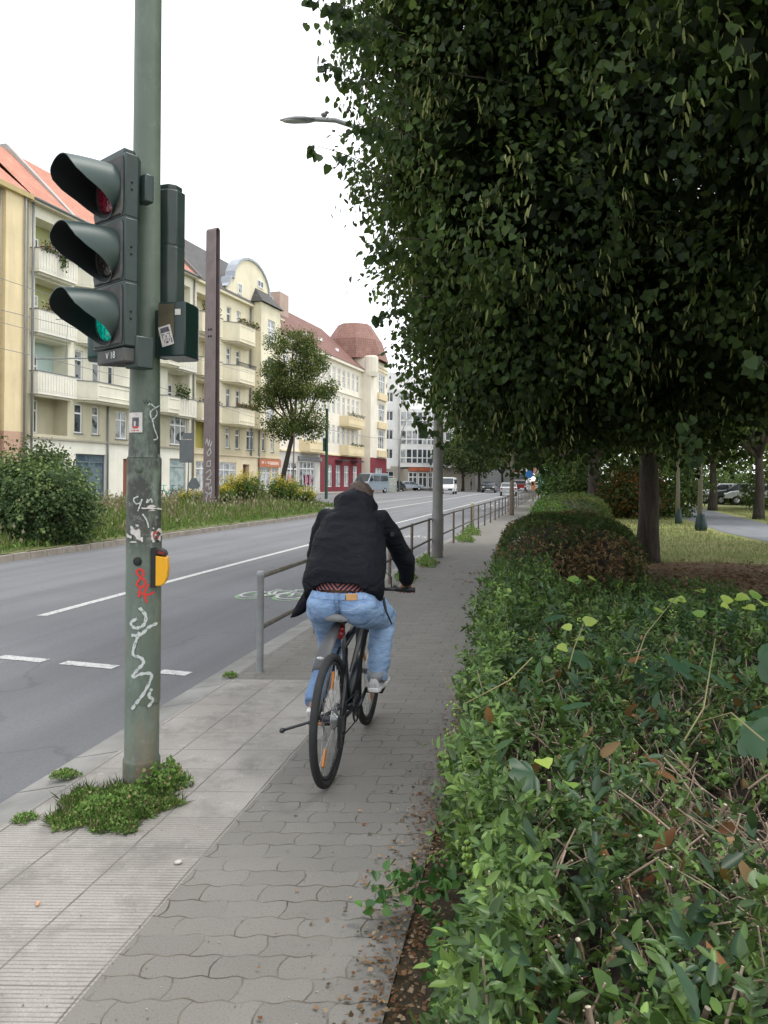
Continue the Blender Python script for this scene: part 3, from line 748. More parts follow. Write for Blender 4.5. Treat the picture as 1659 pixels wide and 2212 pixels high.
m = MB(); m.ell(D(700, 248, 15.9) - o_, (.07, .05, .05), 10, 8); m.tube([D(700, 258, 15.9) - o_, D(700, 246, 15.9) - o_], .02, 8); m.ell(D(706, 243, 15.9) - o_, (.05, .04, .03), 10, 8); m.build('sensor', M_lamp, lp, True)

l2 = empty('lamp_post', (5.98, 35.5, 0), 0, 'thin rusty brown post beside the railing where the pavement narrows', 'lamp post')
MB().lathe([(.11, -.05), (.11, 1.2), (.095, 1.3), (.085, 4), (.06, 8)], 14).build('pole', M_rpost, l2, True, angle=50)
MB().tube([(0, 0, 8), (-.1, 0, 8.8), (-.7, 0, 9.4), (-1.7, 0, 9.5)], .05, 8).build('arm', M_galv, l2, True)
def arc_lamp(base, h, reach, rad, lab, group=None):
    e = empty('street_lamp', base, 0, lab, 'street lamp', group)
    pts = [(0, 0, 0), (0, 0, h * .5), (reach * .06, 0, h * .72), (reach * .25, 0, h * .9), (reach * .6, 0, h * .985), (reach, 0, h)]
    MB().tube(pts, [rad, rad * .8, rad * .6, rad * .5, rad * .45, rad * .4], 8).build('pole', M_galv, e, True)
    s = 1 if reach > 0 else -1
    MB().ell((reach + .4 * s, 0, h + .02), (.5, .18, .09), 10, 6).build('lamp_head', M_lhead, e, True)
arc_lamp(G(862, 1062, ZR), 11.2, 3.8, .13, 'tall pale street lamp arching over the road in front of the white glazed building')
def at(x, d, z=0): 
    a = ray(x, 1040)[0]; return Vector((a * d, d, z))
arc_lamp(at(978, 150), 8.2, 1.6, .13, 'straight street lamp rising from the tree tops behind the white van')
arc_lamp(at(1048, 165), 7.4, -1.2, .12, 'distant street lamp above the dark oncoming car')

# ================================================================ tram mast, road signs, wires
M_mast = paint('mast_brown', (.20, .155, .155), .55, .12, 3, bump=.1, dirt=((.06, .05, .05), .4))
mc = at(456, 34, .05)
ms = empty('catenary_mast', mc, math.radians(-30), 'tall narrow brown steel mast with rounded top and white scrawls in the grass verge', 'mast')
H = 12.75; m = MB()
def mast_side(x0, x1, top_r):
    rr = []
    hw = .27
    ring = [(-hw, 0)]
    pts = []
    for k in range(11):
        a = k * PI / 10; pts.append((-.14 * math.cos(a), H - .14 + .14 * math.sin(a)))
    return pts
# two flat flanges joined by a rounded top (an upside-down U)
def U_path():
    p = [(-.16, 0)] + [(-.15 * math.cos(k * PI / 10), H - .15 + .15 * math.sin(k * PI / 10)) for k in range(11)] + [(.16, 0)]
    return p
up = U_path(); inn = [(-.125, 0)] + [(-.115 * math.cos(k * PI / 10), H - .15 + .115 * math.sin(k * PI / 10)) for k in range(11)] + [(.125, 0)]
wz = lambda z: .34 - .06 * z / H
rings = []
for (y, z), (yi, zi) in zip(up, inn): rings.append([Vector((-wz(z), y, z)), Vector((wz(z), y, z)), Vector((wz(zi), yi, zi)), Vector((-wz(zi), yi, zi))])
m.rings(rings); 
m.box(-.02, .02, -.12, .12, 0, H - .2)
m.build('steel_section', M_mast, ms)
m = MB()
for z in (7.9, 8.2): 
    for x in (-.07, .07): m.ell((x, -.17, z), (.045, .03, .045), 8, 6)
m.build('bolt', M_blk, ms, True)
def flat_scrawl(strokes, wd, M, parent, mat):
    m = MB()
    for st in strokes:
        for i in range(len(st) - 1):
            a, b = Vector(st[i]), Vector(st[i + 1]); d = (b - a).normalized(); n = Vector((-d.y, d.x)) * wd / 2; a -= d * wd * .3; b += d * wd * .3
            m.quad(*[M @ Vector((q.x, 0, q.y)) for q in (a - n, b - n, b + n, a + n)])
    return m.build('graffiti', mat, parent)
rr = random.Random(4)
st = [[(-.18, 3.1), (-.1, 3.35), (-.02, 3.0), (.05, 3.3), (.1, 2.95), (.2, 3.2)], [(-.1, 2.7), (.08, 2.9), (.15, 2.7), (-.02, 2.55), (-.1, 2.7)], [(-.08, 2.3), (.12, 2.35), (.1, 2.1), (-.1, 2.1), (-.08, 2.3)],
      [(-.15, 1.8), (.1, 1.95), (.17, 1.75), (-.12, 1.5), (.15, 1.5), (.12, 1.35), (-.17, 1.3)], [(-.15, 1.2), (.02, 1.3), (.05, 1.05), (.18, 1.2), (.2, 1.0)], [(-.17, .95), (-.05, .9), (-.12, .3), (-.17, .2), (.17, .22), (.12, .4), (.17, .95), (0, .85)]]
flat_scrawl(st, .035, Matrix.Translation((0, -.176, 0)), ms, paint('chalk_white', (.6, .6, .6), .7, .15))

M_sback = paint('sign_back_grey', (.13, .14, .15), .5, .12, 3)
sp_ = at(405, 39); sg = empty('road_sign', sp_, 0, 'back of a tall grey rectangular road sign on a thin post', 'road sign')
k_ = 39 / FV
MB().tube([(0, 0, 0), (.1, 0, 4.6)], .035, 8).build('post', M_galv, sg, True)
m = MB(); m.box(-.41, .33, -.06, -.03, HE + 33 * k_, HE + 82 * k_); m.box(-.25, .3, -.07, -.04, HE + 84 * k_, HE + 97 * k_); m.build('sign_plate', M_sback, sg)
sp2 = at(419, 37); sg = empty('road_sign', sp2, 0, 'small diamond shaped grey sign back low over the weeds', 'road sign')
MB().tube([(0, 0, 0), (0, 0, 1.7)], .03, 8).build('post', M_galv, sg, True)
m = MB(); m.prism([(-.32, 1.25), (-.1, 1.62), (.12, 1.62), (.32, 1.25), (.2, 1.1), (-.2, 1.1)], -.05, -.03, 'y'); m.build('sign_plate', M_sback, sg)

M_gpost = paint('dark_green_post', (.03, .085, .06), .5, .15)
gp = empty('mast', at(705, 62), 0, 'dark green steel mast standing before the wine red shop front', 'mast')
k_ = 62 / FV
MB().lathe([(.13, 0), (.12, HE + 152 * k_), (.0, HE + 153 * k_)], 10).build('pole', M_gpost, gp, True, angle=50)
m = MB(); m.box(-.3, -.12, -.15, .1, HE + 60 * k_, HE + 88 * k_); m.build('fitting', M_gpost, gp)
tp = empty('mast', at(632, 58), 0, 'thin grey mast beside the street tree trunk', 'mast')
MB().tube([(0, 0, 0), (.1, 0, 5.2)], .06, 8).build('pole', M_mast, tp, True)
M_wire = paint('wire_grey', (.22, .22, .23), .5, 0, bump=0)
def wire(pts, r, lab, group='overhead tram wires'):
    o0 = Vector(pts[0]); N = 24; P_ = []
    for k in range(N + 1):
        t_ = k / N * (len(pts) - 1); i = min(int(t_), len(pts) - 2); q = t_ - i; p = Vector(pts[i]).lerp(Vector(pts[i + 1]), q)
        P_.append(p - o0)
    o = MB().tube(P_, r, 5).build('overhead_wire', M_wire, None, True); o.location = o0
    return props(o, lab, 'wire', group)
wire([D(-60, 580, 30), D(130, 645, 33), D(280, 678, 37), D(520, 745, 50)], .012, 'overhead tram wire crossing the cream houses, topmost of the four')
wire([D(-60, 654, 30), D(150, 706, 36), D(400, 768, 50), D(560, 812, 70)], .014, 'overhead tram wire passing the second floor balconies, second from the top')
wire([D(-60, 680, 30), D(150, 735, 35), D(340, 800, 42)], .012, 'overhead tram wire third from the top')
wire([D(-60, 738, 30), D(100, 775, 34), D(300, 822, 42), D(560, 905, 70)], .014, 'overhead tram wire passing the first floor balconies, lowest of the four')
wire([D(690, 925, 75), D(800, 945, 100), D(940, 955, 130)], .03, 'dark overhead tram wire running past the corner tower')
ca = empty('overhead_line_support', D(78, 775, 34), 0, 'horizontal grey arm carrying the tram wire in front of the mint balcony', 'tram line support')
o0 = Vector(ca.location)
MB().tube([Vector((0, 0, 0)), D(300, 772, 34.5) - o0], .035, 6).build('tube', M_galv, ca, True)
MB().tube([D(142, 775, 34) - o0, D(146, 700, 34) - o0], .012, 5).build('hanger', M_wire, ca, True)
MB().tube([D(120, 690, 34) - o0, D(200, 690, 34.3) - o0], .02, 5).build('insulator', M_galv, ca, True)
# ================================================================ houses across the street
M_frame = paint('window_frame_white', (.84, .84, .83), .4, .04, 10, bump=0)
def glassmat(name, c, cur):
    t = NT(name); v = t.coord(); n = t.noise(1.7, v, 3)
    cc = t.mix(t.ramp(n, [(.42, (0, 0, 0)), (.5, (1, 1, 1))]), c, cur)
    return t.base(cc, .08, 0, None, .6)
M_gl = [glassmat('glass_dark', (.03, .04, .048), (.08, .095, .105)), glassmat('glass_curtain', (.05, .065, .075), (.36, .37, .36)), glassmat('glass_pale', (.28, .31, .33), (.5, .52, .52))]
M_tin = paint('window_ledge_tin', (.2, .21, .21), .5, .1, 3)
def stucco(name, c, dirt=.42):
    t = NT(name); v = t.coord()
    n = t.noise(.6, v, 6, .6); c0 = tuple(q * .86 for q in c)
    cc = t.mix(t.ramp(n, [(.35, (0, 0, 0)), (.7, (1, 1, 1))]), c0, c)
    st = t.noise(1, t.scale(v, (2.2, 2.2, .18)), 6, .65)
    cc = t.mix(t.math('MULTIPLY', t.ramp(st, [(.5, (0, 0, 0)), (.75, (1, 1, 1))]), dirt), cc, tuple(q * .55 for q in c))
    return t.base(cc, .92, 0, t.bump(t.noise(25, v, 3), .25, .01))
def tiles(name, a, b, row=.32, w=.25):
    t = NT(name); uv = t.coord('UV'); v = t.coord()
    br = t.node('ShaderNodeTexBrick'); t.L.new(uv, br.inputs['Vector']); br.offset = 0
    br.inputs['Scale'].default_value = 1; br.inputs['Brick Width'].default_value = w; br.inputs['Row Height'].default_value = row
    br.inputs['Mortar Size'].default_value = .022; br.inputs['Mortar Smooth'].default_value = .6
    br.inputs['Color1'].default_value = (*a, 1); br.inputs['Color2'].default_value = (*b, 1); br.inputs['Mortar'].default_value = (*[q * .45 for q in a], 1)
    c = t.mix(t.ramp(t.noise(.7, v, 6, .7), [(.35, (.45, .45, .45)), (.6, (0, 0, 0))]), br.outputs['Color'], tuple(q * .5 for q in a))
    return t.base(c, .75, 0, t.bump(t.math('SUBTRACT', 1, br.outputs['Fac']), .6, .04))
M_torange, M_tbrown, M_tblack = tiles('orange_tiles', (.52, .20, .125), (.60, .27, .18)), tiles('brown_tiles', (.19, .085, .065), (.24, .11, .085)), tiles('slate_tiles', (.07, .068, .07), (.11, .105, .10))
Y0, PI2 = 0, 0
FROT = math.atan2(EY, EX)
def FRoot(name, u, label, cat='building', group=None):
    return empty(name, (F0[0] + EX * u, F0[1] + EY * u, .07), FROT, label, cat, group)
def wall(mb, u0, u1, z0, z1, holes, y=0.0, mi=0, rev=.16):
    us = sorted({u0, u1, *[h[0] for h in holes], *[h[1] for h in holes]}); zs = sorted({z0, z1, *[h[2] for h in holes], *[h[3] for h in holes]})
    us = [u for u in us if u0 - 1e-6 <= u <= u1 + 1e-6]; zs = [z for z in zs if z0 - 1e-6 <= z <= z1 + 1e-6]
    for i in range(len(us) - 1):
        for j in range(len(zs) - 1):
            uc, zc = (us[i] + us[i + 1]) / 2, (zs[j] + zs[j + 1]) / 2
            if any(h[0] < uc < h[1] and h[2] < zc < h[3] for h in holes): continue
            mb.quad((us[i], y, zs[j]), (us[i + 1], y, zs[j]), (us[i + 1], y, zs[j + 1]), (us[i], y, zs[j + 1]), mi)
    for h in holes:
        a, b, c, d = h[:4]; r = h[4] if len(h) > 4 else rev
        mb.quad((a, y, c), (a, y, d), (a, y + r, d), (a, y + r, c), mi); mb.quad((b, y, c), (b, y, d), (b, y + r, d), (b, y + r, c), mi)
        mb.quad((a, y, c), (b, y, c), (b, y + r, c), (a, y + r, c), mi); mb.quad((a, y, d), (b, y, d), (b, y + r, d), (a, y + r, d), mi)
        if len(h) > 4: mb.quad((a, y + r, c), (b, y + r, c), (b, y + r, d), (a, y + r, d), h[5] if len(h) > 5 else mi)
wr = random.Random(12)
def window(parent, a, b, c, d, y=.12, cols=None, transom=.68, gi=None, sill=True, fr=None, fw=.095, label=None, panes_mat=None, wname='window'):
    """frame with bars; glass is its own child"""
    w_ = b - a; cols = cols or (1 if w_ < .85 else 2 if w_ < 1.8 else max(3, int(w_ / .9)))
    m = MB(); f = fw
    m.box(a, b, y - .03, y + .03, d - f, d); m.box(a, b, y - .03, y + .03, c, c + f)
    m.box(a, a + f, y - .028, y + .028, c + f, d - f); m.box(b - f, b, y - .028, y + .028, c + f, d - f)
    for k in range(1, cols):
        x = a + w_ * k / cols; m.box(x - f * .55, x + f * .55, y - .027, y + .027, c + f, d - f)
    if transom: z = c + (d - c) * transom; m.box(a + f, b - f, y - .033, y + .02, z - f * .55, z + f * .55)
    o = m.build(wname, fr or M_frame, parent)
    if label: o['label'] = label
    g = MB(); g.quad((a + f * .5, y + .01, c + f * .5), (b - f * .5, y + .01, c + f * .5), (b - f * .5, y + .01, d - f * .5), (a + f * .5, y + .01, d - f * .5))
    g.build('pane', panes_mat or M_gl[gi if gi is not None else wr.choice((0, 0, 1, 1, 2))], o)
    if sill: MB().box(a - .06, b + .06, -.07, y, c - .05, c).build('sill', M_tin, o)
    return o
def parapet(parent, a, b, z0, z1, out, mat, y0=0.0, chamf=.5, rail=True, ribs=False, slab=.14, name='balcony'):
    """balcony: shell with slanting ends, coping on top"""
    pl = [(a, y0), (a + chamf, y0 - out), (b - chamf, y0 - out), (b, y0)]
    m = MB()
    n = len(pl)
    def shell(pl, z0, z1, t=.1):
        c = Vector(((a + b) / 2, y0)); inn = [(p[0] + (t if p[0] < c.x else -t), p[1] + (0 if p[1] == y0 else t)) for p in pl]
        for i in range(n - 1):
            p, q, pi_, qi = pl[i], pl[i + 1], inn[i], inn[i + 1]
            m.quad((*p, z0), (*q, z0), (*q, z1), (*p, z1)); m.quad((*pi_, z0), (*qi, z0), (*qi, z1), (*pi_, z1)); m.quad((*p, z1), (*q, z1), (*qi, z1), (*pi_, z1))
    shell(pl, z0, z1)
    m.prism([(x, y) for x, y in pl], z0 - slab, z0 + .02)
    m.prism([(a + .25, y0), (a + chamf + .2, y0 - out + .2), (b - chamf - .2, y0 - out + .2), (b - .25, y0)], z0 - slab - .12, z0 - slab)
    if ribs:
        x = a + chamf + .12
        while x < b - chamf - .1: m.box(x, x + .07, y0 - out - .035, y0 - out, z0 + .12, z1 - .12); x += .24
    else:
        m.box(a + chamf + .15, b - chamf - .15, y0 - out - .03, y0 - out, z0 + .15, z0 + .2); m.box(a + chamf + .15, b - chamf - .15, y0 - out - .03, y0 - out, z1 - .22, z1 - .17)
    o = m.build(name, mat, parent)
    if rail:
        m = MB(); pl2 = [(x + (-.04 if x < (a + b) / 2 else .04), y - (.04 if y < y0 else 0)) for x, y in pl]
        for i in range(n - 1):
            p, q = Vector((*pl2[i], 0)), Vector((*pl2[i + 1], 0)); d = (q - p).normalized(); nn = Vector((-d.y, d.x, 0)) * .17
            m.add([p + Vector((0, 0, z1 + .002)), q + Vector((0, 0, z1 + .002)), q + nn + Vector((0, 0, z1 + .002)), p + nn + Vector((0, 0, z1 + .002)), p + Vector((0, 0, z1 + .06)), q + Vector((0, 0, z1 + .06)), q + nn + Vector((0, 0, z1 + .06)), p + nn + Vector((0, 0, z1 + .06))], [(0, 1, 2, 3), (4, 5, 6, 7), (0, 1, 5, 4), (2, 3, 7, 6), (1, 2, 6, 5), (0, 3, 7, 4)])
        m.build('coping', M_tin, o)
    return o
M_leaf = leafmat('leaf'); M_leafs = leafmat('leaf_shiny', .2, .4, .3)
GRN = [(.05, .09, .02), (.08, .13, .035), (.035, .06, .02), (.12, .16, .05)]
def flowers(parent, a, b, y, z, colors, h=.35, n=220, hang=.0, name='balcony_flowers', deep=.25):
    k = n; pos = np.stack([nr.uniform(a, b, k), y + nr.uniform(-deep, deep * .5, k), z + nr.uniform(-hang, h, k) * nr.uniform(.3, 1, k)], 1)
    cl = pal(k, GRN); f = nr.random(k) < .35
    if colors: cl[f] = pal(int(f.sum()), colors)
    return leafobj(name, [('quad', pos, unit(k), unit(k), nr.uniform(.1, .2, k), cl)], M_leaf, parent, 'stuff')
def roof_quad(mb, p, q, r, s): mb.quad(p, q, r, s)
def build_roof(parent, pts_faces, mat, name='roof', label=None):
    """faces: quads with uv along eaves / up slope"""
    me = bpy.data.meshes.new(name); V, Fc, UV = [], [], []
    for f in pts_faces:
        b = len(V); V += [tuple(p) for p in f]; Fc.append(tuple(range(b, b + len(f))))
        e = (Vector(f[1]) - Vector(f[0])).normalized(); nrm = e.cross(Vector(f[2]) - Vector(f[0])).normalized(); s_ = nrm.cross(e)
        for p in f: d = Vector(p) - Vector(f[0]); UV.append((d.dot(e), d.dot(s_)))
    me.from_pydata(V, [], Fc); me.materials.append(mat); l = me.uv_layers.new(name='UVMap')
    for i, lp in enumerate(me.loops): l.data[i].uv = UV[lp.vertex_index]
    o = bpy.data.objects.new(name, me); col.objects.link(o); o.parent = parent
    if label: o['label'] = label
    return o
def body(m, u0, u1, z0, z1, dep=12, mi=0):
    m.quad((u0, 0, z0), (u0, dep, z0), (u0, dep, z1), (u0, 0, z1), mi); m.quad((u1, 0, z0), (u1, dep, z0), (u1, dep, z1), (u1, 0, z1), mi)
    m.quad((u0, dep, z0), (u1, dep, z0), (u1, dep, z1), (u0, dep, z1), mi)
def pipe(parent, u, z0, z1, y=-.1):
    MB().tube([(u, y, z0), (u, y, z1)], .07, 8).build('drainpipe', M_tin, parent, True)

# ---- house A: yellow, far left
hA = FRoot('apartment_building', -22.3, 'pale yellow apartment house with orange tiled roof at the left edge, pink at its base')
M_yel = stucco('yellow_render', (.85, .70, .43)); M_pink = stucco('pink_render', (.62, .40, .29)); M_cream = stucco('cream_render', (.86, .83, .68)); M_pale = stucco('pale_ground_floor', (.88, .86, .74), .15)
m = MB(); wall(m, 0, 12.1, 4.2, 18.4, [(2, 3.2, 6, 8), (2, 3.2, 10, 12), (2, 3.2, 14, 16)], -.0); body(m, 0, 12.1, 0, 18.4)
wall(m, 0, 12.1, 0, 4.2, [(2, 5, .4, 3.2)], 0, 1)
m.build('wall', [M_yel, M_pink], hA)
MB().box(10.3, 11.9, -.3, -.003, 4.2, 18.2).build('pilaster', M_yel, hA); MB().box(10.3, 11.9, -.3, -.003, 0, 4.2).build('pilaster_base', M_pink, hA)
for c_ in (6, 10, 14): window(hA, 2, 3.2, c_, c_ + 2)
window(hA, 2, 5, .4, 3.2)
pipe(hA, 10.0, 0, 18.2, -.15); pipe(hA, 11.7, 0, 18.2, -.42)
MB().box(-.2, 12.2, -.55, .3, 18.2, 18.5).build('cornice', stucco('tan_cornice', (.55, .44, .22)), hA)
build_roof(hA, [[(0, -.4, 18.5), (12.2, -.4, 18.5), (12.2, 5.5, 23.3), (0, 5.5, 23.3)], [(12.2, 11, 18.5), (0, 11, 18.5), (0, 5.5, 23.3), (12.2, 5.5, 23.3)]], M_torange)


# ---- house B: pale cream green
hB = FRoot('apartment_building', 0, 'pale cream apartment house with orange tiled roof and ribbed balconies full of flowers')
M_rib2 = stucco('balcony_cream', (.88, .85, .74), .3); M_mint = stucco('mint_render', (.55, .70, .66), .05); M_green_in = stucco('loggia_green', (.5, .52, .26), .1); M_drab = stucco('drab_cream', (.60, .56, .41))
zf = [4.35, 7.75, 11.55, 15.3]; par = [(6.75, 7.98), (10.5, 11.75), (14.2, 15.45)]
holes = []
LU = [(-9.35, -6.2)]
wins = []
holes.append((-9.35, -6.4, 4.2, 6.6, 1.1))
for (z0, z1), mi in zip([(7.0, 10.1), (10.8, 13.8), (14.4, 17.5)], [2, 3, 4]): holes.append((-9.35, -6.4, z0, z1, 1.2, mi))
wb = [(-5.75, -4.95), (-4.0, -3.25), (-2.35, -1.75)]
for a, b in wb: 
    for z0 in (4.45, 8.0, 11.8, 15.5): 
        if not (z0 < 5 and a > -3): holes.append((a, b, z0, z0 + 1.95)); wins.append((a, b, z0, z0 + 1.95))
holes.append((-1.55 + .05, -.15, 4.3, 6.3)); wins.append((-1.5, -.15, 4.3, 6.3))
for a, b, z0, z1 in ((1.2, 2.4, 4.3, 6.3), (1.2, 2.4, 8, 10), (1.2, 2.4, 11.8, 13.8), (1.2, 2.4, 15.4, 17.2), (5.3, 7.75, 4.2, 6.55)): holes.append((a, b, z0, z1)); wins.append((a, b, z0, z1))
for z0, z1 in ((7.0, 10.1), (10.8, 13.8), (14.4, 17.4)): holes.append((4.9, 8.1, z0, z1, 1.2, 0))
m = MB(); wall(m, -9.9, 8.55, 6.62, 18.4, [h for h in holes if h[2] > 6.6]); wall(m, -9.9, 8.55, 3.98, 6.62, [h for h in holes if h[2] < 6.6], 0, 6)
gh = [(-9.4, -6.6, .1, 3.0, .5, 5), (-5.6, -2.5, .15, 3.1, .25), (-.6, .7, .1, 2.9, .5, 5), (5.3, 7.7, .3, 3.1)]
wall(m, -9.9, 8.55, 0, 3.98, gh, 0, 1)
body(m, -9.9, 8.55, 0, 18.4)
M_doorw = paint('door_brown', (.2, .07, .035), .6)
m.build('wall', [M_cream, M_pale, M_mint, M_green_in, M_green_in, M_doorw, M_drab], hB)
for q in wins: window(hB, *q)
for z0 in (4.3, 7.1, 10.9, 14.5): window(hB, -9.1, -8.0 , z0, z0 + 2.1, y=1.03, sill=False)
for z0 in (7.1, 10.9, 14.5): window(hB, 6.0, 7.2, z0, z0 + 2.1, y=1.1, sill=False)
o = window(hB, -5.6, -2.5, .15, 3.1, y=.2, transom=.82, cols=2, fr=paint('blue_grey_frame', (.13, .17, .2), .5), gi=0, label='large dark shop window', panes_mat=glassmat('shop_glass', (.07, .11, .14), (.14, .19, .22)))
window(hB, 5.3, 7.7, .3, 3.1, y=.14, transom=.78, cols=1, fr=paint('grey_frame', (.4, .42, .43), .5), panes_mat=glassmat('milky_glass', (.3, .38, .38), (.42, .5, .5)))
MB().box(-1.1 + .5, .65, .1, .16, .1, 2.85).build('door', M_doorw, hB)
MB().box(-9.95, 8.6, -.12, .02, 3.9, 4.02).build('string_course', stucco('grey_course', (.42, .39, .32)), hB)
# angular bay under balconies
for i, (z0, z1) in enumerate(par):
    parapet(hB, -9.75, -6.1, z0, z1, .55, M_rib2, ribs=True, chamf=.12)
    parapet(hB, -5.95, .6, z0 + .05, z1 - .1, 1.05, M_cream, chamf=1.15)
    parapet(hB, 2.6, 6.1, z0, z1 - .1, 1.0, M_cream, chamf=.9)
    parapet(hB, 5.4, 8.45, z0 - .05, z1, .55, M_rib2, ribs=True, chamf=.12)
flowers(hB, -9.5, -6.2, -.55, 15.55, [(.45, .05, .12), (.5, .3, .5), (.7, .5, .6)], .55, 420, .25)
flowers(hB, -8.0, -7.4, -.62, 15.5, None, .1, 130, 1.1)
flowers(hB, -5.2, .2, -1.0, 15.5, [(.6, .55, .5), (.4, .1, .15)], .45, 400, .2)
flowers(hB, -9.2, -7.4, -.4, 11.9, [(.6, .02, .06), (.7, .5, .5)], .8, 160, .1)
flowers(hB, -5.3, -3.5, -.95, 11.75, [(.55, .03, .1)], .35, 200, .1); flowers(hB, -4.8, -4.1, -1.12, 11.7, None, .1, 130, 1.0)
flowers(hB, 5.4, 7.0, -.5, 8.05, None, 1.2, 420, .1)
flowers(hB, 5.3, 8.2, -.5, 15.4, [(.5, .2, .2)], .4, 160, .1)
MB().box(-9.1, -8.4, .93, .99, 5.6, 6.0).build('red_star', paint('red_star', (.6, .03, .03), .5), hB)
m = MB(); m.box(-9.9, 8.6, -.45, .1, 18.2, 18.42); m.build('eaves', stucco('eaves', (.62, .58, .45)), hB)
MB().tube([(-9.9, -.5, 18.4), (8.6, -.5, 18.4)], .09, 8).build('gutter', M_tin, hB, True)
pipe(hB, -2.6 + .15, 0, 6.5); pipe(hB, 8.6, 0, 18.2); pipe(hB, -9.75, 0, 18.2, -.2)
build_roof(hB, [[(-9.9, -.45, 18.42), (8.6, -.45, 18.42), (8.6, 5, 23.4), (-9.9, 5, 23.4)], [(8.6, 10.5, 18.4), (-9.9, 10.5, 18.4), (-9.9, 5, 23.4), (8.6, 5, 23.4)]], M_torange)
m = MB(); m.prism([(-.5, 18.45), (-.2, 18.75), (5, 23.8), (5.6, 23.8), (5.6, 23.2), (0, 18.4)], -6.6, -6.25, 'x'); m.build('fire_wall', stucco('grey_fire_wall', (.45, .44, .42)), hB)


# ---- house C: yellow with a curved gable
hC = FRoot('apartment_building', 8.6, 'cream yellow apartment house with a big curved gable, slate roof and three stacked corner balconies')
M_cy = stucco('warm_cream', (.87, .80, .60)); M_cy2 = stucco('ochre_cream', (.70, .60, .42)); M_cg = stucco('sand_ground_floor', (.80, .69, .48), .2); M_lemon = stucco('lemon_loggia', (.75, .68, .2), .05)
WC = 17.0
holes = []; wins = []
for z0 in (4.3, 7.9, 11.6, 15.3):
    for a, b in ((5.6, 6.4), (7.4, 8.2)): wins.append((a, b, z0, z0 + 1.9))
    if z0 < 5:
        for a, b in ((9.6, 11.2), (12.9, 13.6), (14.9, 15.6)): wins.append((a, b, z0, z0 + 1.9))
    else: wins.append((15.2, 16.1, z0, z0 + 1.9))
holes = list(wins)
for k, z0 in enumerate((4.1, 7.2, 10.9, 14.6)): holes.append((.5, 3.6, z0, z0 + 2.7, 1.2, 2 if k == 0 else 0))
m = MB(); wall(m, 0, WC, 6.45, 18.3, [h for h in holes if h[2] > 6.4] + [(.5, 3.6, 6.45, 6.8, 1.2)]); wall(m, 0, WC, 3.7, 6.45, [h if h[3] < 6.45 else (h[0], h[1], h[2], 6.45) + tuple(h[4:]) for h in holes if h[2] < 6.4], 0, 4)
gc = [(.6, 3.6, .4, 3.0), (4.3, 7.6, .2, 3.0), (8.9, 10.2, .1, 2.9, .4, 3), (12.2, 14.8, .4, 2.7), (15.2, 16.7, .5, 2.7)]
wall(m, 0, WC, 0, 3.7, gc, 0, 1); body(m, 0, WC, 0, 18.3)
m.build('wall', [M_cy, M_cg, M_lemon, M_doorw, stucco('olive_cream', (.62, .55, .37))], hC)
for q in wins: window(hC, *q)
for z0 in (4.2, 7.3, 11.0, 14.7): window(hC, 1.0, 2.1, z0, z0 + 2.1, y=1.1, sill=False)
for q in (gc[0], gc[1], gc[3], gc[4]): window(hC, *q[:4], gi=2, transom=.75)
MB().box(-.05, WC + .05, -.12, .02, 3.6, 3.75).build('string_course', M_cy2, hC)
MB().box(-.05, WC + .05, -.4, .05, 18.1, 18.32).build('eaves', M_cy, hC)
for z0, z1 in ((6.6, 7.95), (10.4, 11.75), (14.1, 15.6)):
    parapet(hC, .3, 4.0, z0, z1, .6, M_cy, ribs=True, chamf=.15)
    parapet(hC, 4.4, 10.0, z0, z1, 1.3, M_cy, chamf=1.3)
flowers(hC, 5.6, 9.6, -1.2, 15.7, [(.5, .25, .2), (.6, .4, .3)], .6, 420, .05); flowers(hC, 5.3, 9.5, -1.2, 8.0, [(.35, .12, .08)], .45, 360, 0)
flowers(hC, .5, 3.8, -.5, 8.0, [(.3, .1, .1)], .35, 160, 0); flowers(hC, .5, 3.5, -.5, 15.6, None, 1.3, 260, 0)
for zz in (11.8, 8.0): 
    m = MB()
    for k in range(22): m.box(5.6 + k * .16, 5.63 + k * .16, -1.27, -1.24, zz, zz + .3)
    m.box(5.5, 9.1, -1.28, -1.23, zz + .28, zz + .33); m.build('balcony_rail', M_blk, hC)
# projecting bay right of the balconies
BY = -1.15
m = MB(); bw = [(11.6, 13.2, z0, z0 + 2.3) for z0 in (7.5, 11.2, 14.9)]
wall(m, 10.2, 14.4, 6.4, 18.6, bw, BY); m.quad((10.2, BY, 6.4), (10.2, 0, 6.4), (10.2, 0, 18.6), (10.2, BY, 18.6)); m.quad((14.4, BY, 6.4), (14.4, 0, 6.4), (14.4, 0, 18.6), (14.4, BY, 18.6))
m.quad((10.2, BY, 6.4), (14.4, BY, 6.4), (14.4, 0, 6.4), (10.2, 0, 6.4)); m.build('bay', M_cy, hC)
for q in bw: window(hC, *q, y=BY + .12, sill=False, transom=.66)
for q in bw: MB().box(q[0] - .1, q[1] + .1, BY - .08, BY + .1, q[2] - .07, q[2]).build('sill', M_tin, hC)
build_roof(hC, [[(9.9, BY - .3, 18.6), (14.7, BY - .3, 18.6), (13.6, 0.0, 20.3), (11.0, 0.0, 20.3)], [(9.9, .0, 18.6), (9.9, BY - .3, 18.6), (11.0, 0, 20.3)], [(14.7, BY - .3, 18.6), (14.7, .0, 18.6), (13.6, 0, 20.3)]], M_tblack, 'bay_roof')
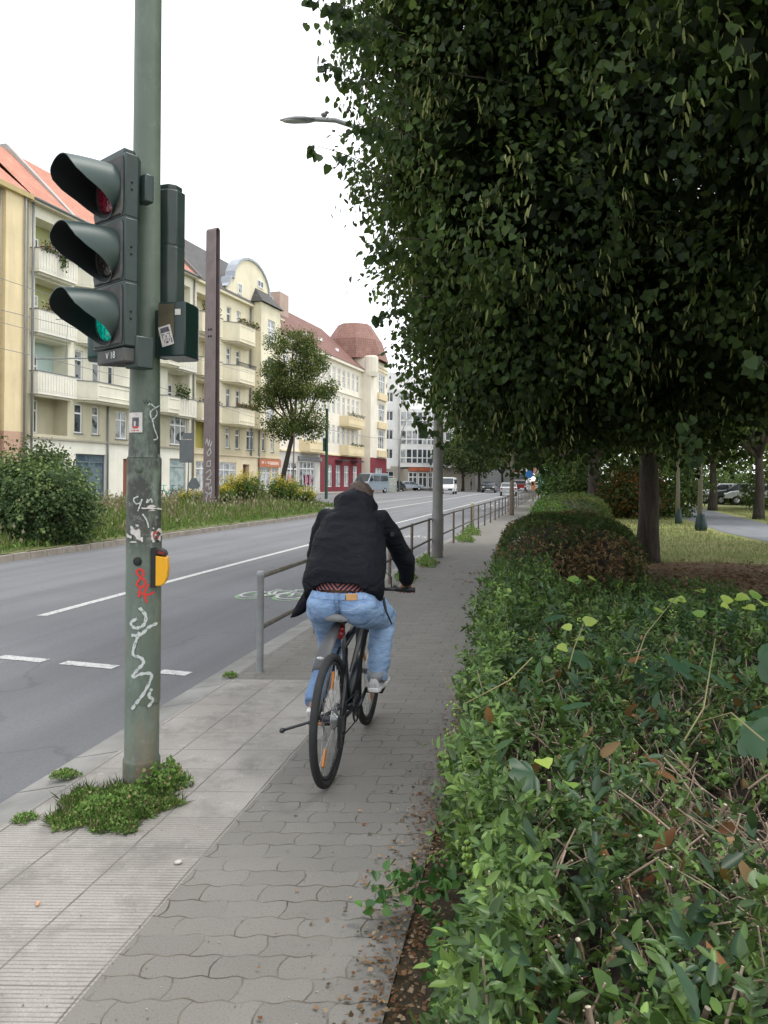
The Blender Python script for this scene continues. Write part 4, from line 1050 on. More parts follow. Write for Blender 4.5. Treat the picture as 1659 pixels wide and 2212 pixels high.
# curved gable
gp_ = [(5.2, 18.3), (5.2, 18.9), (5.8, 19.3), (6.0, 19.9), (6.3, 20.0)]
for k in range(13):
    a = PI - k * PI / 12; gp_.append((10.2 + 3.6 * math.cos(a), 19.9 + 2.6 * math.sin(a)))
gp_ += [(14.1, 20.0), (14.4, 19.9), (14.6, 19.3), (15.2, 18.9), (15.2, 18.3)]
m = MB(); m.prism(gp_, -.12, .5, 'y'); m.build('gable', M_cy, hC)
m = MB(); rg = []
for x, z in gp_[1:-1]:
    d = Vector((x - 10.2, 0, z - 18.5)).normalized(); rg.append([Vector((x, -.26, z)) + d * 0, Vector((x, -.26, z)) + d * .22, Vector((x, .7, z)) + d * .22, Vector((x, .7, z))])
m.rings(rg); m.build('gable_coping', paint('zinc_coping', (.38, .41, .45), .45, .1, 3), hC)
window(hC, 11.3, 12.6, 20.4, 21.1, y=-.15, sill=False, transom=None); window(hC, 7.4, 8.2, 18.8, 19.8, y=-.15, sill=False, transom=None)
build_roof(hC, [[(0, -.45, 18.33), (WC, -.45, 18.33), (WC - .0, 5, 24.0), (0, 5, 24.0)], [(WC, 10.5, 18.3), (0, 10.5, 18.3), (0, 5, 24.0), (WC, 5, 24)]], M_tblack)
m = MB(); m.prism([(-.8, 18.32), (5, 24.2), (5.3, 24.2), (11, 18.32)], -.06, .2, 'x'); m.build('fire_wall', stucco('dark_wall', (.22, .21, .2)), hC)
pipe(hC, 10.4, 3.7, 6.4); pipe(hC, 10.05, 6.4, 18, -.12); pipe(hC, 12.1, 0, 6.3)
sg = MB().box(12.0, 16.8, -.25, -.13, 2.72, 3.5).build('shop_sign', paint('orange_sign', (.50, .17, .08), .5, .15, 2, bump=0), hC)
m = MB()
for k, (x, w_) in enumerate(((12.3, .5), (13.1, .2), (13.6, .5), (14.2, 2.0))): m.box(x, x + w_, -.262, -.25, 2.95 + (.08 if k < 3 else 0), 3.28)
m.build('sign_lettering', paint('pale_orange', (.7, .5, .42), .6, .4, 14), sg)

# ---- house D: cream with brown roof and corner tower, wine red shops
uD = 25.6; hD = FRoot('apartment_building', uD, 'cream corner apartment house with brown tiled roof and tower over a wine red shop front')
M_dc = stucco('light_cream', (.87, .81, .68), .12); M_dy = stucco('yellow_balcony', (.82, .69, .44), .15); M_wine = paint('wine_red_front', (.21, .028, .04), .7, .12, 1.5)
WD = 26.0; wins = []
rows = [(5.9, 8.3), (9.7, 12.1), (13.3, 15.6)]
for z0, z1 in rows:
    u_ = 1.0
    while u_ < WD - 1.4: wins.append((u_, u_ + .95, z0, z1)); u_ += 1.75
m = MB(); wall(m, 0, WD, 4.6, 16.6, wins); body(m, 0, WD, 0, 16.6)
gd = [(1.2, 4.6, .3, 3.4), (5.2, 9.6, .1, 3.6)]; gr = [(x, x + 1.9, .6, 3.3) for x in (13.2, 16.2, 19.2, 22.6)]
wall(m, 0, 11.2, 0, 4.6, gd, 0, 2); wall(m, 11.2, WD, 0, 4.6, gr, -.05, 1)
m.build('wall', [M_dc, M_wine, stucco('white_shop', (.62, .6, .55))], hD)
for q in wins: window(hD, *q, gi=wr.choice((1, 2, 2)), sill=False, fw=.11)
for q in gr: window(hD, *q, gi=2, y=.1, sill=False)
for q in gd: window(hD, *q, gi=1, cols=4, sill=False, fw=.14, transom=.75)
for x in (2.1, 6.7, 7.9): MB().box(x, x + .5, -.02, .02, .9, 2.0).build('poster', paint('pink_poster', (.55, .2, .28), .6, .5, 5), hD)
MB().box(4.6, 11.2, -.25, -.003, 3.65, 4.1).build('awning_box', paint('grey_awning', (.2, .2, .2), .6), hD)
MB().box(0, WD, -.15, .0, 4.5, 4.65).build('string_course', M_dy, hD); MB().box(0, WD, -.12, .0, 12.6, 12.75).build('string_course', M_dc, hD)
MB().box(0, WD + .1, -.4, .05, 16.3, 16.62).build('eaves', M_dc, hD)
for a, b, z0 in ((5.0, 11.0, 4.75), (17.5, 24.5, 4.75), (17.5, 24.5, 8.5)): parapet(hD, a, b, z0, z0 + 1.15, 1.1, M_dy, chamf=.5, rail=False)
flowers(hD, 18, 24, -1.0, 9.7, [(.5, .4, .4)], .6, 300, 0); flowers(hD, 19, 24, -1.0, 5.9, [(.5, .4, .4)], .4, 200, 0)
for x in (16.0, 21.6): MB().box(x, x + 2.4, -1.1, -.06, 3.85, 4.0).build('canopy', paint('dark_canopy', (.05, .05, .055), .6), hD)
build_roof(hD, [[(0, -.45, 16.65), (WD, -.45, 16.65), (WD, 6, 22.6), (0, 6, 22.6)], [(WD, 12, 16.6), (0, 12, 16.6), (0, 6, 22.6), (WD, 6, 22.6)]], M_tbrown)
MB().box(8.5, 11, 4.2, 6.2, 20.0, 23.6).build('chimney', stucco('chimney_brick', (.5, .38, .32)), hD)
for x, y_, z in ((9, 1.5, 18.5), (15, 2.0, 19.0), (19.5, 1.5, 18.4)): MB().box(x, x + .9, y_ - .2, y_, z - .1, z + .25).build('skylight', M_frame, hD)
# tower
T0, T1 = WD, WD + 7.6; TY = -1.3
m = MB(); tw = [(T0 + 3.6, T0 + 6.4, z0, z1) for z0, z1 in ((5.9, 8.6), (9.8, 12.4), (13.6, 16.6))]
wall(m, T0, T1, 4.6, 18.3, tw, TY, 0); m.quad((T0, TY, 0), (T0, 4, 0), (T0, 4, 18.3), (T0, TY, 18.3)); m.quad((T1, TY, 0), (T1, 6, 0), (T1, 6, 18.3), (T1, TY, 18.3)); m.quad((T0, 4, 16), (T1, 4, 16), (T1, 4, 18.3), (T0, 4, 18.3))
tg = [(T0 + 2.2, T0 + 5.6, .6, 3.2)]; wall(m, T0, T1, 0, 4.6, tg, TY, 1); m.build('tower', [M_dc, M_wine], hD)
for q in tw: window(hD, *q, y=TY + .12, cols=3, gi=1, sill=False, fw=.12)
window(hD, *tg[0], y=TY + .12, gi=2, sill=False)
for z0 in (4.75, 8.8, 12.9): MB().box(T0 + 3.0, T1 - .6, TY - .3, TY - .003, z0, z0 + .95).build('bay_panel', M_dy, hD)
for z0 in (16.9, 17.4): MB().box(T0 - .08, T1 + .05, TY - .1, TY - .003, z0, z0 + .18).build('string_course', M_dy, hD)
for a, b in ((T0, T0 + 1.8),): 
    MB().lathe([(.85, 15.8), (1.0, 16.4), (1.0, 18.4), (.9, 18.6), (0, 18.7)], 12, Matrix.Translation((T0 + .7, TY + .2, 0))).build('turret', M_dc, hD)
def oct_(c, r, z): return [Vector((c[0] + r * 1.08 * math.cos(PI / 8 + k * PI / 4), c[1] + r * 1.08 * math.sin(PI / 8 + k * PI / 4), z)) for k in range(8)]
c_ = (T0 + 3.8, TY + 3.8); A, B_, C_ = oct_(c_, 4.6, 18.3), oct_(c_, 3.7, 21.2), oct_(c_, 2.2, 23.6)
fc = []
for k in range(8):
    k2 = (k + 1) % 8; fc += [[A[k], A[k2], B_[k2], B_[k]], [B_[k], B_[k2], C_[k2], C_[k]]]
fc.append(C_); build_roof(hD, fc, tiles('tower_tiles', (.27, .135, .105), (.33, .18, .145), .36, .3), 'tower_roof')

# ---- house E: white modern block with glazed bays
def root_at(name, px, d, rz, label, cat='building'): 
    p = at(px, d, .07); return empty(name, p, rz, label, cat)
M_wh = stucco('white_render', (.88, .88, .87), .06); M_tile = stucco('stone_ground', (.50, .46, .40), .1)
hE = root_at('apartment_building', 818, 121, math.radians(24), 'white modern apartment block with rounded glazed bays at the street corner')
m = MB(); ew = [(1.1, 2.5, z0, z0 + 1.6) for z0 in (4.9, 8.0, 11.0, 14.0)]
wall(m, 0, 17.8, 3.7, 18.8, ew); wall(m, 0, 17.8, 0, 3.7, [(.8, 2.7, .3, 2.9)], 0, 1); body(m, 0, 26, 0, 18.8, 14)
m.quad((0, 0, 18.8), (17.8, 0, 18.8), (17.8, 14, 18.8), (0, 14, 18.8))
m.build('wall', [M_wh, M_tile], hE)
for q in ew: window(hE, *q, cols=2, transom=None, gi=0, sill=False, fw=.12)
window(hE, .8, 2.7, .3, 2.9, gi=0, sill=False, cols=2)
def bay(c0, c1, r, floors, parent, n=9):
    pts = []
    for k in range(n + 1):
        f = k / n; pts.append((c0 + (c1 - c0) * f, -r * math.sin(PI * (f * .8 + .1)) * 1.0 + r * .25 - .6))
    m = MB(); m.prism(pts + [(c1, .5), (c0, .5)], 3.6, floors[-1] + 2.9)
    b = m.build('glazed_bay', M_wh, parent)
    for z0 in floors:
        for i in range(n):
            p, q = Vector((*pts[i], 0)), Vector((*pts[i + 1], 0)); d = (q - p).normalized(); L = (q - p).length; nn = Vector((d.y, -d.x, 0)) * .05
            m = MB(); P = lambda t_, z: p + d * t_ + nn + Vector((0, 0, z))
            m.quad(P(.1, z0 + .3), P(L - .1, z0 + .3), P(L - .1, z0 + 2.4), P(.1, z0 + 2.4)); m.build('pane', M_gl[wr.choice((0, 0, 1, 2))], b)
        m = MB()
        for i in range(n):
            p, q = Vector((*pts[i], 0)), Vector((*pts[i + 1], 0)); d = (q - p).normalized(); nn = Vector((d.y, -d.x, 0)); L = (q - p).length
            for t_ in (-.06,): 
                s_ = p + d * t_; m.quad(s_ + nn * .1 + Vector((0, 0, z0 + .2)), s_ + d * .16 + nn * .1 + Vector((0, 0, z0 + .2)), s_ + d * .16 + nn * .1 + Vector((0, 0, z0 + 2.5)), s_ + nn * .1 + Vector((0, 0, z0 + 2.5)))
            s_ = p + nn * .11 + Vector((0, 0, z0 + 1.0)); m.quad(s_, s_ + d * L, s_ + d * L + Vector((0, 0, .15)), s_ + Vector((0, 0, .15)))
        m.build('mullion', M_frame, b)
bay(3.4, 10.6, 2.2, (4.0, 7.0, 10.0), hE); bay(11.6, 17.5, 1.4, (4.0, 7.0, 10.0, 13.0), hE, 6); bay(3.4, 4.9, .6, (13.2,), hE, 2)
MB().box(4.0, 9.6, -1.9, -.003, .1, 3.3).build('shop_front', M_tile, hE)
for k in range(3): window(hE, 4.3 + k * 1.75, 5.9 + k * 1.75, .3, 2.8, y=-1.94, gi=0, sill=False, fw=.16)
MB().box(4.3, 8.6, -2.2, -2.0, 2.95, 3.5).build('shop_sign', paint('red_shop_sign', (.5, .13, .06), .5, .3, 1), hE)
MB().box(-1.6, 1.2, -1.8, -.003, 3.3, 3.9).build('canopy', M_frame, hE)
# ---- houses further down the street
far = [(168, 950, 11.5, (.62, .6, .55), 'white low house behind the round street tree, second house beyond the glazed block', M_tbrown), (195, 985, 10, (.7, .68, .62), 'pale far house with reddish awning at the end of the row', M_torange), (235, 1030, 14, (.55, .48, .40), 'distant brownish block half hidden by street trees', M_tblack), (300, 1078, 16, (.6, .6, .6), 'hazy grey block at the far end of the street', M_tblack)]
for d_, px_, hh, c_, lab, rm in far:
    h_ = empty('distant_house', at(px_, d_, 0), math.radians(77), lab, 'building')
    W_ = 24; m = MB(); hs = []
    for z0 in np.arange(4.5, hh - 2, 3.2):
        for k in range(8): hs.append((1 + k * 2.9, 2.5 + k * 2.9, float(z0), float(z0) + 1.7))
    wall(m, 0, W_, 0, hh, hs); body(m, 0, W_, 0, hh); m.build('wall', stucco('far_render_%d' % d_, c_), h_)
    for q in hs: window(h_, *q, sill=False, gi=0, fw=.15)
    build_roof(h_, [[(0, -.3, hh), (W_, -.3, hh), (W_, 5, hh + 3.5), (0, 5, hh + 3.5)], [(W_, 12, hh), (0, 12, hh), (0, 5, hh + 3.5), (W_, 5, hh + 3.5)]], rm)
    MB().box(2, 9, -.9, -.01, 2.8, 3.6).build('awning', paint('far_awning', (.3, .07, .05), .7), h_)
# ================================================================ trees and hedges
def barkmat():
    t = NT('bark'); v = t.coord(); s = t.scale(v, (9, 9, 1.6))
    c = t.ramp(t.noise(2, s, 6, .7), [(.3, (.025, .02, .017)), (.55, (.07, .056, .045)), (.8, (.12, .10, .08))])
    return t.base(c, .95, 0, t.bump(t.noise(2.4, s, 6, .75), .9, .05))
M_bark = barkmat()
LIND = [(.026, .042, .018), (.035, .06, .022), (.05, .08, .026), (.022, .034, .02), (.075, .11, .03)]
def lobe_points(lobes, n, depth=.3, cull=.8):
    out_p, out_n = [], []
    ar = np.array([l[3] * l[4] + l[4] * l[5] + l[3] * l[5] for l in lobes]); k = (ar / ar.sum() * n * 1.6).astype(int)
    for l, kk in zip(lobes, k):
        d = unit(kk); c = np.array(l[:3]); r = np.array(l[3:6])
        f = 1 - depth * nr.random((kk, 1)) ** 1.6
        p = c + d * r * f; nn = rowed(d / r)
        keep = np.ones(kk, bool)
        for q in lobes:
            if q is l: continue
            keep &= (((p - np.array(q[:3])) / np.array(q[3:6])) ** 2).sum(1) > cull ** 2
        out_p.append(p[keep]); out_n.append(nn[keep])
    p, nn = np.concatenate(out_p), np.concatenate(out_n)
    i = nr.permutation(len(p))[:n]; return p[i], nn[i]
def sublobes(lobes, per, fr, flat=.6, seed=1):
    r_ = random.Random(seed); out = []
    for x, y, z, a, b, c in lobes:
        for k in range(per):
            d = Vector((r_.gauss(0, 1), r_.gauss(0, 1), r_.gauss(0, 1))).normalized(); q = fr * r_.uniform(.7, 1.35); f = r_.uniform(.72, .97); s_ = (a * b * c) ** (1 / 3)
            out.append((x + d.x * a * f, y + d.y * b * f, z + d.z * c * f, q * s_, q * s_, q * s_ * flat))
    return out
def gapnoise(p, s=1.0, ph=0):
    return (np.sin(p[:, 0] * 1.7 * s + ph) * np.sin(p[:, 1] * 1.9 * s + 1.3 + ph) * np.sin(p[:, 2] * 2.3 * s + 2.1 * ph) + .5 * np.sin(p[:, 0] * 4.1 * s) * np.sin(p[:, 2] * 3.7 * s + ph) * np.sin(p[:, 1] * 3.9 * s))
def twigs(cp, cn, per, length, size, tmpl, cols, droop=.5, w=None, spread=.12, jit=.3):
    """sprays of leaves along little drooping twigs starting at cp"""
    n = len(cp); td = rowed(cn + unit(n) * .7 + np.array([0, 0, -droop]))
    tt = nr.random((n, per)); L = length * nr.uniform(.6, 1.3, (n, 1))
    pos = cp[:, None, :] + td[:, None, :] * (tt * L)[:, :, None] + nr.normal(size=(n, per, 3)) * spread + np.array([0, 0, -.25 * length]) * (tt ** 2)[:, :, None] * droop
    pos = pos.reshape(-1, 3); N = len(pos)
    dr = rowed(np.repeat(td, per, 0) * .5 + unit(N) * .75 + np.array([0, 0, -.55]))
    nm = rowed(np.repeat(cn, per, 0) * .9 + unit(N) * .65 + np.array([0, 0, .55]))
    sz = size * nr.uniform(.6, 1.25, N)
    base = pal(n, cols, w, .2); c = np.repeat(base, per, 0) * nr.uniform(1 - jit, 1 + jit, (N, 1))
    return (tmpl, pos, dr, nm, sz, c)
def limb(m, a, b, ra, rb, seed=0, n=8, bend=.25):
    r_ = random.Random(seed); a, b = Vector(a), Vector(b); pts = []; rad = []
    off = Vector((r_.uniform(-1, 1), r_.uniform(-1, 1), r_.uniform(-.3, .6))) * (b - a).length * bend * .5
    for k in range(9):
        t = k / 8; pts.append(a.lerp(b, t) + off * math.sin(PI * t) + Vector((r_.uniform(-1, 1), r_.uniform(-1, 1), 0)) * (b - a).length * .012); rad.append(ra + (rb - ra) * t)
    m.tube(pts, rad, n)
def tree(name, base, trunk_h, r0, lobes, n_cl, per, size, tmpl, cols, label, group=None, tw=.45, spread=.1, gap=.15, droop=.5, lean=(0, 0), w=None, extra=None, flare=1.25, cat='tree', depth=.35, fill=0, sub=None):
    b = Vector(base); e = empty(name, b, 0, label, cat, group)
    m = MB(); top = Vector((lean[0], lean[1], trunk_h))
    pts = [Vector((lean[0] * t ** 1.3, lean[1] * t ** 1.3, trunk_h * t)) + Vector((math.sin(t * 5) * .03, math.cos(t * 4) * .03, 0)) for t in [k / 10 for k in range(11)]]
    pts[0].z = -.08
    m.tube(pts, [r0 * (flare if k == 0 else 1.06 if k == 1 else 1 - .035 * k) for k in range(11)], 18)
    m.build('trunk', M_bark, e, True)
    m = MB()
    for i, l in enumerate(lobes):
        c = Vector(l[:3]); limb(m, top - Vector((0, 0, .3)), c, r0 * .5, r0 * .12, i)
        for k in range(4):
            d = Vector((rnd.uniform(-1, 1) * l[3], rnd.uniform(-1, 1) * l[4], rnd.uniform(-.6, .8) * l[5])) * .8
            limb(m, top.lerp(c, .55 + .1 * k), c + d, r0 * .2, r0 * .03, 10 * i + k, 6)
    m.build('branches', M_bark, e, True)
    cp, cn = lobe_points(sublobes(lobes, *sub) if sub else lobes, n_cl, depth, .8 if not sub else .62)
    keep = gapnoise(cp, 2.2 / max(1.0, lobes[0][3] / 2), 1.0) > -.9 + gap
    cp, cn = cp[keep], cn[keep]
    parts = [twigs(cp, cn, per, tw, size, tmpl, cols, droop, w, spread)]
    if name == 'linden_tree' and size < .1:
        P_ = parts[0]; lx = np.clip((1.9 - (P_[1][:, 0] + b.x)) / 2.4, 0, 1)[:, None]; rx_ = np.clip((P_[1][:, 0] + b.x - 2.2) / 3.0, 0, 1)[:, None]; parts[0] = P_[:5] + (P_[5] * (1 + lx * 1.1 - rx_ * .52) + lx * np.array([.02, .025, .0]),)  # skylight painted into the leaves: brighter to the left, darker to the right
    if extra: parts += extra(cp, cn)
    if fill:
        fp, fn_ = lobe_points([(l[0], l[1], l[2], l[3] * .8, l[4] * .8, l[5] * .8) for l in lobes], fill, .3, .6); parts.append(('quad', fp, rowed(unit(len(fp)) + np.array([0, 0, -.5])), unit(len(fp)), nr.uniform(.12, .26, len(fp)), pal(len(fp), [(.010, .016, .008), (.016, .024, .011)])))  # near-black filler leaves, the crown's inner shade put into their colour
    leafobj('crown', parts, M_leaf, e)
    return e
# ---- the big linden over the pavement
LB = G(1398, 1214); LB.z = 0
def rel(*l): return [(x - LB.x, y - LB.y, z, a, b, c) for x, y, z, a, b, c in l]
lob = rel((6.2, 13.5, 9.0, 6.2, 7.2, 5.6), (5.4, 10.0, 5.6, 5.0, 4.8, 3.1), (5.0, 8.2, 8.6, 4.6, 4.6, 4.4), (3.0, 13.0, 5.0, 2.4, 3.0, 2.2), (8.4, 8.8, 6.2, 4.2, 4.6, 3.9), (7.2, 14.4, 5.8, 4.2, 4.0, 2.6), (2.4, 10.2, 6.4, 2.3, 3.0, 3.3), (1.8, 9.6, 9.4, 2.6, 2.6, 1.4), (4.6, 6.2, 5.6, 2.6, 1.8, 2.0), (1.9, 11.2, 3.6, 1.35, 2.0, 1.1), (2.0, 11.0, 3.5, 1.4, 2.2, 1.1), (2.1, 11.4, 3.3, 1.2, 2.0, .9), (1.5, 10.6, 4.9, 1.3, 1.9, 1.2), (1.6, 10.8, 4.7, 1.4, 2.1, 1.2), (1.5, 10.4, 5.2, 1.3, 2, 1.1), (1.25, 10.0, 6.3, 1.3, 2.0, 1.3), (1.3, 10.1, 6.1, 1.4, 2.0, 1.3), (1.1, 9.6, 7.8, 1.4, 2.0, 1.3), (3.2, 11.5, 3.0, 1.8, 2.2, .8), (2.35, 11.6, 3.9, 1.9, 2.2, 1.5), (.75, 9.3, 7.0, 1.15, 1.3, .55), (.55, 9.0, 7.9, 1.3, 1.3, .6), (.8, 9.6, 5.5, 1.0, 1.3, .6), (2.5, 11.8, 3.7, 1.9, 2.2, 1.3), (2.2, 11.2, 4.6, 1.9, 2.0, 1.5), (4.6, 11.0, 3.5, 3.4, 3.6, 1.15), (8.5, 11.5, 3.9, 3.0, 3.5, 1.3))
def lind_extra(cp, cn):
    out = []
    i = nr.random(len(cp)) < .42; p, n_ = cp[i], cn[i]
    near = (p[:, 0] + LB.x) < 4.2
    br = twigs(p[near] + n_[near] * .12, n_[near], 8, .3, .095, 'bract', [(.26, .29, .10), (.34, .35, .14), (.18, .22, .07)], 1.2, None, .07); br[2][:, 2] -= 1.3; out.append(br)
    br = twigs(p[~near] + n_[~near] * .1, n_[~near], 2, .3, .08, 'bract', [(.09, .11, .035), (.06, .08, .03)], 1.2, None, .07); br[2][:, 2] -= 1.3; out.append(br)  # bracts on the shaded side get darker colours, shade painted in
    return out
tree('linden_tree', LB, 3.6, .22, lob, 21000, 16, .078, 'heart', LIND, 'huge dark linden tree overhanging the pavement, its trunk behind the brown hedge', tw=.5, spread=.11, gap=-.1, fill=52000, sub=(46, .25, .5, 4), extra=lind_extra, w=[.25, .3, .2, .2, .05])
# a few separate hanging sprays at the left edge of the crown
def spray(a, b, n, size, mb, e, thick=.006):
    a, b = Vector(a), Vector(b)
    mb.tube([a.lerp(b, t) + Vector((0, 0, .06 * math.sin(PI * t))) for t in [k / 8 for k in range(9)]], [thick * (1 - .7 * k / 8) for k in range(9)], 5)
    t = nr.random(n) ** .7
    p = np.array(a)[None] * (1 - t[:, None]) + np.array(b)[None] * t[:, None] + nr.normal(size=(n, 3)) * .035
    return ('heart', p, rowed(unit(n) * .6 + np.array([-.2, 0, -.8])), rowed(unit(n) + np.array([0, -.5, .4])), size * nr.uniform(.7, 1.2, n), pal(n, [(.028, .05, .02), (.038, .065, .024), (.022, .038, .018)]))
tl_e = [o for o in bpy.data.objects if o.name == 'linden_tree'][0]
m = MB(); sp = []
for (x0, y0, x1, y1, d, n, s) in ((850, 400, 668, 312, 6.0, 13, .085), (880, 230, 690, 135, 6.5, 46, .075), (860, 60, 675, 5, 6.8, 46, .08), (900, 100, 720, 60, 6.8, 60, .075), (900, 300, 760, 275, 6.5, 46, .075), (930, 520, 800, 545, 6.3, 36, .08), (930, 640, 812, 690, 7, 36, .075),
                               (1690, 840, 1600, 760, 4.4, 12, .08), (960, 960, 900, 905, 9, 30, .08), (1080, 990, 1000, 950, 10, 30, .08), (1500, 1000, 1480, 900, 6, 26, .08)):
    a, b = D(x0, y0, d + .3) - LB, D(x1, y1, d) - LB
    sp.append(spray(a, b, n, s, m, tl_e))
m.build('twigs', M_bark, tl_e, True)['kind'] = 'stuff'; leafobj('hanging_leaves', sp, M_leaf, tl_e)
# ---- trees further along the row
def simple_tree(base, r0, th, crown_c, crown_r, n_cl, per, size, cols, label, group=None, tmpl='quad', seed=1, w=None, gap=.2, name='linden_tree', nl=7, **k):
    r_ = random.Random(seed); cx, cy, cz = crown_c; rx, ry_, rz_ = crown_r
    lobes = [(cx, cy, cz, rx * .72, ry_ * .72, rz_ * .75)]
    for i in range(nl):
        a = i * 2 * PI / nl + r_.uniform(-.4, .4); zz = r_.uniform(-.6, .75)
        lobes.append((cx + math.cos(a) * rx * .55, cy + math.sin(a) * ry_ * .55, cz + zz * rz_ * .6, rx * r_.uniform(.35, .5), ry_ * r_.uniform(.35, .5), rz_ * r_.uniform(.3, .42)))
    return tree(name, base, th, r0, lobes, n_cl, per, size, tmpl, cols, label, group, gap=gap, w=w, sub=(9, .38, .6, seed), **k)
DG = [(.06, .10, .03), (.09, .14, .04), (.045, .07, .025), (.15, .21, .055)]
gr_ = 'lindens in the row along the hedge'
simple_tree(G(1282, 1116), .34, 3.0, (.8, 0, 7.0), (5.2, 5.0, 4.4), 2900, 12, .14, [(.10, .15, .045), (.15, .20, .06), (.07, .11, .035), (.22, .27, .08)], 'second linden of the row, its trunk beyond the brown hedge', gr_, seed=3, tw=.6, spread=.2)
simple_tree(G(1262, 1112) + Vector((.3, 4, 0)), .2, 3.0, (-.3, 3, 6.6), (3.8, 4.0, 3.6), 1300, 12, .17, DG, 'slim tree whose trunk shows just left of the second linden trunk', gr_, seed=5, tw=.6, spread=.2)
simple_tree((15.5, 56, 0), .3, 3.4, (-1.0, 0, 6.4), (5.0, 5.5, 4.0), 1700, 12, .22, [(.09, .13, .04), (.06, .09, .03), (.13, .17, .05)], 'lighter green street tree beyond the second linden, leaning over the far pavement', gr_, seed=6, tw=.8, spread=.3)
simple_tree((23, 84, 0), .3, 4, (0, 0, 6.5), (5.5, 6, 4), 1500, 10, .3, DG, 'farthest tree of the hedge row above the bright traffic signs', gr_, seed=8, tw=.9, spread=.4)
# ---- young trees with watering bags
M_bag = paint('green_water_bag', (.012, .035, .035), .5, .4, 14, bump=.9, bscale=16)
M_sap = paint('sapling_bark', (.16, .145, .10), .9, .2, 20, bump=.3)
for i, (x, y, hgt, lab, bagw) in enumerate(((1511, 1146, 4.4, 'young tree with a bulging green watering bag, nearer of the two on the lawn', .22), (1463, 1131, 4.2, 'young tree with a slim dark watering bag beside the park path', .15))):
    b = G(x, y); e = empty('young_tree', b, 0, lab, 'tree', 'young trees on the lawn')
    MB().tube([(0, 0, 0), (.02, 0, 1.5), (-.02, 0, 3.0)], [.09, .075, .05], 12).build('trunk', M_sap, e, True)
    m = MB(); m.lathe([(bagw * .8, 0), (bagw * .95, .1), (bagw * .8, .3), (bagw * .62, .5), (bagw * .58, .55), (.09, .57)], 16, Matrix.Translation((.04, -.02, 0))); bg_ = m.build('watering_bag', M_bag, e, True)
    lobes = [(0, 0, hgt, 1.5, 1.5, 1.3), (.6, -.4, hgt - .5, .9, .9, .8), (-.7, .2, hgt - .3, .9, .9, .8), (.2, .5, hgt + .6, .9, .9, .8)]
    cp, cn = lobe_points(lobes, 420); leafobj('crown', [twigs(cp, cn, 9, .35, .13, 'quad', DG, .5, None, .1)], M_leaf, e)
    m = MB()
    for k in range(6): limb(m, (0, 0, 2.3), (rnd.uniform(-1, 1), rnd.uniform(-1, 1), hgt + rnd.uniform(-.5, .6)), .035, .01, k, 6)
    m.build('branches', M_sap, e, True)
# park trees on the right
for i, (x, d, r_, h_, th, lab) in enumerate(((1700, 20, 4.4, 6.2, 3.0, 'dark park tree at the right edge of the picture'), (1640, 34, 5.2, 6.6, 3, 'park tree behind the path, in front of the parked cars'), (1540, 44, 5.0, 6.4, 3, 'park tree between the two young trees and the parked cars'), (1400, 52, 5.5, 6.5, 2.5, 'park tree far behind the big linden trunk'), (1720, 50, 6, 7, 3, 'broad park tree behind the cars at the right edge'), (1222, 70, 4, 6.6, 3, 'park tree rising behind the bright green shrubs'))):
    simple_tree(at(x, d), .16 + .002 * d, th, (0, 0, h_), (r_, r_, h_ - 2.2), 1500, 10, .16 + .002 * d, DG, lab, 'trees in the park', seed=20 + i, tw=.6, spread=.25, gap=.05)
def shrub(name, c, r, n_cl, per, size, cols, label, group=None, tmpl='quad', tw=.25, lob=6, seed=0, kind=None, w=None, cat='shrub', stems=True, gap=.0, spread=.06):
    r_ = random.Random(seed); e = empty(name, (c[0], c[1], 0), 0, label, cat, group)
    lobes = [(0, 0, r[2] * .45, r[0] * .8, r[1] * .8, r[2] * .5)]
    for k in range(lob):
        a = k * 2 * PI / lob + r_.uniform(-.4, .4); lobes.append((math.cos(a) * r[0] * .5, math.sin(a) * r[1] * .5, r[2] * r_.uniform(.35, .62), r[0] * r_.uniform(.35, .5), r[1] * r_.uniform(.35, .5), r[2] * r_.uniform(.28, .4)))
    if stems:
        m = MB()
        for k in range(10):
            l = r_.choice(lobes); limb(m, (r_.uniform(-.1, .1), r_.uniform(-.1, .1), 0), (l[0] + r_.uniform(-.3, .3) * r[0], l[1] + r_.uniform(-.3, .3) * r[1], l[2] + r_.uniform(0, .25) * r[2]), .025, .006, seed * 10 + k, 5)
        m.build('stems', M_bark, e, True)
    cp, cn = lobe_points(lobes, n_cl, .5); ok = (cp[:, 2] > .02) & (gapnoise(cp, 2.0, seed) > -.85 + gap); cp, cn = cp[ok], cn[ok]
    p = twigs(cp, cn, per, tw, size, tmpl, cols, .2, w, spread); p[1][:, 2] = np.abs(p[1][:, 2])
    leafobj('foliage', [p], M_leaf, e)
    return e
BG_ = [(.06, .12, .03), (.09, .16, .04), (.04, .08, .025)]
for i, (x, d, rx, h_, cl, lab) in enumerate(((1222, 47, 1.6, 3.0, BG_, 'bright green shrub beside the pavement beyond the second hedge'), (1243, 40, 1.6, 2.6, BG_, 'green shrub left of the second linden trunk'), (1330, 38, 2.6, 3.0, DG, 'dark shrub between the two linden trunks'), (1365, 34, 1.5, 2.2, [(.16, .07, .02), (.07, .08, .025), (.05, .07, .02)], 'shrub with orange brown withered leaves left of the big linden trunk'),
                                   (1430, 36, 2.0, 3.2, DG, 'dark green shrub right of the big linden trunk'), (1600, 60, 3, 2.2, DG, 'low shrub in front of the parked cars'), (1700, 46, 3, 2.6, DG, 'dense park shrub at the right edge'), (1480, 66, 5, 3.4, DG, 'wide dark shrub at the back of the park'))):
    shrub('park_shrub', at(x, d), (rx, rx, h_), 750, 9, .13 + .001 * d, cl, lab, 'shrubs in the park', seed=30 + i, spread=.15, tw=.35)
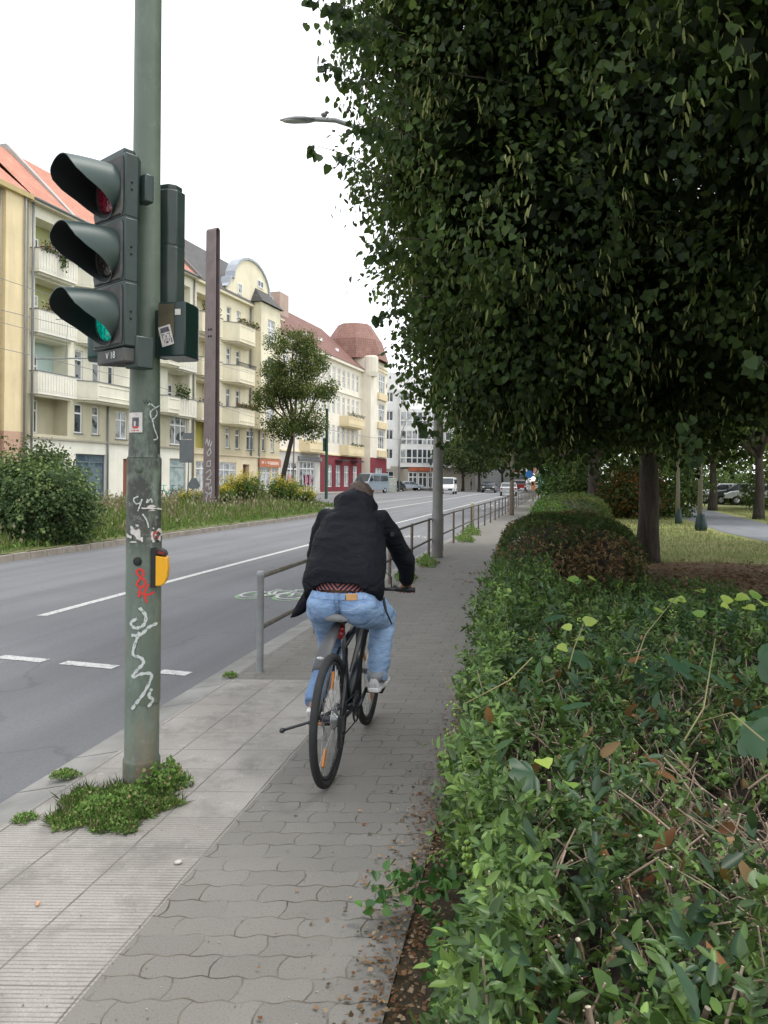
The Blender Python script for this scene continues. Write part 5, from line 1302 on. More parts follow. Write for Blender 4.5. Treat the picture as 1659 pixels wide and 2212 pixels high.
# backdrop wood
p = np.stack([nr.uniform(22, 95, 9000), nr.uniform(95, 112, 9000), nr.uniform(0, 11, 9000)], 1)
leafobj('far_wood', [('quad', p, unit(9000), unit(9000), nr.uniform(.5, 1.0, 9000), pal(9000, DG))], M_leaf, None, 'stuff')
# ---- street tree across the road, shrub, far trees
tb = at(603, 60)
LG = [(.15, .19, .055), (.11, .15, .045), (.07, .10, .03), (.22, .23, .07), (.28, .26, .09)]
def S60(x, y): q = D(x, y, 60) - tb; return (q.x, 0, q.z)
lobes = []
for (x, y, rx, rz_) in ((640, 800, 2.6, 2.6), (615, 770, 1.9, 1.9), (680, 830, 1.7, 1.3), (600, 850, 1.8, 1.4), (650, 895, 2.3, 1.5), (610, 915, 1.6, 1.2), (590, 800, 1.3, 1.1), (665, 760, 1.6, 1.3), (640, 735, 1.5, 1.0), (700, 845, 1.0, .7), (575, 870, 1.0, .7), (668, 930, 1.3, .8)):
    q = S60(x, y); lobes.append((q[0], rnd.uniform(-1, 1), q[2], rx * .8, rx * .8, rz_ * .82))
e = tree('street_tree', tb, 5.6, .24, lobes, 2600, 11, .16, 'quad', LG, 'lone leaning street tree with yellowish green crown before the cream houses', None, tw=.45, spread=.16, gap=.2, sub=(7, .42, .6, 3), lean=(1.25, 0), w=[.3, .3, .2, .12, .08])
sb = G(45, 1180, .08)
shrub('roadside_shrub', (sb.x - .05, sb.y + 1.0), (1.2, 1.2, 1.95), 3000, 12, .085, [(.085, .14, .06), (.12, .19, .075), (.05, .09, .04), (.24, .32, .12)], 'big rounded dark green shrub in the verge at the left edge', seed=50, tw=.42, lob=9, gap=.3)
shrub('roadside_shrub', (sb.x - .7, sb.y + 2.0), (1.0, 1.0, 2.5), 800, 11, .09, [(.06, .09, .04), (.08, .12, .05), (.12, .15, .06)], 'taller looser shrub behind the rounded one at the left edge', seed=52, tw=.5, lob=6, gap=.2)
for i, (x, d, cx, h_, r_, lab) in enumerate(((1035, 112, 0, 6.2, 4.6, 'dark green street tree standing between the round one and the dark car'), (1085, 128, 0, 6.6, 5.0, 'dense street tree over the silver car'), (1120, 150, 0, 7.5, 6, 'street tree rising above the lorry'), (1160, 118, 0, 6.2, 4.5, 'park side street tree above the teal board'), (1000, 118, 0, 6.4, 4.2, 'round street tree to the right of the tall near lamp post'), (1065, 150, 0, 6.5, 5, 'street tree above the dark car in the distance'), (940, 128, 0, 4.0, 2.0, 'small dark tree in front of the white glazed building'), (1095, 190, 0, 8, 6, 'far street tree at the end of the road'), (1140, 240, 0, 9, 8, 'farthest tree closing the view along the road'))):
    simple_tree(at(x, d), .25, 3, (cx, 0, h_), (r_, r_, h_ - 2.4), 900, 9, .34, [(.09, .12, .05), (.07, .095, .04), (.12, .15, .06)], lab, 'street trees far along the road', seed=70 + i, tw=.7, spread=.35, name='street_tree')
# ---- goldenrod and grasses in the verge
for i, (x, d, r_, h_, lab) in enumerate(((482, 38, .6, 1.6, 'goldenrod clump close to the right of the brown mast'), (508, 40, .7, 2.2, 'green and yellow weeds second from the mast'), (537, 40, .8, 2.6, 'tallest goldenrod clump in bloom, before the brown door'), (600, 42, .8, 2.4, 'broad goldenrod clump in front of the street tree trunk'), (630, 43, .7, 2.2, 'goldenrod clump right of the street tree trunk'), (660, 42, .5, 1.4, 'last sparse goldenrod clump towards the cyclist'), (417, 40, .6, 1.1, 'small goldenrod clump left of the brown mast'))):
    b = at(x, d); e = empty('goldenrod', (b.x, b.y, .07), 0, lab, 'plant', 'goldenrod clumps in the verge')
    h_ = h_ * .74; n = 85; bx_ = nr.normal(size=(n, 2)) * r_ * .5; hh = h_ * nr.uniform(.6, 1, n); m = MB()
    for k in range(n): m.tube([(bx_[k, 0] * .6, bx_[k, 1] * .6, 0), (bx_[k, 0], bx_[k, 1], hh[k])], [.008, .004], 3, cap=False)
    m.build('stems', paint('weed_stem', (.13, .17, .06), .9), e)
    per = 26; t_ = nr.random((n, per)) * .85; pos = np.zeros((n, per, 3)); pos[:, :, 0] = bx_[:, 0:1] * (.6 + .4 * t_) + nr.normal(size=(n, per)) * .04; pos[:, :, 1] = bx_[:, 1:2] * (.6 + .4 * t_) + nr.normal(size=(n, per)) * .04; pos[:, :, 2] = hh[:, None] * t_
    N = n * per; leafobj('leaves', [('lance', pos.reshape(-1, 3), rowed(unit(N) + np.array([0, 0, .3])), unit(N), nr.uniform(.1, .2, N), pal(N, [(.16, .25, .07), (.22, .31, .09), (.11, .18, .06)]))], M_leaf, e)
    if i == 1: k = np.arange(n) < 40
    else: k = np.arange(n) < 26
    kk = int(k.sum()); pf = 22; a = nr.random((kk, pf)); pos = np.stack([bx_[k, 0:1] + nr.normal(size=(kk, pf)) * .10, bx_[k, 1:2] + nr.normal(size=(kk, pf)) * .10, hh[k][:, None] + (a - .55) * .42], 2).reshape(-1, 3); N = len(pos)
    leafobj('flowers', [('quad', pos, unit(N), unit(N), nr.uniform(.05, .1, N), pal(N, [(.75, .55, .03), (.62, .48, .05), (.55, .5, .1)]))], M_leaf, e)
def inpoly_verge(n, ymax=66):
    Y = nr.uniform(8, ymax, n * 3); X = nr.uniform(-22, 2, n * 3)
    kx = np.array([K(y) if y < 37 else K(37) - .25 - (min(y, 41) - 37) * .5 - max(0, y - 41) * .2 + 0 for y in Y]) - .12
    lx = np.interp(Y, [8, 25, 40, 52, 64], [-21.8, -18.8, -15.5, -13.6, -12.6])
    kx = np.where(Y > 41, np.interp(Y, [41, 46, 54, 62, 68], [-2.0, -4.6, -5.6, -7.2, -9.5]), kx)
    ok = (X < kx) & (X > lx); i = np.where(ok)[0][:n]; return X[i], Y[i], (kx - X)[i]
def grass(n, hfun, cols, w, width, seed=0):
    X, Y, dk = inpoly_verge(n); N = len(X); h = hfun(dk, X, Y) * nr.uniform(.55, 1.2, N)
    pos = np.stack([X, Y, np.full(N, ZK)], 1)
    # blades: scale length by h; template width is 4% of the length
    dr = rowed(np.stack([nr.normal(size=N) * .22, nr.normal(size=N) * .22, np.ones(N)], 1)); return ('blade', pos, dr, unit(N), h, pal(N, cols, w, .3))
hf = lambda dk, X, Y: np.clip(.14 + dk * .2, .12, .4) * (1 + .35 * np.sin(X * 1.1 + Y * .7))
g1 = grass(52000, hf, [(.24, .36, .09), (.33, .44, .13), (.55, .52, .28), (.62, .58, .34), (.17, .26, .07)], [.34, .30, .12, .06, .18], .04)
T_ = TEMPL['blade'][0].copy(); TEMPL['wblade'] = (T_ * np.array([1.7, 1, 1]), TEMPL['blade'][1])
g1 = ('wblade',) + g1[1:]
gX = grass(2600, lambda dk, X, Y: np.clip(.3 + dk * .18, .25, .75), [(.5, .44, .3), (.36, .27, .18), (.55, .5, .34)], None, .04)
hd_ = ('quad', gX[1] + gX[2] * gX[4][:, None] * 1.0, gX[2], gX[3], nr.uniform(.06, .14, len(gX[1])), gX[5])
leafobj('verge_grass', [g1, gX, hd_], M_leaf, None, 'stuff')
# low weeds along the verge and the kerb
X, Y, dk = inpoly_verge(30000, 45); k = dk < 1.6; X, Y, dk = X[k], Y[k], dk[k]; N = len(X)
leafobj('verge_weeds', [('lance', np.stack([X, Y, ZK + nr.random(N) * (.06 + .12 * dk)], 1), rowed(unit(N) + np.array([0, 0, .7])), unit(N), nr.uniform(.07, .17, N), pal(N, [(.12, .22, .05), (.17, .28, .07), (.22, .3, .1)]))], M_leaf, None, 'stuff')
# lawn tufts
N = 42000; Y = nr.uniform(11, 48, N) ; X = np.array([R(y) for y in Y]) + nr.uniform(4.2, 16, N)
py_ = [p.y for p in pp][::1]; px_ = np.interp(Y, [p.y for p in pp], [p.x for p in pp]); k = (np.abs(X - px_) > 1.75) & (((X - 6.4) / 3.2) ** 2 + ((Y - 13) / 1.9) ** 2 > 1); X, Y = X[k], Y[k]; N = len(X)
leafobj('lawn_blades', [('wblade', np.stack([X, Y, np.zeros(N)], 1), rowed(np.stack([nr.normal(size=N) * .5, nr.normal(size=N) * .5, np.ones(N)], 1)), unit(N), nr.uniform(.05, .13, N), pal(N, [(.26, .33, .1), (.38, .38, .16), (.5, .45, .24), (.2, .28, .08)]))], M_leaf, None, 'stuff')
# ---- fallen leaves
N = 6500; Y = nr.uniform(1.2, 9, N); s = nr.normal(size=N) * .085; X = np.array([R(y) for y in Y]) + 1.86 - s; k = nr.random(N) < .045; X[k] -= np.abs(nr.normal(size=int(k.sum()))) * .3
X2 = 6.4 + nr.normal(size=5000) * 1.9; Y2 = 12.6 + nr.normal(size=5000) * 1.3
X = np.concatenate([X, X2]); Y = np.concatenate([Y, Y2]); N = len(X)
leafobj('fallen_leaves', [('quad', np.stack([X, Y, .006 + nr.random(N) * .012], 1), rowed(np.stack([nr.normal(size=N), nr.normal(size=N), nr.normal(size=N) * .15], 1)), rowed(np.stack([nr.normal(size=N) * .25, nr.normal(size=N) * .25, np.ones(N)], 1)), nr.uniform(.008, .026, N) * (1 + (Y > 10) * 3), pal(N, [(.26, .11, .06), (.38, .22, .12), (.47, .34, .22), (.14, .08, .045)]))], M_leaf, None, 'stuff')
# ================================================================ foreground hedge
PRV = [(.085, .16, .04), (.12, .21, .05), (.06, .11, .035), (.2, .32, .075), (.10, .16, .07)]
def htop(X, Y): return .66 + .05 * np.sin(X * 3.1 + 1) * np.sin(Y * 2.7) + .03 * np.sin(X * 8.3) * np.sin(Y * 7.1 + 2) - .1 * np.exp(-((X - 1.3) ** 2 / .25 + (Y - 2.35) ** 2 / .5))
RL = np.vectorize(R)
hg = empty('privet_hedge', (2.0, 3.5, 0), 0, 'wide clipped green hedge in the foreground with bare cut twigs and green berries', 'hedge')
ho = np.array([2.0, 3.5, 0])
HL = lambda Y: RL(Y) + 2.02 + .2 * np.maximum(0, 3.2 - np.asarray(Y)) / 2
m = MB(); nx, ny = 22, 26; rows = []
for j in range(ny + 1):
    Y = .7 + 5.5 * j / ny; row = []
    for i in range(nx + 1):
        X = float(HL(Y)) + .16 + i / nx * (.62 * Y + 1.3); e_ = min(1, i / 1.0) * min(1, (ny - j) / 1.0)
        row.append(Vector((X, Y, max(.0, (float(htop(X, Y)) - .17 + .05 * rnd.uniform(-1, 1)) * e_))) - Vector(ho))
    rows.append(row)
m.rings(rows, False, closed=False); core = m.build('shade_core', paint('hedge_inner_shade', (.028, .022, .015), 1, .6, 25, bump=.9, bscale=40), hg, True)  # added dark mound, its colour stands in for shade between the leaves
def sample_top(n, y0=.85, y1=6.1):
    Y = y0 + (y1 - y0) * nr.random(n) ** .85; X = HL(Y) + nr.random(n) * (.62 * Y + 1.3); return X, Y
def shoots(base, dirn, per, L, size, cols, w=None, tm='lance', spread=.8):
    n = len(base); t_ = (np.arange(per) + .5) / per; tt = np.tile(t_, (n, 1)) + nr.uniform(-.05, .05, (n, per))
    pos = base[:, None] + dirn[:, None] * (tt * L[:, None])[:, :, None]; pos = pos.reshape(-1, 3); N = len(pos)
    D_ = np.repeat(dirn, per, 0); side = rowed(np.cross(D_, unit(N)))
    dr = rowed(side * spread + D_ * .45 + nr.normal(size=(N, 3)) * .2 + np.array([0, 0, .05])); nm = rowed(D_ * .8 + np.array([0, -.1, .45]) + unit(N) * .45)
    c = np.repeat(pal(n, cols, w, .25), per, 0) * nr.uniform(.75, 1.25, (N, 1))
    return (tm, pos, dr, nm, size * nr.uniform(.55, 1.25, N), c)
parts = []; n = 9800; X, Y = sample_top(n)
bare = np.exp(-((X - 1.3) ** 2 / .26 + (Y - 2.35) ** 2 / .5)); pt = nr.random(n)
dens = (np.sin(X * 4.1 + 1.2) * np.sin(Y * 3.7) * .5 + .5) * .35
k = (pt > bare * .93) & (pt > dens * .7); X, Y = X[k], Y[k]; n = len(X); dep = nr.random(n) ** 1.3 * .22
base = np.stack([X, Y, htop(X, Y) - dep - .06], 1); dirn = rowed(np.stack([nr.normal(size=n) * .5, nr.normal(size=n) * .5, np.ones(n)], 1))
L = nr.uniform(.05, .14, n); parts.append(shoots(base - ho, dirn, 8, L, .044, PRV, [.3, .3, .2, .08, .12]))
i = nr.random(n) < .05; parts.append(shoots(base[i] + np.array([0, 0, .05]) - ho, dirn[i], 9, L[i] * 1.7, .066, [(.05, .12, .035), (.04, .09, .045)]))
i = nr.random(n) < .09; parts.append(shoots(base[i] + np.array([0, 0, .02]) - ho, dirn[i], 6, L[i], .04, [(.11, .2, .05), (.16, .27, .07), (.08, .14, .045)], None, 'heart'))
i = nr.random(n) < .10; parts.append(shoots(base[i] - ho, dirn[i], 5, L[i], .04, [(.26, .17, .08), (.2, .2, .07), (.3, .22, .12)]))
# side facing the pavement
n = 4600; Y = .9 + 5.4 * nr.random(n) ** .9; z = nr.uniform(.02, .72, n); X = HL(Y) - .03 + nr.random(n) * .14 + .05 * np.sin(Y * 5.3 + z * 6) + .05 * np.abs(z - .4)
base = np.stack([X, Y, z], 1); dirn = rowed(np.stack([-np.ones(n) * .3 + nr.normal(size=n) * .4, nr.normal(size=n) * .5 - .2, .7 + nr.normal(size=n) * .4], 1))
parts.append(shoots(base - ho, dirn, 7, nr.uniform(.04, .11, n), .04, PRV + [(.2, .32, .07)], [.22, .28, .16, .16, .06, .12]))
# far strip along the pavement towards the brown hedge
n = 2600; Y = nr.uniform(6.0, 10.6, n); X = HL(Y) - .28 + nr.random(n) ** 1.3 * 3.2; z = nr.uniform(.03, .6, n) * np.where(X > HL(Y) + .5, .45, 1)
base = np.stack([X, Y, z], 1); dirn = rowed(unit(n) + np.array([0, 0, .9])); parts.append(shoots(base - ho, dirn, 7, nr.uniform(.06, .16, n), .055, PRV, [.3, .25, .3, .1, .05]))
leafobj('leaves', parts, M_leafs, hg)
# dry leaves lodged in the hedge
X, Y = sample_top(420); i = (np.abs(X - 1.5) < 1.2) & (Y < 4); X, Y = X[i], Y[i]; N = len(X)
leafobj('withered_leaves', [('lance', np.stack([X, Y, htop(X, Y) - nr.uniform(.0, .12, N)], 1) - ho, unit(N), unit(N), nr.uniform(.05, .11, N), pal(N, [(.3, .14, .06), (.4, .25, .13), (.22, .09, .045)]))], M_leaf, hg)
# twigs, cut off at the top
M_twig = paint('twig', (.29, .22, .155), .85, .35, 30, bump=.3, dirt=((.08, .055, .04), .5)); M_cut = paint('cut_wood', (.55, .48, .36), .8, .15, 40, bump=0)
m = MB()
def twig(p, d, L, r):
    d = Vector(d).normalized(); p = Vector(p); q = p + d * L * .5 + Vector((rnd.uniform(-1, 1), rnd.uniform(-1, 1), rnd.uniform(-1, 1))) * L * .07; e_ = p + d * L
    m.tube([p, q, e_], [r * 1.15, r, r * .85], 6, 0, cap=False)
    t_ = (e_ - q).normalized(); m.tube([e_ - t_ * .0005, e_ + t_ * .001], [r * .87, r * .8], 6, 1)
    return q, e_
for k in range(3000):
    if k < 900:
        X, Y = 1.4 + rnd.gauss(0, .42), 2.35 + rnd.gauss(0, .52)
    else:
        Y = rnd.uniform(.9, 5.5); X = float(HL(Y)) + .08 + rnd.random() * (.62 * Y + .9)
    if X < HL(Y) + .05: continue
    zt = float(htop(X, Y)); L = rnd.uniform(.1, .34); d = (rnd.gauss(0, .5), rnd.gauss(0, .5), rnd.uniform(.4, 1.1)); dn = Vector(d).normalized()
    s_ = Vector((X, Y, zt + rnd.uniform(-.16, (.04) if k < 900 else .0))) - dn * L - Vector(ho)
    q, e_ = twig(s_, d, L, rnd.uniform(.0018, .0042))
    if rnd.random() < .45: twig(q, dn + Vector((rnd.gauss(0, .7), rnd.gauss(0, .7), rnd.gauss(0, .3))), L * .45, .0018)
for k in range(150):
    Y = rnd.uniform(1.2, 5); X = float(HL(Y)) + rnd.uniform(0, .12); twig(Vector((X, Y, rnd.uniform(.0, .5))) - Vector(ho), (rnd.gauss(-.2, .3), rnd.gauss(0, .5), 1), rnd.uniform(.12, .35), .0025)
for k in range(40):      # thick stems low down at the front
    Y = rnd.uniform(.8, 2.6); X = float(HL(Y)) + .15 + rnd.random() * 1.3; twig(Vector((X, Y, .1)) - Vector(ho), (rnd.gauss(0, .5), rnd.gauss(0, .5), 1), .5, .008)
m.build('twigs', [M_twig, M_cut], hg, True)
# berries
m = MB(); 
for (x, y, z, nb) in ((1015, 1880, .52, 13), (1012, 1850, .55, 8), (1095, 2128, .5, 6), (1135, 2115, .5, 9), (1080, 2050, .5, 4), (975, 1540, .62, 7), (990, 1720, .5, 6), (1030, 1690, .6, 5), (1390, 1460, .7, 6), (1205, 1430, .7, 8), (1160, 1395, .68, 8), (1250, 1350, .7, 8), (1450, 1340, .7, 8), (1100, 1480, .66, 6), (965, 1600, .5, 6)):
    c = G(x, y, z); c = Vector(c) - Vector(ho)
    for k in range(nb):
        o_ = Vector((rnd.gauss(0, .016), rnd.gauss(0, .016), rnd.gauss(.03, .018))); m.ell(c + o_, (.0062, .0062, .0068), 8, 6); 
m.build('berries', paint('green_berry', (.20, .32, .05), .3, .15, 20, bump=0), hg, True)['kind'] = 'stuff'
# broad vine leaves and pale fresh shoots growing through
def placed(lst, tm, cols, zdef=.74):
    P_, D_, N_, S_ = [], [], [], []
    for (x, y, s, ax, ay, tilt) in lst:
        c = G(x, y, zdef); P_.append(c[:]); D_.append((ax, ay, .05 + rnd.uniform(-.15, .15))); N_.append((rnd.uniform(-.15, .15), -tilt, 1)); S_.append(s)
    n = len(P_); return (tm, np.array(P_) - ho, rowed(np.array(D_)), rowed(np.array(N_)), np.array(S_), pal(n, cols, None, .12))
pz = [placed([(1362, 1432, .17, -.2, -1, .9), (1450, 1440, .13, .7, .5, .7), (1540, 1455, .16, -.4, -.6, .8), (1630, 1430, .2, .5, -.4, .8), (1270, 1420, .10, -.6, -.3, .6), (1160, 1670, .085, -.9, -.3, .6), (1230, 1520, .08, .3, -1, .5), (1590, 1590, .13, .6, -.5, .6), (1190, 1330, .09, .2, -1, .7), (1640, 1530, .12, .3, -.8, .6)], 'palm', [(.035, .09, .045), (.045, .105, .05)], .76),
      placed([(1262, 1345, .085, .8, .1, .8), (1235, 1356, .06, -.6, .2, .8), (1240, 1382, .085, .3, -.8, .8), (1225, 1400, .06, -.8, -.2, .8), (1500, 1275, .14, .1, -1, .9), (1480, 1295, .07, -.9, 0, .8), (1462, 1300, .06, -.7, .3, .8), (1560, 1296, .09, .9, .1, .8), (1590, 1290, .1, .6, -.6, .9), (1622, 1286, .1, .8, .2, .8), (1648, 1300, .11, -.3, -.8, .9), (1575, 1312, .08, -.6, -.3, .8), (1610, 1310, .09, .2, -.7, .8), (1075, 1262, .07, -.1, -1, .9), (1092, 1275, .06, .5, -.6, .8), (1250, 1255, .1, -.8, 0, .8), (1275, 1250, .09, .5, .5, .8), (1420, 1320, .07, .4, .5, .8), (1520, 1330, .08, -.5, .6, .8), (1170, 1640, .06, .1, -.8, .8), (1230, 1690, .05, 0, -1, .6)], 'heart', [(.3, .42, .08), (.38, .5, .1), (.2, .34, .07)], .78)]
leafobj('vine_leaves', pz, M_leafs, hg)
m = MB()
for pts in ([(1228, 1445), (1240, 1400), (1262, 1345)], [(1478, 1600), (1520, 1530), (1545, 1380)], [(1510, 1560), (1580, 1540), (1650, 1600)], [(1370, 1440), (1395, 1370), (1460, 1290)], [(1005, 1520), (1100, 1470), (1150, 1420)]):
    m.tube([G(x, y, .74 + .06 * i) - Vector(ho) for i, (x, y) in enumerate(pts)], .003, 5)
m.build('vine_stems', paint('vine_stem', (.22, .2, .09), .8), hg, True)
# leafy branch sticking out over the pavement
c0 = Vector((.10, 2.62, .12)); N = 150; t_ = nr.random(N); a = np.array([float(HL(2.65)) + .02, 2.72, .22]); b = np.array(list(G(815, 1925, .12)))
pos = a[None] * (1 - t_[:, None]) + b[None] * t_[:, None] + nr.normal(size=(N, 3)) * np.array([.03, .04, .035])
pos2 = np.stack([nr.uniform(0, .14, 260) + np.array([float(HL(y)) - .12 for y in np.full(260, 2.1)]), nr.uniform(1.9, 2.45, 260), nr.uniform(.02, .28, 260)], 1)
pos = np.concatenate([pos, pos2]); N = len(pos)
leafobj('low_shoots', [('heart', pos - ho, unit(N), rowed(unit(N) + np.array([0, -.3, .9])), nr.uniform(.022, .042, N), pal(N, [(.08, .2, .05), (.05, .14, .04), (.12, .26, .06)]))], M_leafs, hg, 'stuff')
MB().tube([Vector(a) - Vector(ho), Vector(b) - Vector(ho)], .003, 5).build('shoot_stem', M_twig, hg)

def boxhedge(name, y0, y1, x0f, wd, h, n, size, cols, label, w=None, brown=None):
    yc = (y0 + y1) / 2; xc = x0f(yc) + wd / 2; e = empty(name, (xc, yc, 0), 0, label, 'hedge'); o0 = np.array([xc, yc, 0])
    # superellipse dome, sampled evenly
    d = unit(n * 2); d = d[d[:, 2] > -.1][:n]; s = np.abs(d); pw = 3.2
    r_ = (s[:, 0] ** pw + s[:, 1] ** pw + np.abs(d[:, 2]) ** pw) ** (-1 / pw); f = 1 - nr.random(len(d)) ** 2 * .12
    q = d * (r_ * f)[:, None]; Y = q[:, 1] * (y1 - y0) / 2; X = q[:, 0] * wd / 2 + (np.array([x0f(y) for y in Y + yc]) - x0f(yc)); Z = np.abs(q[:, 2]) * h + .04 * np.sin(X * 4) * np.sin(Y * 3)
    base = np.stack([X, Y, Z], 1); nm = rowed(d * np.array([1, 1, 1.2])); N = len(base)
    bumps = gapnoise(base, 1.6); cl = pal(N, cols, w, .35)
    if brown is not None:
        k = (gapnoise(base, .9, 1.7) + nr.normal(size=N) * .25) > .12; cl[k] = pal(int(k.sum()), brown, None, .3)
    base = base + nm * (bumps * .09)[:, None]
    leafobj('leaves', [shoots(base, rowed(nm + unit(N) * .6), 6, nr.uniform(.04, .1, N), size, cols)[:5] + (np.repeat(cl, 6, 0) * nr.uniform(.7, 1.3, (N * 6, 1)),)], M_leaf, e)
    m = MB(); rg = []
    for k in range(9):
        a = k / 8 * PI / 2 * .999; cz, cr_ = math.sin(a) ** .7, math.cos(a) ** .6
        ring = []
        for j in range(28):
            b = 2 * PI * j / 28; sx = math.copysign(abs(math.cos(b)) ** .6, math.cos(b)); sy = math.copysign(abs(math.sin(b)) ** .6, math.sin(b)); yy = sy * (y1 - y0) / 2 * .93 * cr_
            ring.append(Vector((sx * wd / 2 * .8 * cr_ + x0f(yy + yc) - x0f(yc), yy * .93, cz * h * .84)))
        rg.append(ring)
    m.rings(rg, True); m.build('shade_core', MC['hedge_inner_shade'], e, True)  # added dark dome under the leaves, painted as the hedge's inner shade
    return e
boxhedge('brown_hedge', 10.4, 15.6, lambda Y: R(Y) + 1.62, 2.35, 1.0, 9500, .044, [(.075, .12, .045), (.11, .17, .055), (.05, .08, .03)], 'rounded clipped hedge with brown and reddish patches beside the pavement, before the big linden trunk', brown=[(.16, .09, .05), (.27, .15, .08), (.09, .07, .04), (.36, .26, .14)])
boxhedge('green_hedge', 22.5, 34, lambda Y: R(Y) + 1.75, 2.7, 1.08, 4200, .075, [(.05, .085, .03), (.09, .14, .04), (.035, .055, .022)], 'darker clipped hedge with yellowish top further along the pavement', brown=[(.09, .07, .03), (.16, .19, .05)])
shrub('bright_shrub', (R(19) + 2.7, 19.5), (.7, 2.3, .7), 420, 9, .075, [(.09, .2, .04), (.14, .26, .05), (.06, .14, .035)], 'low bright green bush between the brown hedge and the darker hedge', seed=91, spread=.06)
shrub('bright_shrub', (R(22) + 2.6, 22.5), (.6, 1.2, 1.1), 320, 9, .08, [(.10, .22, .04), (.16, .28, .05), (.06, .14, .035)], 'taller bright green bush at the pavement end of the darker hedge', seed=92, spread=.06)
# ---- weeds round the foot of the traffic light and in joints
wc = G(250, 1748); 
def weeds(c, rx, ry_, h, n, label, size=.022, name='weeds', cat='weeds', twist=0, cols=None):
    a = nr.uniform(0, 2 * PI, n); r_ = np.sqrt(nr.random(n)); wob = 1 + .18 * np.sin(a * 5 + 1) + .1 * np.sin(a * 11)
    X, Y = np.cos(a) * r_ * rx * wob, np.sin(a) * r_ * ry_ * wob; Z = h * (1 - r_ ** 2.2) * nr.uniform(.15, 1, n) * (1 + .5 * np.sin(X * 23) * np.sin(Y * 19)) + .008
    pos = np.stack([X, Y, np.abs(Z)], 1); n2 = n // 2
    e = empty(name, (c[0], c[1], 0), 0, label, cat)
    parts = [('quad', pos, rowed(unit(n) + np.array([0, 0, .5])), unit(n), size * nr.uniform(.5, 1.4, n), pal(n, cols or [(.19, .36, .08), (.27, .44, .11), (.12, .23, .06), (.38, .48, .17), (.55, .44, .24)], [.3, .3, .2, .12, .08]))]
    parts.append(('blade', pos[:n2] * np.array([1, 1, 0]), rowed(unit(n2) * .9 + np.array([0, 0, .8])), unit(n2), nr.uniform(.025, .085, n2) * (1 if h > .04 else .5), pal(n2, [(.1, .2, .05), (.25, .24, .1), (.13, .25, .06)])))
    leafobj('weed_leaves', parts, M_leaf, e)
    m = MB()
    for k in range(int(n / 90)):
        aa = rnd.uniform(0, 2 * PI); q = math.sqrt(rnd.random()) * .9; s_ = Vector((math.cos(aa) * q * rx, math.sin(aa) * q * ry_, 0)); m.tube([s_, s_ + Vector((rnd.gauss(0, .03), rnd.gauss(0, .03), h * rnd.uniform(.5, 1.2)))], .0014, 4, cap=False)
    m.build('weed_stalks', M_twig, e)
    return e
weeds((-1.31, 3.72), .27, .27, .05, 7000, 'green cushion of weeds around the foot of the traffic light pole', .0155)
weeds((-1.15, 3.98), .13, .15, .12, 900, 'taller weeds hugging the right side of the pole foot', .024)
q = G(140, 1678); weeds(q, .07, .05, .03, 450, 'small weed tuft on the kerb left of the pole', .016)
q = G(52, 1772); weeds(q, .05, .05, .02, 260, 'thin line of weeds along the gutter near the left edge', .014)
q = G(497, 1462); weeds(q, .06, .05, .03, 260, 'tiny weed tuft at the kerb beside the railing end', .014)
for k, (Y, dx) in enumerate(((9.2, .0), (12.5, .1), (14.7, .1), (20.5, .15), (23.2, .0))):
    weeds((R(Y) + .02 + dx, Y), .14 + .03 * k, .5 + .12 * k, .06 + .05 * k, 900, ['weeds along the kerb behind the cyclist', 'weeds by the second railing post before the lamp', 'weeds at the lamp post foot', 'tall weeds at the railing beyond the lamp post', 'farthest weed clump under the railing'][k], .02 + .006 * k)
# little litter on the paving
def crumb(p, s, c, name, lab):
    m = MB(); m.ell((0, 0, 0), s, 8, 6); o = m.build(name, paint('litter_%s' % name, c, .8, .2, 40), None, True); o.location = p; o.rotation_euler = (0, 0, rnd.uniform(0, 3)); props(o, lab, 'litter')
crumb(G(82, 1951, .008), (.018, .007, .006), (.6, .33, .18), 'cigarette_end', 'tiny orange cigarette end on the ribbed slabs at the left')
crumb(G(385, 1862, .008), (.018, .014, .008), (.5, .47, .42), 'paper_scrap', 'small crumpled pale scrap on the ribbed slabs right of the weeds')
N = 900; Y = nr.uniform(1.6, 9, N); X = RL(Y) + nr.uniform(.0, 1.75, N)
leafobj('grit', [('quad', np.stack([X, Y, np.full(N, .004)], 1), rowed(np.stack([nr.normal(size=N), nr.normal(size=N), np.zeros(N)], 1)), np.tile(np.array([[0., 0, 1]]), (N, 1)), nr.uniform(.003, .010, N), pal(N, [(.5, .48, .44), (.12, .1, .08), (.3, .2, .12)]))], M_leaf, None, 'stuff')
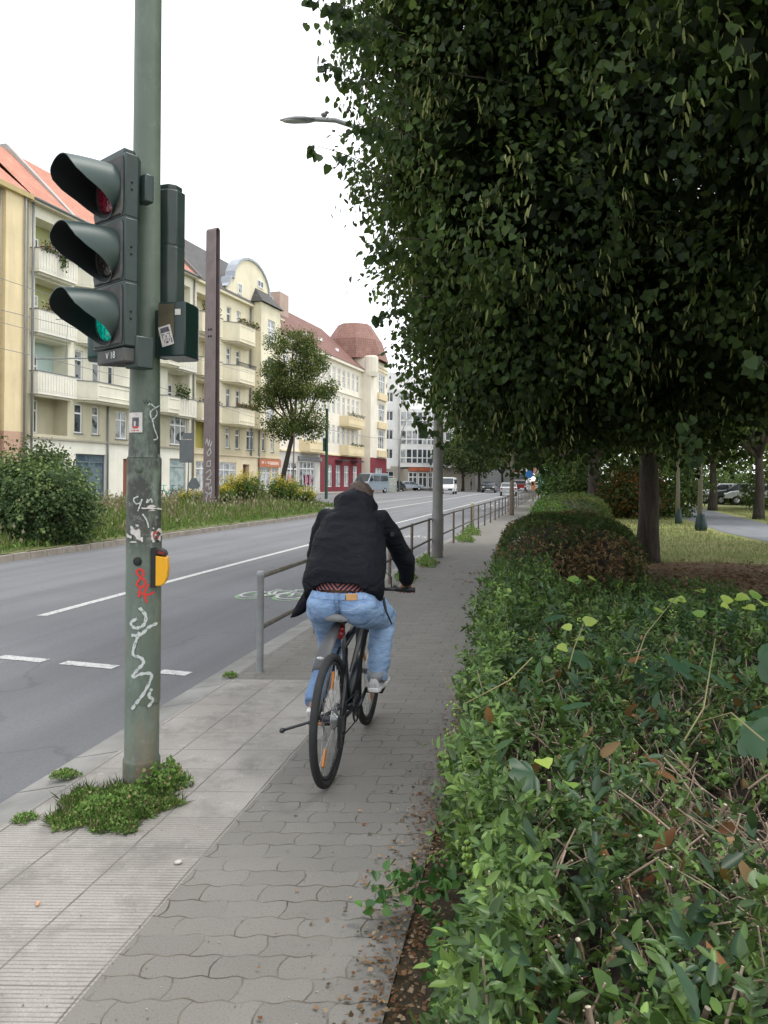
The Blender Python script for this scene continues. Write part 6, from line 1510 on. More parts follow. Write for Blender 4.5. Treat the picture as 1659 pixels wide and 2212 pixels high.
# ================================================================ bicycle
# local frame: y forward, x right, z up; origin = rear wheel contact
BRZ = -math.atan2(.179, .984)
BO = Vector((-.278, 4.03, 0))
bk = empty('bicycle', BO, BRZ, 'black bicycle ridden along the pavement, seen from behind with orange wheel reflectors', 'bicycle')
M_fr = paint('frame_black', (.016, .017, .019), .3, .2, 6, bump=0, spec=.6); M_tyre = paint('tyre_rubber', (.022, .022, .023), .8, .2, 20, bump=.3)
M_rim = paint('rim_dark', (.045, .045, .05), .35, .2, 5, metal=.5, bump=0); M_sil = paint('silver_metal', (.45, .46, .47), .3, .1, 9, metal=.8, bump=0); M_or = paint('orange_reflector', (.6, .2, .015), .3, .1, 20, bump=0)
WR = .345; AX = (0.0, 1.04)
for wi, ay in enumerate(AX):
    e = MB().torus((0, ay, WR), WR - .021, .0212, 'x', 56, 10).build('wheel', M_tyre, bk, True); e['label'] = ('rear', 'front')[wi] + ' wheel'
    MB().torus((0, ay, WR), WR - .052, .011, 'x', 56, 8).build('rim', M_rim, e, True)
    m = MB(); m.tube([(-.05, ay, WR), (.05, ay, WR)], .018, 10); m.tube([(-.065, ay, WR), (.065, ay, WR)], .006, 8); m.build('hub', M_rim, e, True)
    m = MB()
    for k in range(28):
        a = 2 * PI * k / 28; s_ = .03 if k % 2 else -.03; a2 = a + (.5 if k % 4 < 2 else -.5)
        m.tube([(s_, ay + .018 * math.cos(a2), WR + .018 * math.sin(a2)), (0, ay + (WR - .055) * math.cos(a), WR + (WR - .055) * math.sin(a))], .0013, 4, cap=False)
    m.build('spokes', M_sil, e)
    for a in (([2.4, 5.2] if wi else [-2.15, 1.25])):
        c = Vector((0, ay + .20 * math.cos(a), WR + .20 * math.sin(a))); M_ = Matrix.Translation(c) @ Matrix.Rotation(a, 4, 'X')
        MB().box(-.006, .006, -.047, .047, -.014, .014, 0, M_).build('reflector', M_or, e, bevel=.003)
BB_ = Vector((0, .44, .29)); ST = Vector((0, .31, .70)); HT, HBm = Vector((0, .90, .80)), Vector((0, .935, .67)); RA, FA = Vector((0, 0, WR)), Vector((0, 1.04, WR))
m = MB()
m.tube([BB_, ST], .0175, 12); m.tube([HBm + Vector((0, 0, .02)), BB_ + Vector((0, .02, .02))], [.028, .036], 12); m.tube([HT - Vector((0, -.005, .03)), ST - Vector((0, 0, .03))], .022, 12); m.tube([HBm, HT], .026, 12); m.tube([(-.04, .44, .29), (.04, .44, .29)], .027, 12)
for s in (-1, 1):
    m.tube([(s * .065, 0, WR), (s * .045, .30, .30), (s * .03, .43, .29)], .011, 8); m.tube([(s * .065, 0, WR), (s * .05, .15, .5), (s * .02, .30, .66)], .009, 8)
    m.ell((s * .065, 0, WR), (.006, .022, .028), 8, 6)
m.build('frame', M_fr, bk, True)
m = MB()
m.tube([HBm - Vector((0, 0, .01)), HBm + Vector((0, .012, -.04))], .024, 10)
for s in (-1, 1): m.tube([(s * .055, .945, .66), (s * .058, .985, .5), (s * .06, 1.04, WR)], [.018, .017, .013], 10)
m.box(-.07, .07, .925, .965, .635, .675); m.build('fork', M_fr, bk, True, angle=40)
m = MB(); m.tube([ST - Vector((0, -.01, .05)), (0, .265, .815)], .0145, 10); m.build('seat_post', M_sil, bk, True)
# saddle
m = MB(); rg = []
for k in range(12):
    f = k / 11; y = .12 + .27 * f; wv = .075 * (1 - f) ** .9 * (1 - .6 * max(0, .12 - f) / .12) + .018; hv = .022
    rg.append([Vector((math.cos(a) * wv, y, .85 + math.sin(a) * hv * (.8 if math.sin(a) > 0 else 1) + .012 * (1 - f) - .012 * (math.cos(a) ** 2))) for a in [j * PI / 8 for j in range(16)]])
m.rings(rg); sd = m.build('saddle', paint('saddle_grey', (.17, .17, .175), .6, .15, 20), bk, True)
m = MB(); m.tube([(-.025, .16, .835), (-.02, .34, .83)], .004, 6); m.tube([(.025, .16, .835), (.02, .34, .83)], .004, 6); m.box(-.03, .03, .23, .29, .81, .84); m.build('rails', M_blk, sd)
HBZ = .915; HBY = .93
m = MB(); m.tube([(-.31, HBY - .03, HBZ), (-.1, HBY, HBZ - .004), (.1, HBY, HBZ - .004), (.31, HBY - .03, HBZ)], .012, 10); m.tube([HT, (0, .905, .87)], .02, 10); m.tube([(0, .9, .868), (0, HBY, HBZ - .004)], .017, 10); hb = m.build('handlebar', M_fr, bk, True)
for s in (-1, 1):
    m = MB(); m.tube([(s * .20, HBY - .015, HBZ), (s * .325, HBY - .032, HBZ)], .0165, 10); m.build('grip', M_blk, hb, True)
    m = MB(); m.tube([(s * .175, HBY - .01, HBZ), (s * .19, HBY + .04, HBZ - .01), (s * .28, HBY + .06, HBZ - .03)], .006, 6); m.build('brake_lever', M_sil, hb, True)
m = MB(); m.tube([(.17, HBY - .01, HBZ), (.165, HBY + .02, HBZ + .07), (.12, HBY + .05, HBZ + .1)], .004, 6); m.tube([(.12, HBY, HBZ), (.1, .99, .84), (.04, .97, .7), (.05, .99, .5)], .003, 5); m.tube([(-.12, HBY, HBZ), (-.1, 1.0, .86), (-.02, .93, .72), (-.03, .6, .45)], .003, 5); m.build('brake_cable', M_blk, hb, True)
m = MB(); m.tube([(.19, HBY, HBZ), (.2, HBY, HBZ + .018)], .018, 10); m.build('bell', M_blk, hb, True)
# cranks: right pedal forward and high, left one back and low
CA = math.radians(22); ca, sa = math.cos(CA), math.sin(CA)
PR, PLf = Vector((.135, .44 + .17 * ca, .29 + .17 * sa)), Vector((-.135, .44 - .17 * ca, .29 - .17 * sa))
m = MB(); m.tube([(-.07, .44, .29), (.07, .44, .29)], .01, 8); m.tube([(.065, .44, .29), (.075, PR.y, PR.z)], [.015, .01], 8); m.tube([(-.065, .44, .29), (-.075, PLf.y, PLf.z)], [.015, .01], 8)
cr_ = m.build('crank', M_rim, bk, True)
for p, s in ((PR, 1), (PLf, -1)):
    M_ = Matrix.Translation(p) @ Matrix.Rotation(math.radians(-18 if s < 0 else 4), 4, 'X'); MB().box(-.05, .05, -.045, .045, -.011, .011, 0, M_).build('pedal', M_blk, cr_, bevel=.003)
    MB().box(-.03, .03, -.049, -.046, -.007, .007, 0, M_).build('reflector', M_or, cr_)
m = MB(); m.torus((.05, .44, .29), .085, .006, 'x', 32, 6); m.torus((.05, .44, .29), .05, .005, 'x', 24, 6)
for k in range(5): a = k * 2 * PI / 5; m.tube([(.05, .44, .29), (.05, .44 + .085 * math.cos(a), .29 + .085 * math.sin(a))], .005, 6)
m.build('chainring', M_rim, cr_, True)
m = MB()
for k in range(6): m.torus((.02 + k * .0055, 0, WR), .055 - k * .006, .003, 'x', 24, 5)
m.build('cassette', M_sil, bk, True)
m = MB(); m.tube([(.045, 0, WR + .05), (.05, .44, .375)], .004, 5); m.tube([(.045, .03, WR - .12), (.05, .44, .205)], .004, 5); m.build('chain', M_fr, bk)
m = MB(); m.box(.05, .075, -.03, .03, WR - .06, WR + .02); m.box(.045, .062, -.005, .035, WR - .15, WR - .05); m.ell((.055, .02, WR - .05), (.012, .02, .02), 8, 6); m.ell((.055, .03, WR - .14), (.01, .02, .02), 8, 6); m.build('derailleur', M_fr, bk, True, angle=40)
# clip-on mudguard behind the seat post, pointing back and down
m = MB(); rg = []
for k in range(12):
    f = k / 11; y = .26 - .33 * f; z = .80 - .04 * f - .17 * f ** 1.7 + .02; x = -.01 - .035 * f; wv = .016 + .026 * min(1, f * 1.6) * (1 - .25 * max(0, f - .85) / .15)
    rg.append([Vector((x + wv * math.cos(a), y, z + wv * .45 * math.sin(a) - .002)) for a in [j * PI / 8 for j in range(9)]])
m.rings(rg, False, closed=False); mg = m.build('mudguard', paint('mudguard_grey', (.06, .062, .066), .45, .12, 8), bk, True); mg.modifiers.new('s', 'SOLIDIFY').thickness = .003
MB().ell((-.04, -.055, .68), (.02, .004, .008), 10, 6).build('badge', paint('badge_white', (.5, .5, .5), .5, .5, 90), mg)
m = MB(); m.tube([(0, .27, .75), (0, .23, .79)], .022, 8); m.ell((.0, .225, .75), (.02, .02, .03), 8, 6); m.build('rear_light', paint('lamp_red', (.2, .01, .01), .3), bk, True)
m = MB(); m.tube([(-.07, .05, .33), (-.12, .04, .31), (-.255, -.02, .275)], [.009, .008, .008], 8); m.ell((-.255, -.02, .275), (.016, .018, .014), 8, 6); m.build('kickstand', M_fr, bk, True)

# ================================================================ rider
M_skin = paint('skin', (.42, .23, .16), .55, .08, 14, bump=.1)
def denim():
    t = NT('washed_denim'); v = t.coord()
    c = t.ramp(t.noise(2.2, t.scale(v, (1.6, 1, 1)), 2, .4), [(.3, (.11, .20, .37)), (.7, (.26, .39, .58))])
    c = t.mix(t.ramp(t.noise(260, v, 2, .9), [(.4, (0, 0, 0)), (.7, (.35, .35, .35))]), c, (.45, .55, .7))
    fold_shade = t.noise(9, t.scale(v, (1, 1, 2.6)), 3, .5)
    c = t.mix(t.ramp(fold_shade, [(.34, (.5, .5, .5)), (.5, (0, 0, 0))]), c, (.06, .12, .27))  # shade of the folds painted in as darker blue streaks
    return t.base(c, .9, 0, t.bump(t.noise(14, t.scale(v, (1, 1, 2.2)), 3, .5, .4), .6, .02, t.bump(t.noise(400, v, 1), .15, .001)))
M_den = denim()
t = NT('jacket_black'); v = t.coord()
M_jac = t.base(t.ramp(t.noise(4, v, 4), [(.3, (.006, .007, .010)), (.7, (.011, .012, .017))]), .62, 0, t.bump(t.noise(9, t.scale(v, (1, 1.2, 1.8)), 4, .5, .8), .7, .03), .1)
M_hair = paint('brown_hair', (.045, .024, .017), .6, .5, 40, bump=.8, bscale=150)
M_shoe = paint('shoe_white', (.62, .61, .6), .6, .1, 20); M_sole = paint('shoe_sole', (.75, .74, .72), .5, .05, 20); M_sgrey = paint('shoe_grey', (.25, .26, .27), .6, .1, 20)
pr = empty('person', BO, BRZ, 'person riding away on the black bicycle in a black hooded jacket and light blue jeans', 'person')
V3 = Vector
JW = .92
J = dict(pel=V3((.0, .27, .92)), wst=V3((0, .34, 1.05)), chest=V3((0, .47, 1.26)), neck=V3((.0, .57, 1.42)), head=V3((.015, .645, 1.48)))
hipR, hipL = V3((.095, .28, .90)), V3((-.095, .28, .90)); 
ankR, ankL = V3((.145, .575, .435)), V3((-.15, .225, .36)); kneeR, kneeL = V3((.17, .665, .80)), V3((-.13, .57, .62))
shR, shL = V3((.158, .53, 1.375)), V3((-.158, .53, 1.375)); elR, elL = V3((.282, .715, 1.14)), V3((-.272, .72, 1.15)); wrR, wrL = V3((.278, .872, .97)), V3((-.27, .875, .97))
# body: one continuous skinned surface
vs, es, rs = [], [], []
def node(p, r, par=None):
    vs.append(tuple(p)); rs.append(r); i = len(vs) - 1
    if par is not None: es.append((par, i))
    return i
n0 = node(J['pel'], .12); n1 = node(J['wst'], .115, n0); n2 = node(J['chest'], .13, n1); n3 = node(J['neck'], .062, n2); n4 = node(J['neck'].lerp(J['head'], .55), .056, n3)
n5 = node(J['head'] + V3((0, .0, 0)), .085, n4); n6 = node(J['head'] + V3((0, .005, .06)), .07, n5)
for s, sh, el, wr_ in ((1, shR, elR, wrR), (-1, shL, elL, wrL)):
    a = node(sh, .06, n2); b = node(sh.lerp(el, .5), .046, a); c = node(el, .038, b); d = node(el.lerp(wr_, .5), .033, c); e_ = node(wr_, .024, d)
    # hand wrapped over the grip
    pl = node(V3((s * .268, .905, .945)), .027, e_); 
    for fi in range(4):
        x = s * (.292 - fi * .0195); k1 = node(V3((x, .935, .943 - .003 * fi)), .0115, pl); k2 = node(V3((x, .955, .925)), .0095, k1); k3 = node(V3((x, .945, .900)), .0085, k2); k4 = node(V3((x, .922 - .004 * fi, .893)), .0075, k3)
    k1 = node(V3((s * .235, .905, .932)), .012, pl); k2 = node(V3((s * .222, .915, .91)), .0095, k1); node(V3((s * .225, .935, .895)), .0085, k2)
for s, hp_, kn, an in ((1, hipR, kneeR, ankR), (-1, hipL, kneeL, ankL)):
    a = node(hp_, .085, n0); b = node(hp_.lerp(kn, .5), .07, a); c = node(kn, .052, b); d = node(kn.lerp(an, .4), .05, c); e_ = node(an, .036, d)
    node(an + (V3((0, .05, -.045)) if s > 0 else V3((0, .03, -.07))), .03, e_)
me = bpy.data.meshes.new('body'); me.from_pydata(vs, es, []); bo = bpy.data.objects.new('body', me); col.objects.link(bo)
sm = bo.modifiers.new('skin', 'SKIN'); sm.use_smooth_shade = True
for i, sv in enumerate(me.skin_vertices[0].data): sv.radius = (rs[i], rs[i]); sv.use_root = (i == 0)
sb_ = bo.modifiers.new('sub', 'SUBSURF'); sb_.levels = 1; sb_.render_levels = 1
ev_mesh(bo); bo.data.materials.clear(); bo.data.materials.append(M_skin); bo.parent = pr
bo.data.polygons.foreach_set('use_smooth', [True] * len(bo.data.polygons))
# head volume joined into the body by remeshing would soften the hands; shape the skull on the same mesh
hm = MB(); hc = V3((.014, .66, 1.492))
for k in range(1): hm.ell(hc, (.075, .092, .1), 24, 16); hm.ell(hc + V3((0, .035, -.05)), (.055, .06, .06), 16, 10); hm.ell(hc + V3((0, .097, -.015)), (.011, .016, .02), 8, 6); hm.ell(hc + V3((-.077, .0, -.01)), (.01, .018, .03), 8, 6); hm.ell(hc + V3((.077, .0, -.01)), (.01, .018, .03), 8, 6); hm.ell(hc + V3((0, .085, -.06)), (.022, .012, .008), 8, 6)
ho_ = hm.build('head', M_skin, None, True); remesh(ho_, .006, 3)
bm = bmesh.new(); bm.from_mesh(bo.data); bm.from_mesh(ho_.data); bm.to_mesh(bo.data); bm.free(); bpy.data.objects.remove(ho_)
bo.data.polygons.foreach_set('use_smooth', [True] * len(bo.data.polygons))
for s in (-1, 1):
    MB().ell(hc + V3((s * .03, .082, .005)), (.012, .009, .008), 8, 6).build('eye', M_white, bo, True)
from mathutils import noise as NZ
hr = MB(); hr.ell(hc + V3((0, -.012, .018)), (.084, .095, .1), 24, 16); hr.ell(hc + V3((0, -.04, -.03)), (.07, .06, .07), 16, 10)
hr = remesh(hr.build('hair', M_hair, None, True), .006, 2, lambda c: .004 * NZ.noise(c * 60) + .003 * NZ.noise(c * 160))
for v_ in hr.data.vertices:
    if v_.co.y > hc.y + .045 and v_.co.z < hc.z + .05: v_.co.y = hc.y + .045
hr.parent = pr
# ---- jacket
def ering(c, w_, t_, ang, n=28, ux=V3((1, 0, 0)), pw=1.0):
    nn = V3((0, math.cos(ang), -math.sin(ang)))
    out = []
    for k in range(n):
        a = 2 * PI * k / n; ca_, sa_ = math.cos(a), math.sin(a)
        out.append(V3(c) + ux * (math.copysign(abs(ca_) ** pw, ca_) * w_) + nn * (math.copysign(abs(sa_) ** pw, sa_) * t_))
    return out
an = math.radians(38)
m = MB()
m.rings([ering((.0, .285, .93), .215, .195, an * .9, pw=.85), ering((.0, .30, .99), .238, .195, an, pw=.85), ering((.0, .34, 1.07), .232, .18, an, pw=.85), ering((0, .40, 1.16), .222, .17, an, pw=.85), ering((0, .455, 1.25), .212, .16, an, pw=.85), ering((0, .505, 1.33), .192, .145, an, pw=.92), ering((0, .54, 1.385), .168, .12, an), ering((.0, .565, 1.425), .10, .09, an), ering((0, .58, 1.45), .06, .06, an)])
for s, sh, el, wr_ in ((1, shR, elR, wrR), (-1, shL, elL, wrL)):
    m.tube([sh + V3((-s * .06, -.02, -.01)), sh, sh.lerp(el, .35) + V3((s * .012, 0, 0)), sh.lerp(el, .7) + V3((s * .01, 0, -.01)), el + V3((s * .004, .0, -.012)), el.lerp(wr_, .35) + V3((s * .008, -.01, -.012)), el.lerp(wr_, .75) + V3((0, -.008, -.01)), wr_.lerp(el, .06) + V3((0, -.01, .0))], [.068, .074, .068, .063, .062, .056, .047, .039], 20)
jk = m.build('jacket', M_jac, None, True)
def jn(c):
    f = NZ.noise(V3((c.x * 4 + c.z * 3, c.y * 7, c.z * 9))) * .012 + NZ.noise(V3((c.x * 9 - c.z * 8, c.y * 12, c.z * 19))) * .005 - .007 * math.exp(-((c.z - 1.0 - .5 * (c.y - .14)) / .006) ** 2)
    return f
remesh(jk, .0095, 7, jn)
# hollow out the hem: lift the lower edge at the back
bm = bmesh.new(); bm.from_mesh(jk.data)
hemz = lambda x, y: 1.052 - .85 * max(0, y - .13) * .55 - .9 * max(0, abs(x) - .10) ** 1.15
geom = [f for f in bm.faces if f.calc_center_median().z < hemz(f.calc_center_median().x, f.calc_center_median().y) and abs(f.calc_center_median().x) < .3 and f.calc_center_median().y < .62]
bmesh.ops.delete(bm, geom=geom, context='FACES'); bm.to_mesh(jk.data); bm.free(); jk.parent = pr
so_ = jk.modifiers.new('s', 'SOLIDIFY'); so_.thickness = .006; so_.offset = -1
jk.data.polygons.foreach_set('use_smooth', [True] * len(jk.data.polygons))
# hood lying on the back, cuffs, seams, drawcords
m = MB(); 
m.torus((.0, .61, 1.45), .085, .045, 'z', 32, 12, sq=1.2); m.ell((.0, .565, 1.475), (.128, .105, .085), 20, 12); m.ell((.01, .515, 1.44), (.125, .08, .07), 20, 12); m.ell((.012, .475, 1.41), (.128, .065, .06), 20, 12); m.ell((.01, .445, 1.375), (.095, .05, .048), 16, 10)
hd_o = remesh(m.build('hood', M_jac, None, True), .009, 5, lambda c: .009 * NZ.noise(c * 12) + .005 * NZ.noise(c * 28)); hd_o.parent = jk
for s, wr_, el in ((1, wrR, elR), (-1, wrL, elL)):
    MB().tube([wr_.lerp(el, .16), wr_.lerp(el, -.02)], [.040, .037], 16).build('cuff', paint('rib_knit_black', (.008, .008, .009), .95, .3, 60, bump=.7, bscale=300), jk, True)
m = MB(); m.tube([(.225, .33, .95), (.245, .32, .87), (.275, .33, .80)], [.008, .006, .004], 8); m.build('drawcord', M_blk, jk, True)
m = MB(); rg = []
for k in range(7):
    f = k / 6; c = V3((-.205 - .10 * f ** 1.2, .26 + .02 * f, .935 - .11 * f)); wv = .045 * (1 - f * f) + .004
    rg.append([c + V3((-wv * .3, 0, wv)), c + V3((0, .012, 0)), c + V3((wv * .3, 0, -wv * .9)), c + V3((0, -.012, 0))])
m.rings(rg); m.build('blown_hem', M_jac, jk, True)
m = MB(); m.box(.232, .25, .5, .56, 1.285, 1.31); m.build('sleeve_patch', M_blk, jk)
# ---- jeans
m = MB()
m.ell((.0, .27, .955), (.182, .135, .115), 24, 14); m.ell((-.088, .215, .915), (.102, .105, .105), 20, 12); m.ell((.098, .22, .92), (.112, .112, .11), 20, 12)
m.rings([ering((0.0, .255, .93), .178, .125, .25), ering((0.0, .26, 1.0), .182, .125, .3), ering((0, .285, 1.035), .172, .118, .4)])
thR = hipR.lerp(kneeR, .5); thL = hipL.lerp(kneeL, .5)
m.tube([hipR + V3((.01, -.03, .0)), hipR.lerp(kneeR, .3) + V3((.015, 0, -.01)), thR + V3((.02, 0, -.01)), kneeR + V3((.0, -.02, -.015)), kneeR.lerp(ankR, .25) + V3((0, -.03, 0)), kneeR.lerp(ankR, .55) + V3((0, -.02, 0)), kneeR.lerp(ankR, .85) + V3((0, -.006, 0)), ankR.lerp(kneeR, -.05) + V3((0, -.004, 0))], [.11, .108, .098, .082, .077, .07, .068, .064], 22)
m.tube([hipL + V3((-.005, -.03, .0)), hipL.lerp(kneeL, .3), thL, kneeL + V3((0, -.02, 0)), kneeL.lerp(ankL, .25) + V3((0, -.01, .01)), kneeL.lerp(ankL, .55), kneeL.lerp(ankL, .85), ankL.lerp(kneeL, -.03)], [.105, .104, .094, .078, .072, .065, .060, .057], 22)
def dn(c):
    return NZ.noise(V3((c.x * 7, c.y * 9, c.z * 16))) * .008 + NZ.noise(V3((c.x * 15, c.y * 15, c.z * 34 + 5))) * (.006 if c.z < .62 else .002)
je = remesh(m.build('jeans', M_den, None, True), .009, 5, dn)
# crease between the cheeks and cut-off waist
for v_ in je.data.vertices:
    c = v_.co
    if c.y < .26 and .86 < c.z < 1.0: c.y += .02 * math.exp(-((c.x - .005) / .014) ** 2) * min(1, (1.0 - c.z) * 12)
bm = bmesh.new(); bm.from_mesh(je.data)
wz_ = lambda x: .992 + .1 * abs(x - .0) * .6
bmesh.ops.delete(bm, geom=[f for f in bm.faces if f.calc_center_median().z > wz_(f.calc_center_median().x)], context='FACES'); bm.to_mesh(je.data); bm.free()
je.data.polygons.foreach_set('use_smooth', [True] * len(je.data.polygons)); je.parent = pr
def surf(x, z, off=.003):      # a point on the back of the jeans
    from mathutils.bvhtree import BVHTree
    global _bvh
    try: _bvh
    except NameError: _bvh = BVHTree.FromObject(je, bpy.context.evaluated_depsgraph_get())
    h = _bvh.ray_cast(V3((x, -.5, z)), V3((0, 1, 0)))
    return V3((x, (h[0].y if h[0] is not None else .14) - off, z))
bpy.context.view_layer.update(); bpy.context.evaluated_depsgraph_get().update()
def band(xs, zf0, zf1, off, name, mat, parent, thick=.003):
    m = MB(); rg = []
    for x in xs:
        a, b = surf(x, zf0(x), off), surf(x, zf1(x), off); rg.append([a, b, b + V3((0, -thick, 0)), a + V3((0, -thick, 0))])
    m.rings(rg); return m.build(name, mat, parent, True, angle=40)
lin = lambda a, b, n: [a + (b - a) * k / (n - 1) for k in range(n)]
M_den2 = paint('denim_band', (.20, .31, .50), .9, .25, 30, bump=.3)
band(lin(-.155, .165, 28), lambda x: wz_(x) - .034, lambda x: wz_(x) - .002, .001, 'waistband', M_den2, je)
_yy = min(surf(x, z, 0).y for x in lin(.055, .118, 6) for z in (.962, .975, .99)) - .003
MB().prism([(.055, .958), (.118, .962), (.118, .998), (.055, .994)], _yy, _yy + .012, 'y').build('leather_patch', paint('tan_leather', (.55, .30, .12), .7, .15, 20), je, bevel=.002)
band([-.008, .0, .008], lambda x: wz_(x) - .05, lambda x: wz_(x) + .004, .005, 'belt_loop', M_den2, je, .004)
m = MB(); m.tube([surf(x, z, .0015) for x, z in [(.03, .905), (.06, .903), (.10, .915), (.13, .93), (.15, .945)]], .0013, 5); m.tube([surf(.001 * math.sin(k), .975 - .012 * k, .001) for k in range(8)], .0012, 5); m.build('stitching', paint('stitch', (.45, .52, .62), .8), je)
# underwear showing above the waistband
def bx():
    t = NT('striped_boxers'); v = t.coord(); s = t.sep(v)
    d_ = t.math('FRACT', t.math('MULTIPLY', t.math('ADD', t.math('ABSOLUTE', s[0]), t.math('MULTIPLY', s[2], -1.0)), 38))
    return t.base(t.ramp(d_, [(.3, (.025, .02, .04)), (.5, (.02, .02, .04)), (.62, (.5, .16, .12)), (.8, (.5, .17, .13)), (.9, (.025, .02, .04))]), .9)
m = MB(); m.rings([ering((0.0, .262, .975), .170, .120, .3), ering((0, .285, 1.04), .160, .122, .42)], False); u = m.build('boxer_shorts', bx(), pr, True); 
m = MB(); m.rings([ering((0, .2845, 1.010), .140, .136, .42), ering((0, .295, 1.065), .138, .130, .46)], False); m.build('blue_waistband', paint('blue_elastic', (.03, .07, .32), .8, .15, 30), u, True)
# shoes
def shoe(p, ang, s, M0=M_shoe):
    M_ = Matrix.Translation(p) @ Matrix.Rotation(ang, 4, 'X') @ Matrix.Rotation(-s * .08, 4, 'Z')
    prof = [(-.085, .034, .07), (-.06, .038, .082), (-.02, .037, .085), (.03, .042, .07), (.08, .047, .052), (.13, .045, .04), (.165, .032, .03), (.178, .014, .02)]
    m = MB(); rg = []
    for y, w_, h in prof:
        rg.append([M_ @ V3((math.cos(a) * w_ * (1 if math.sin(a) < .2 else .85), y, max(0, math.sin(a)) * h + min(0, math.sin(a)) * .01 + .022)) for a in [k * PI / 10 for k in range(20)]])
    m.rings(rg); o = m.build('shoe', M0, pr, True)
    m = MB(); ol = [(math.sin(a) * .0, 0) for a in (0,)]; pts = [(x * 1.06, y) for y, x, h in prof]; poly = [(-.02, -.092), (.02, -.092)] + pts + [(-x, y) for x, y in pts[::-1]]
    m.prism(poly, 0, .026, 'z', M_); m.build('sole', M_sole, o, bevel=.006)
    m = MB(); m.tube([M_ @ V3((0, -.03, .06)), M_ @ V3((0, -.045, .115))], [.047, .05], 14); m.build('collar', M_sgrey, o, True)
    for sx in (-1, 1):
        m = MB(); q_ = [(-.02, .035), (.02, .04), (.06, .052), (.05, .036), (.0, .024)]; vsx = [M_ @ V3((sx * (.0445 if y > 0 else .041), y, z + .012)) for y, z in q_]; m.add(vsx, [tuple(range(5))]); m.build('stripe', M_sgrey, o)
shoe(PR + V3((.012, -.02, .012)), math.radians(3), 1)
shoe(PLf + V3((-.02, -.035, .02)), math.radians(-52), -1)
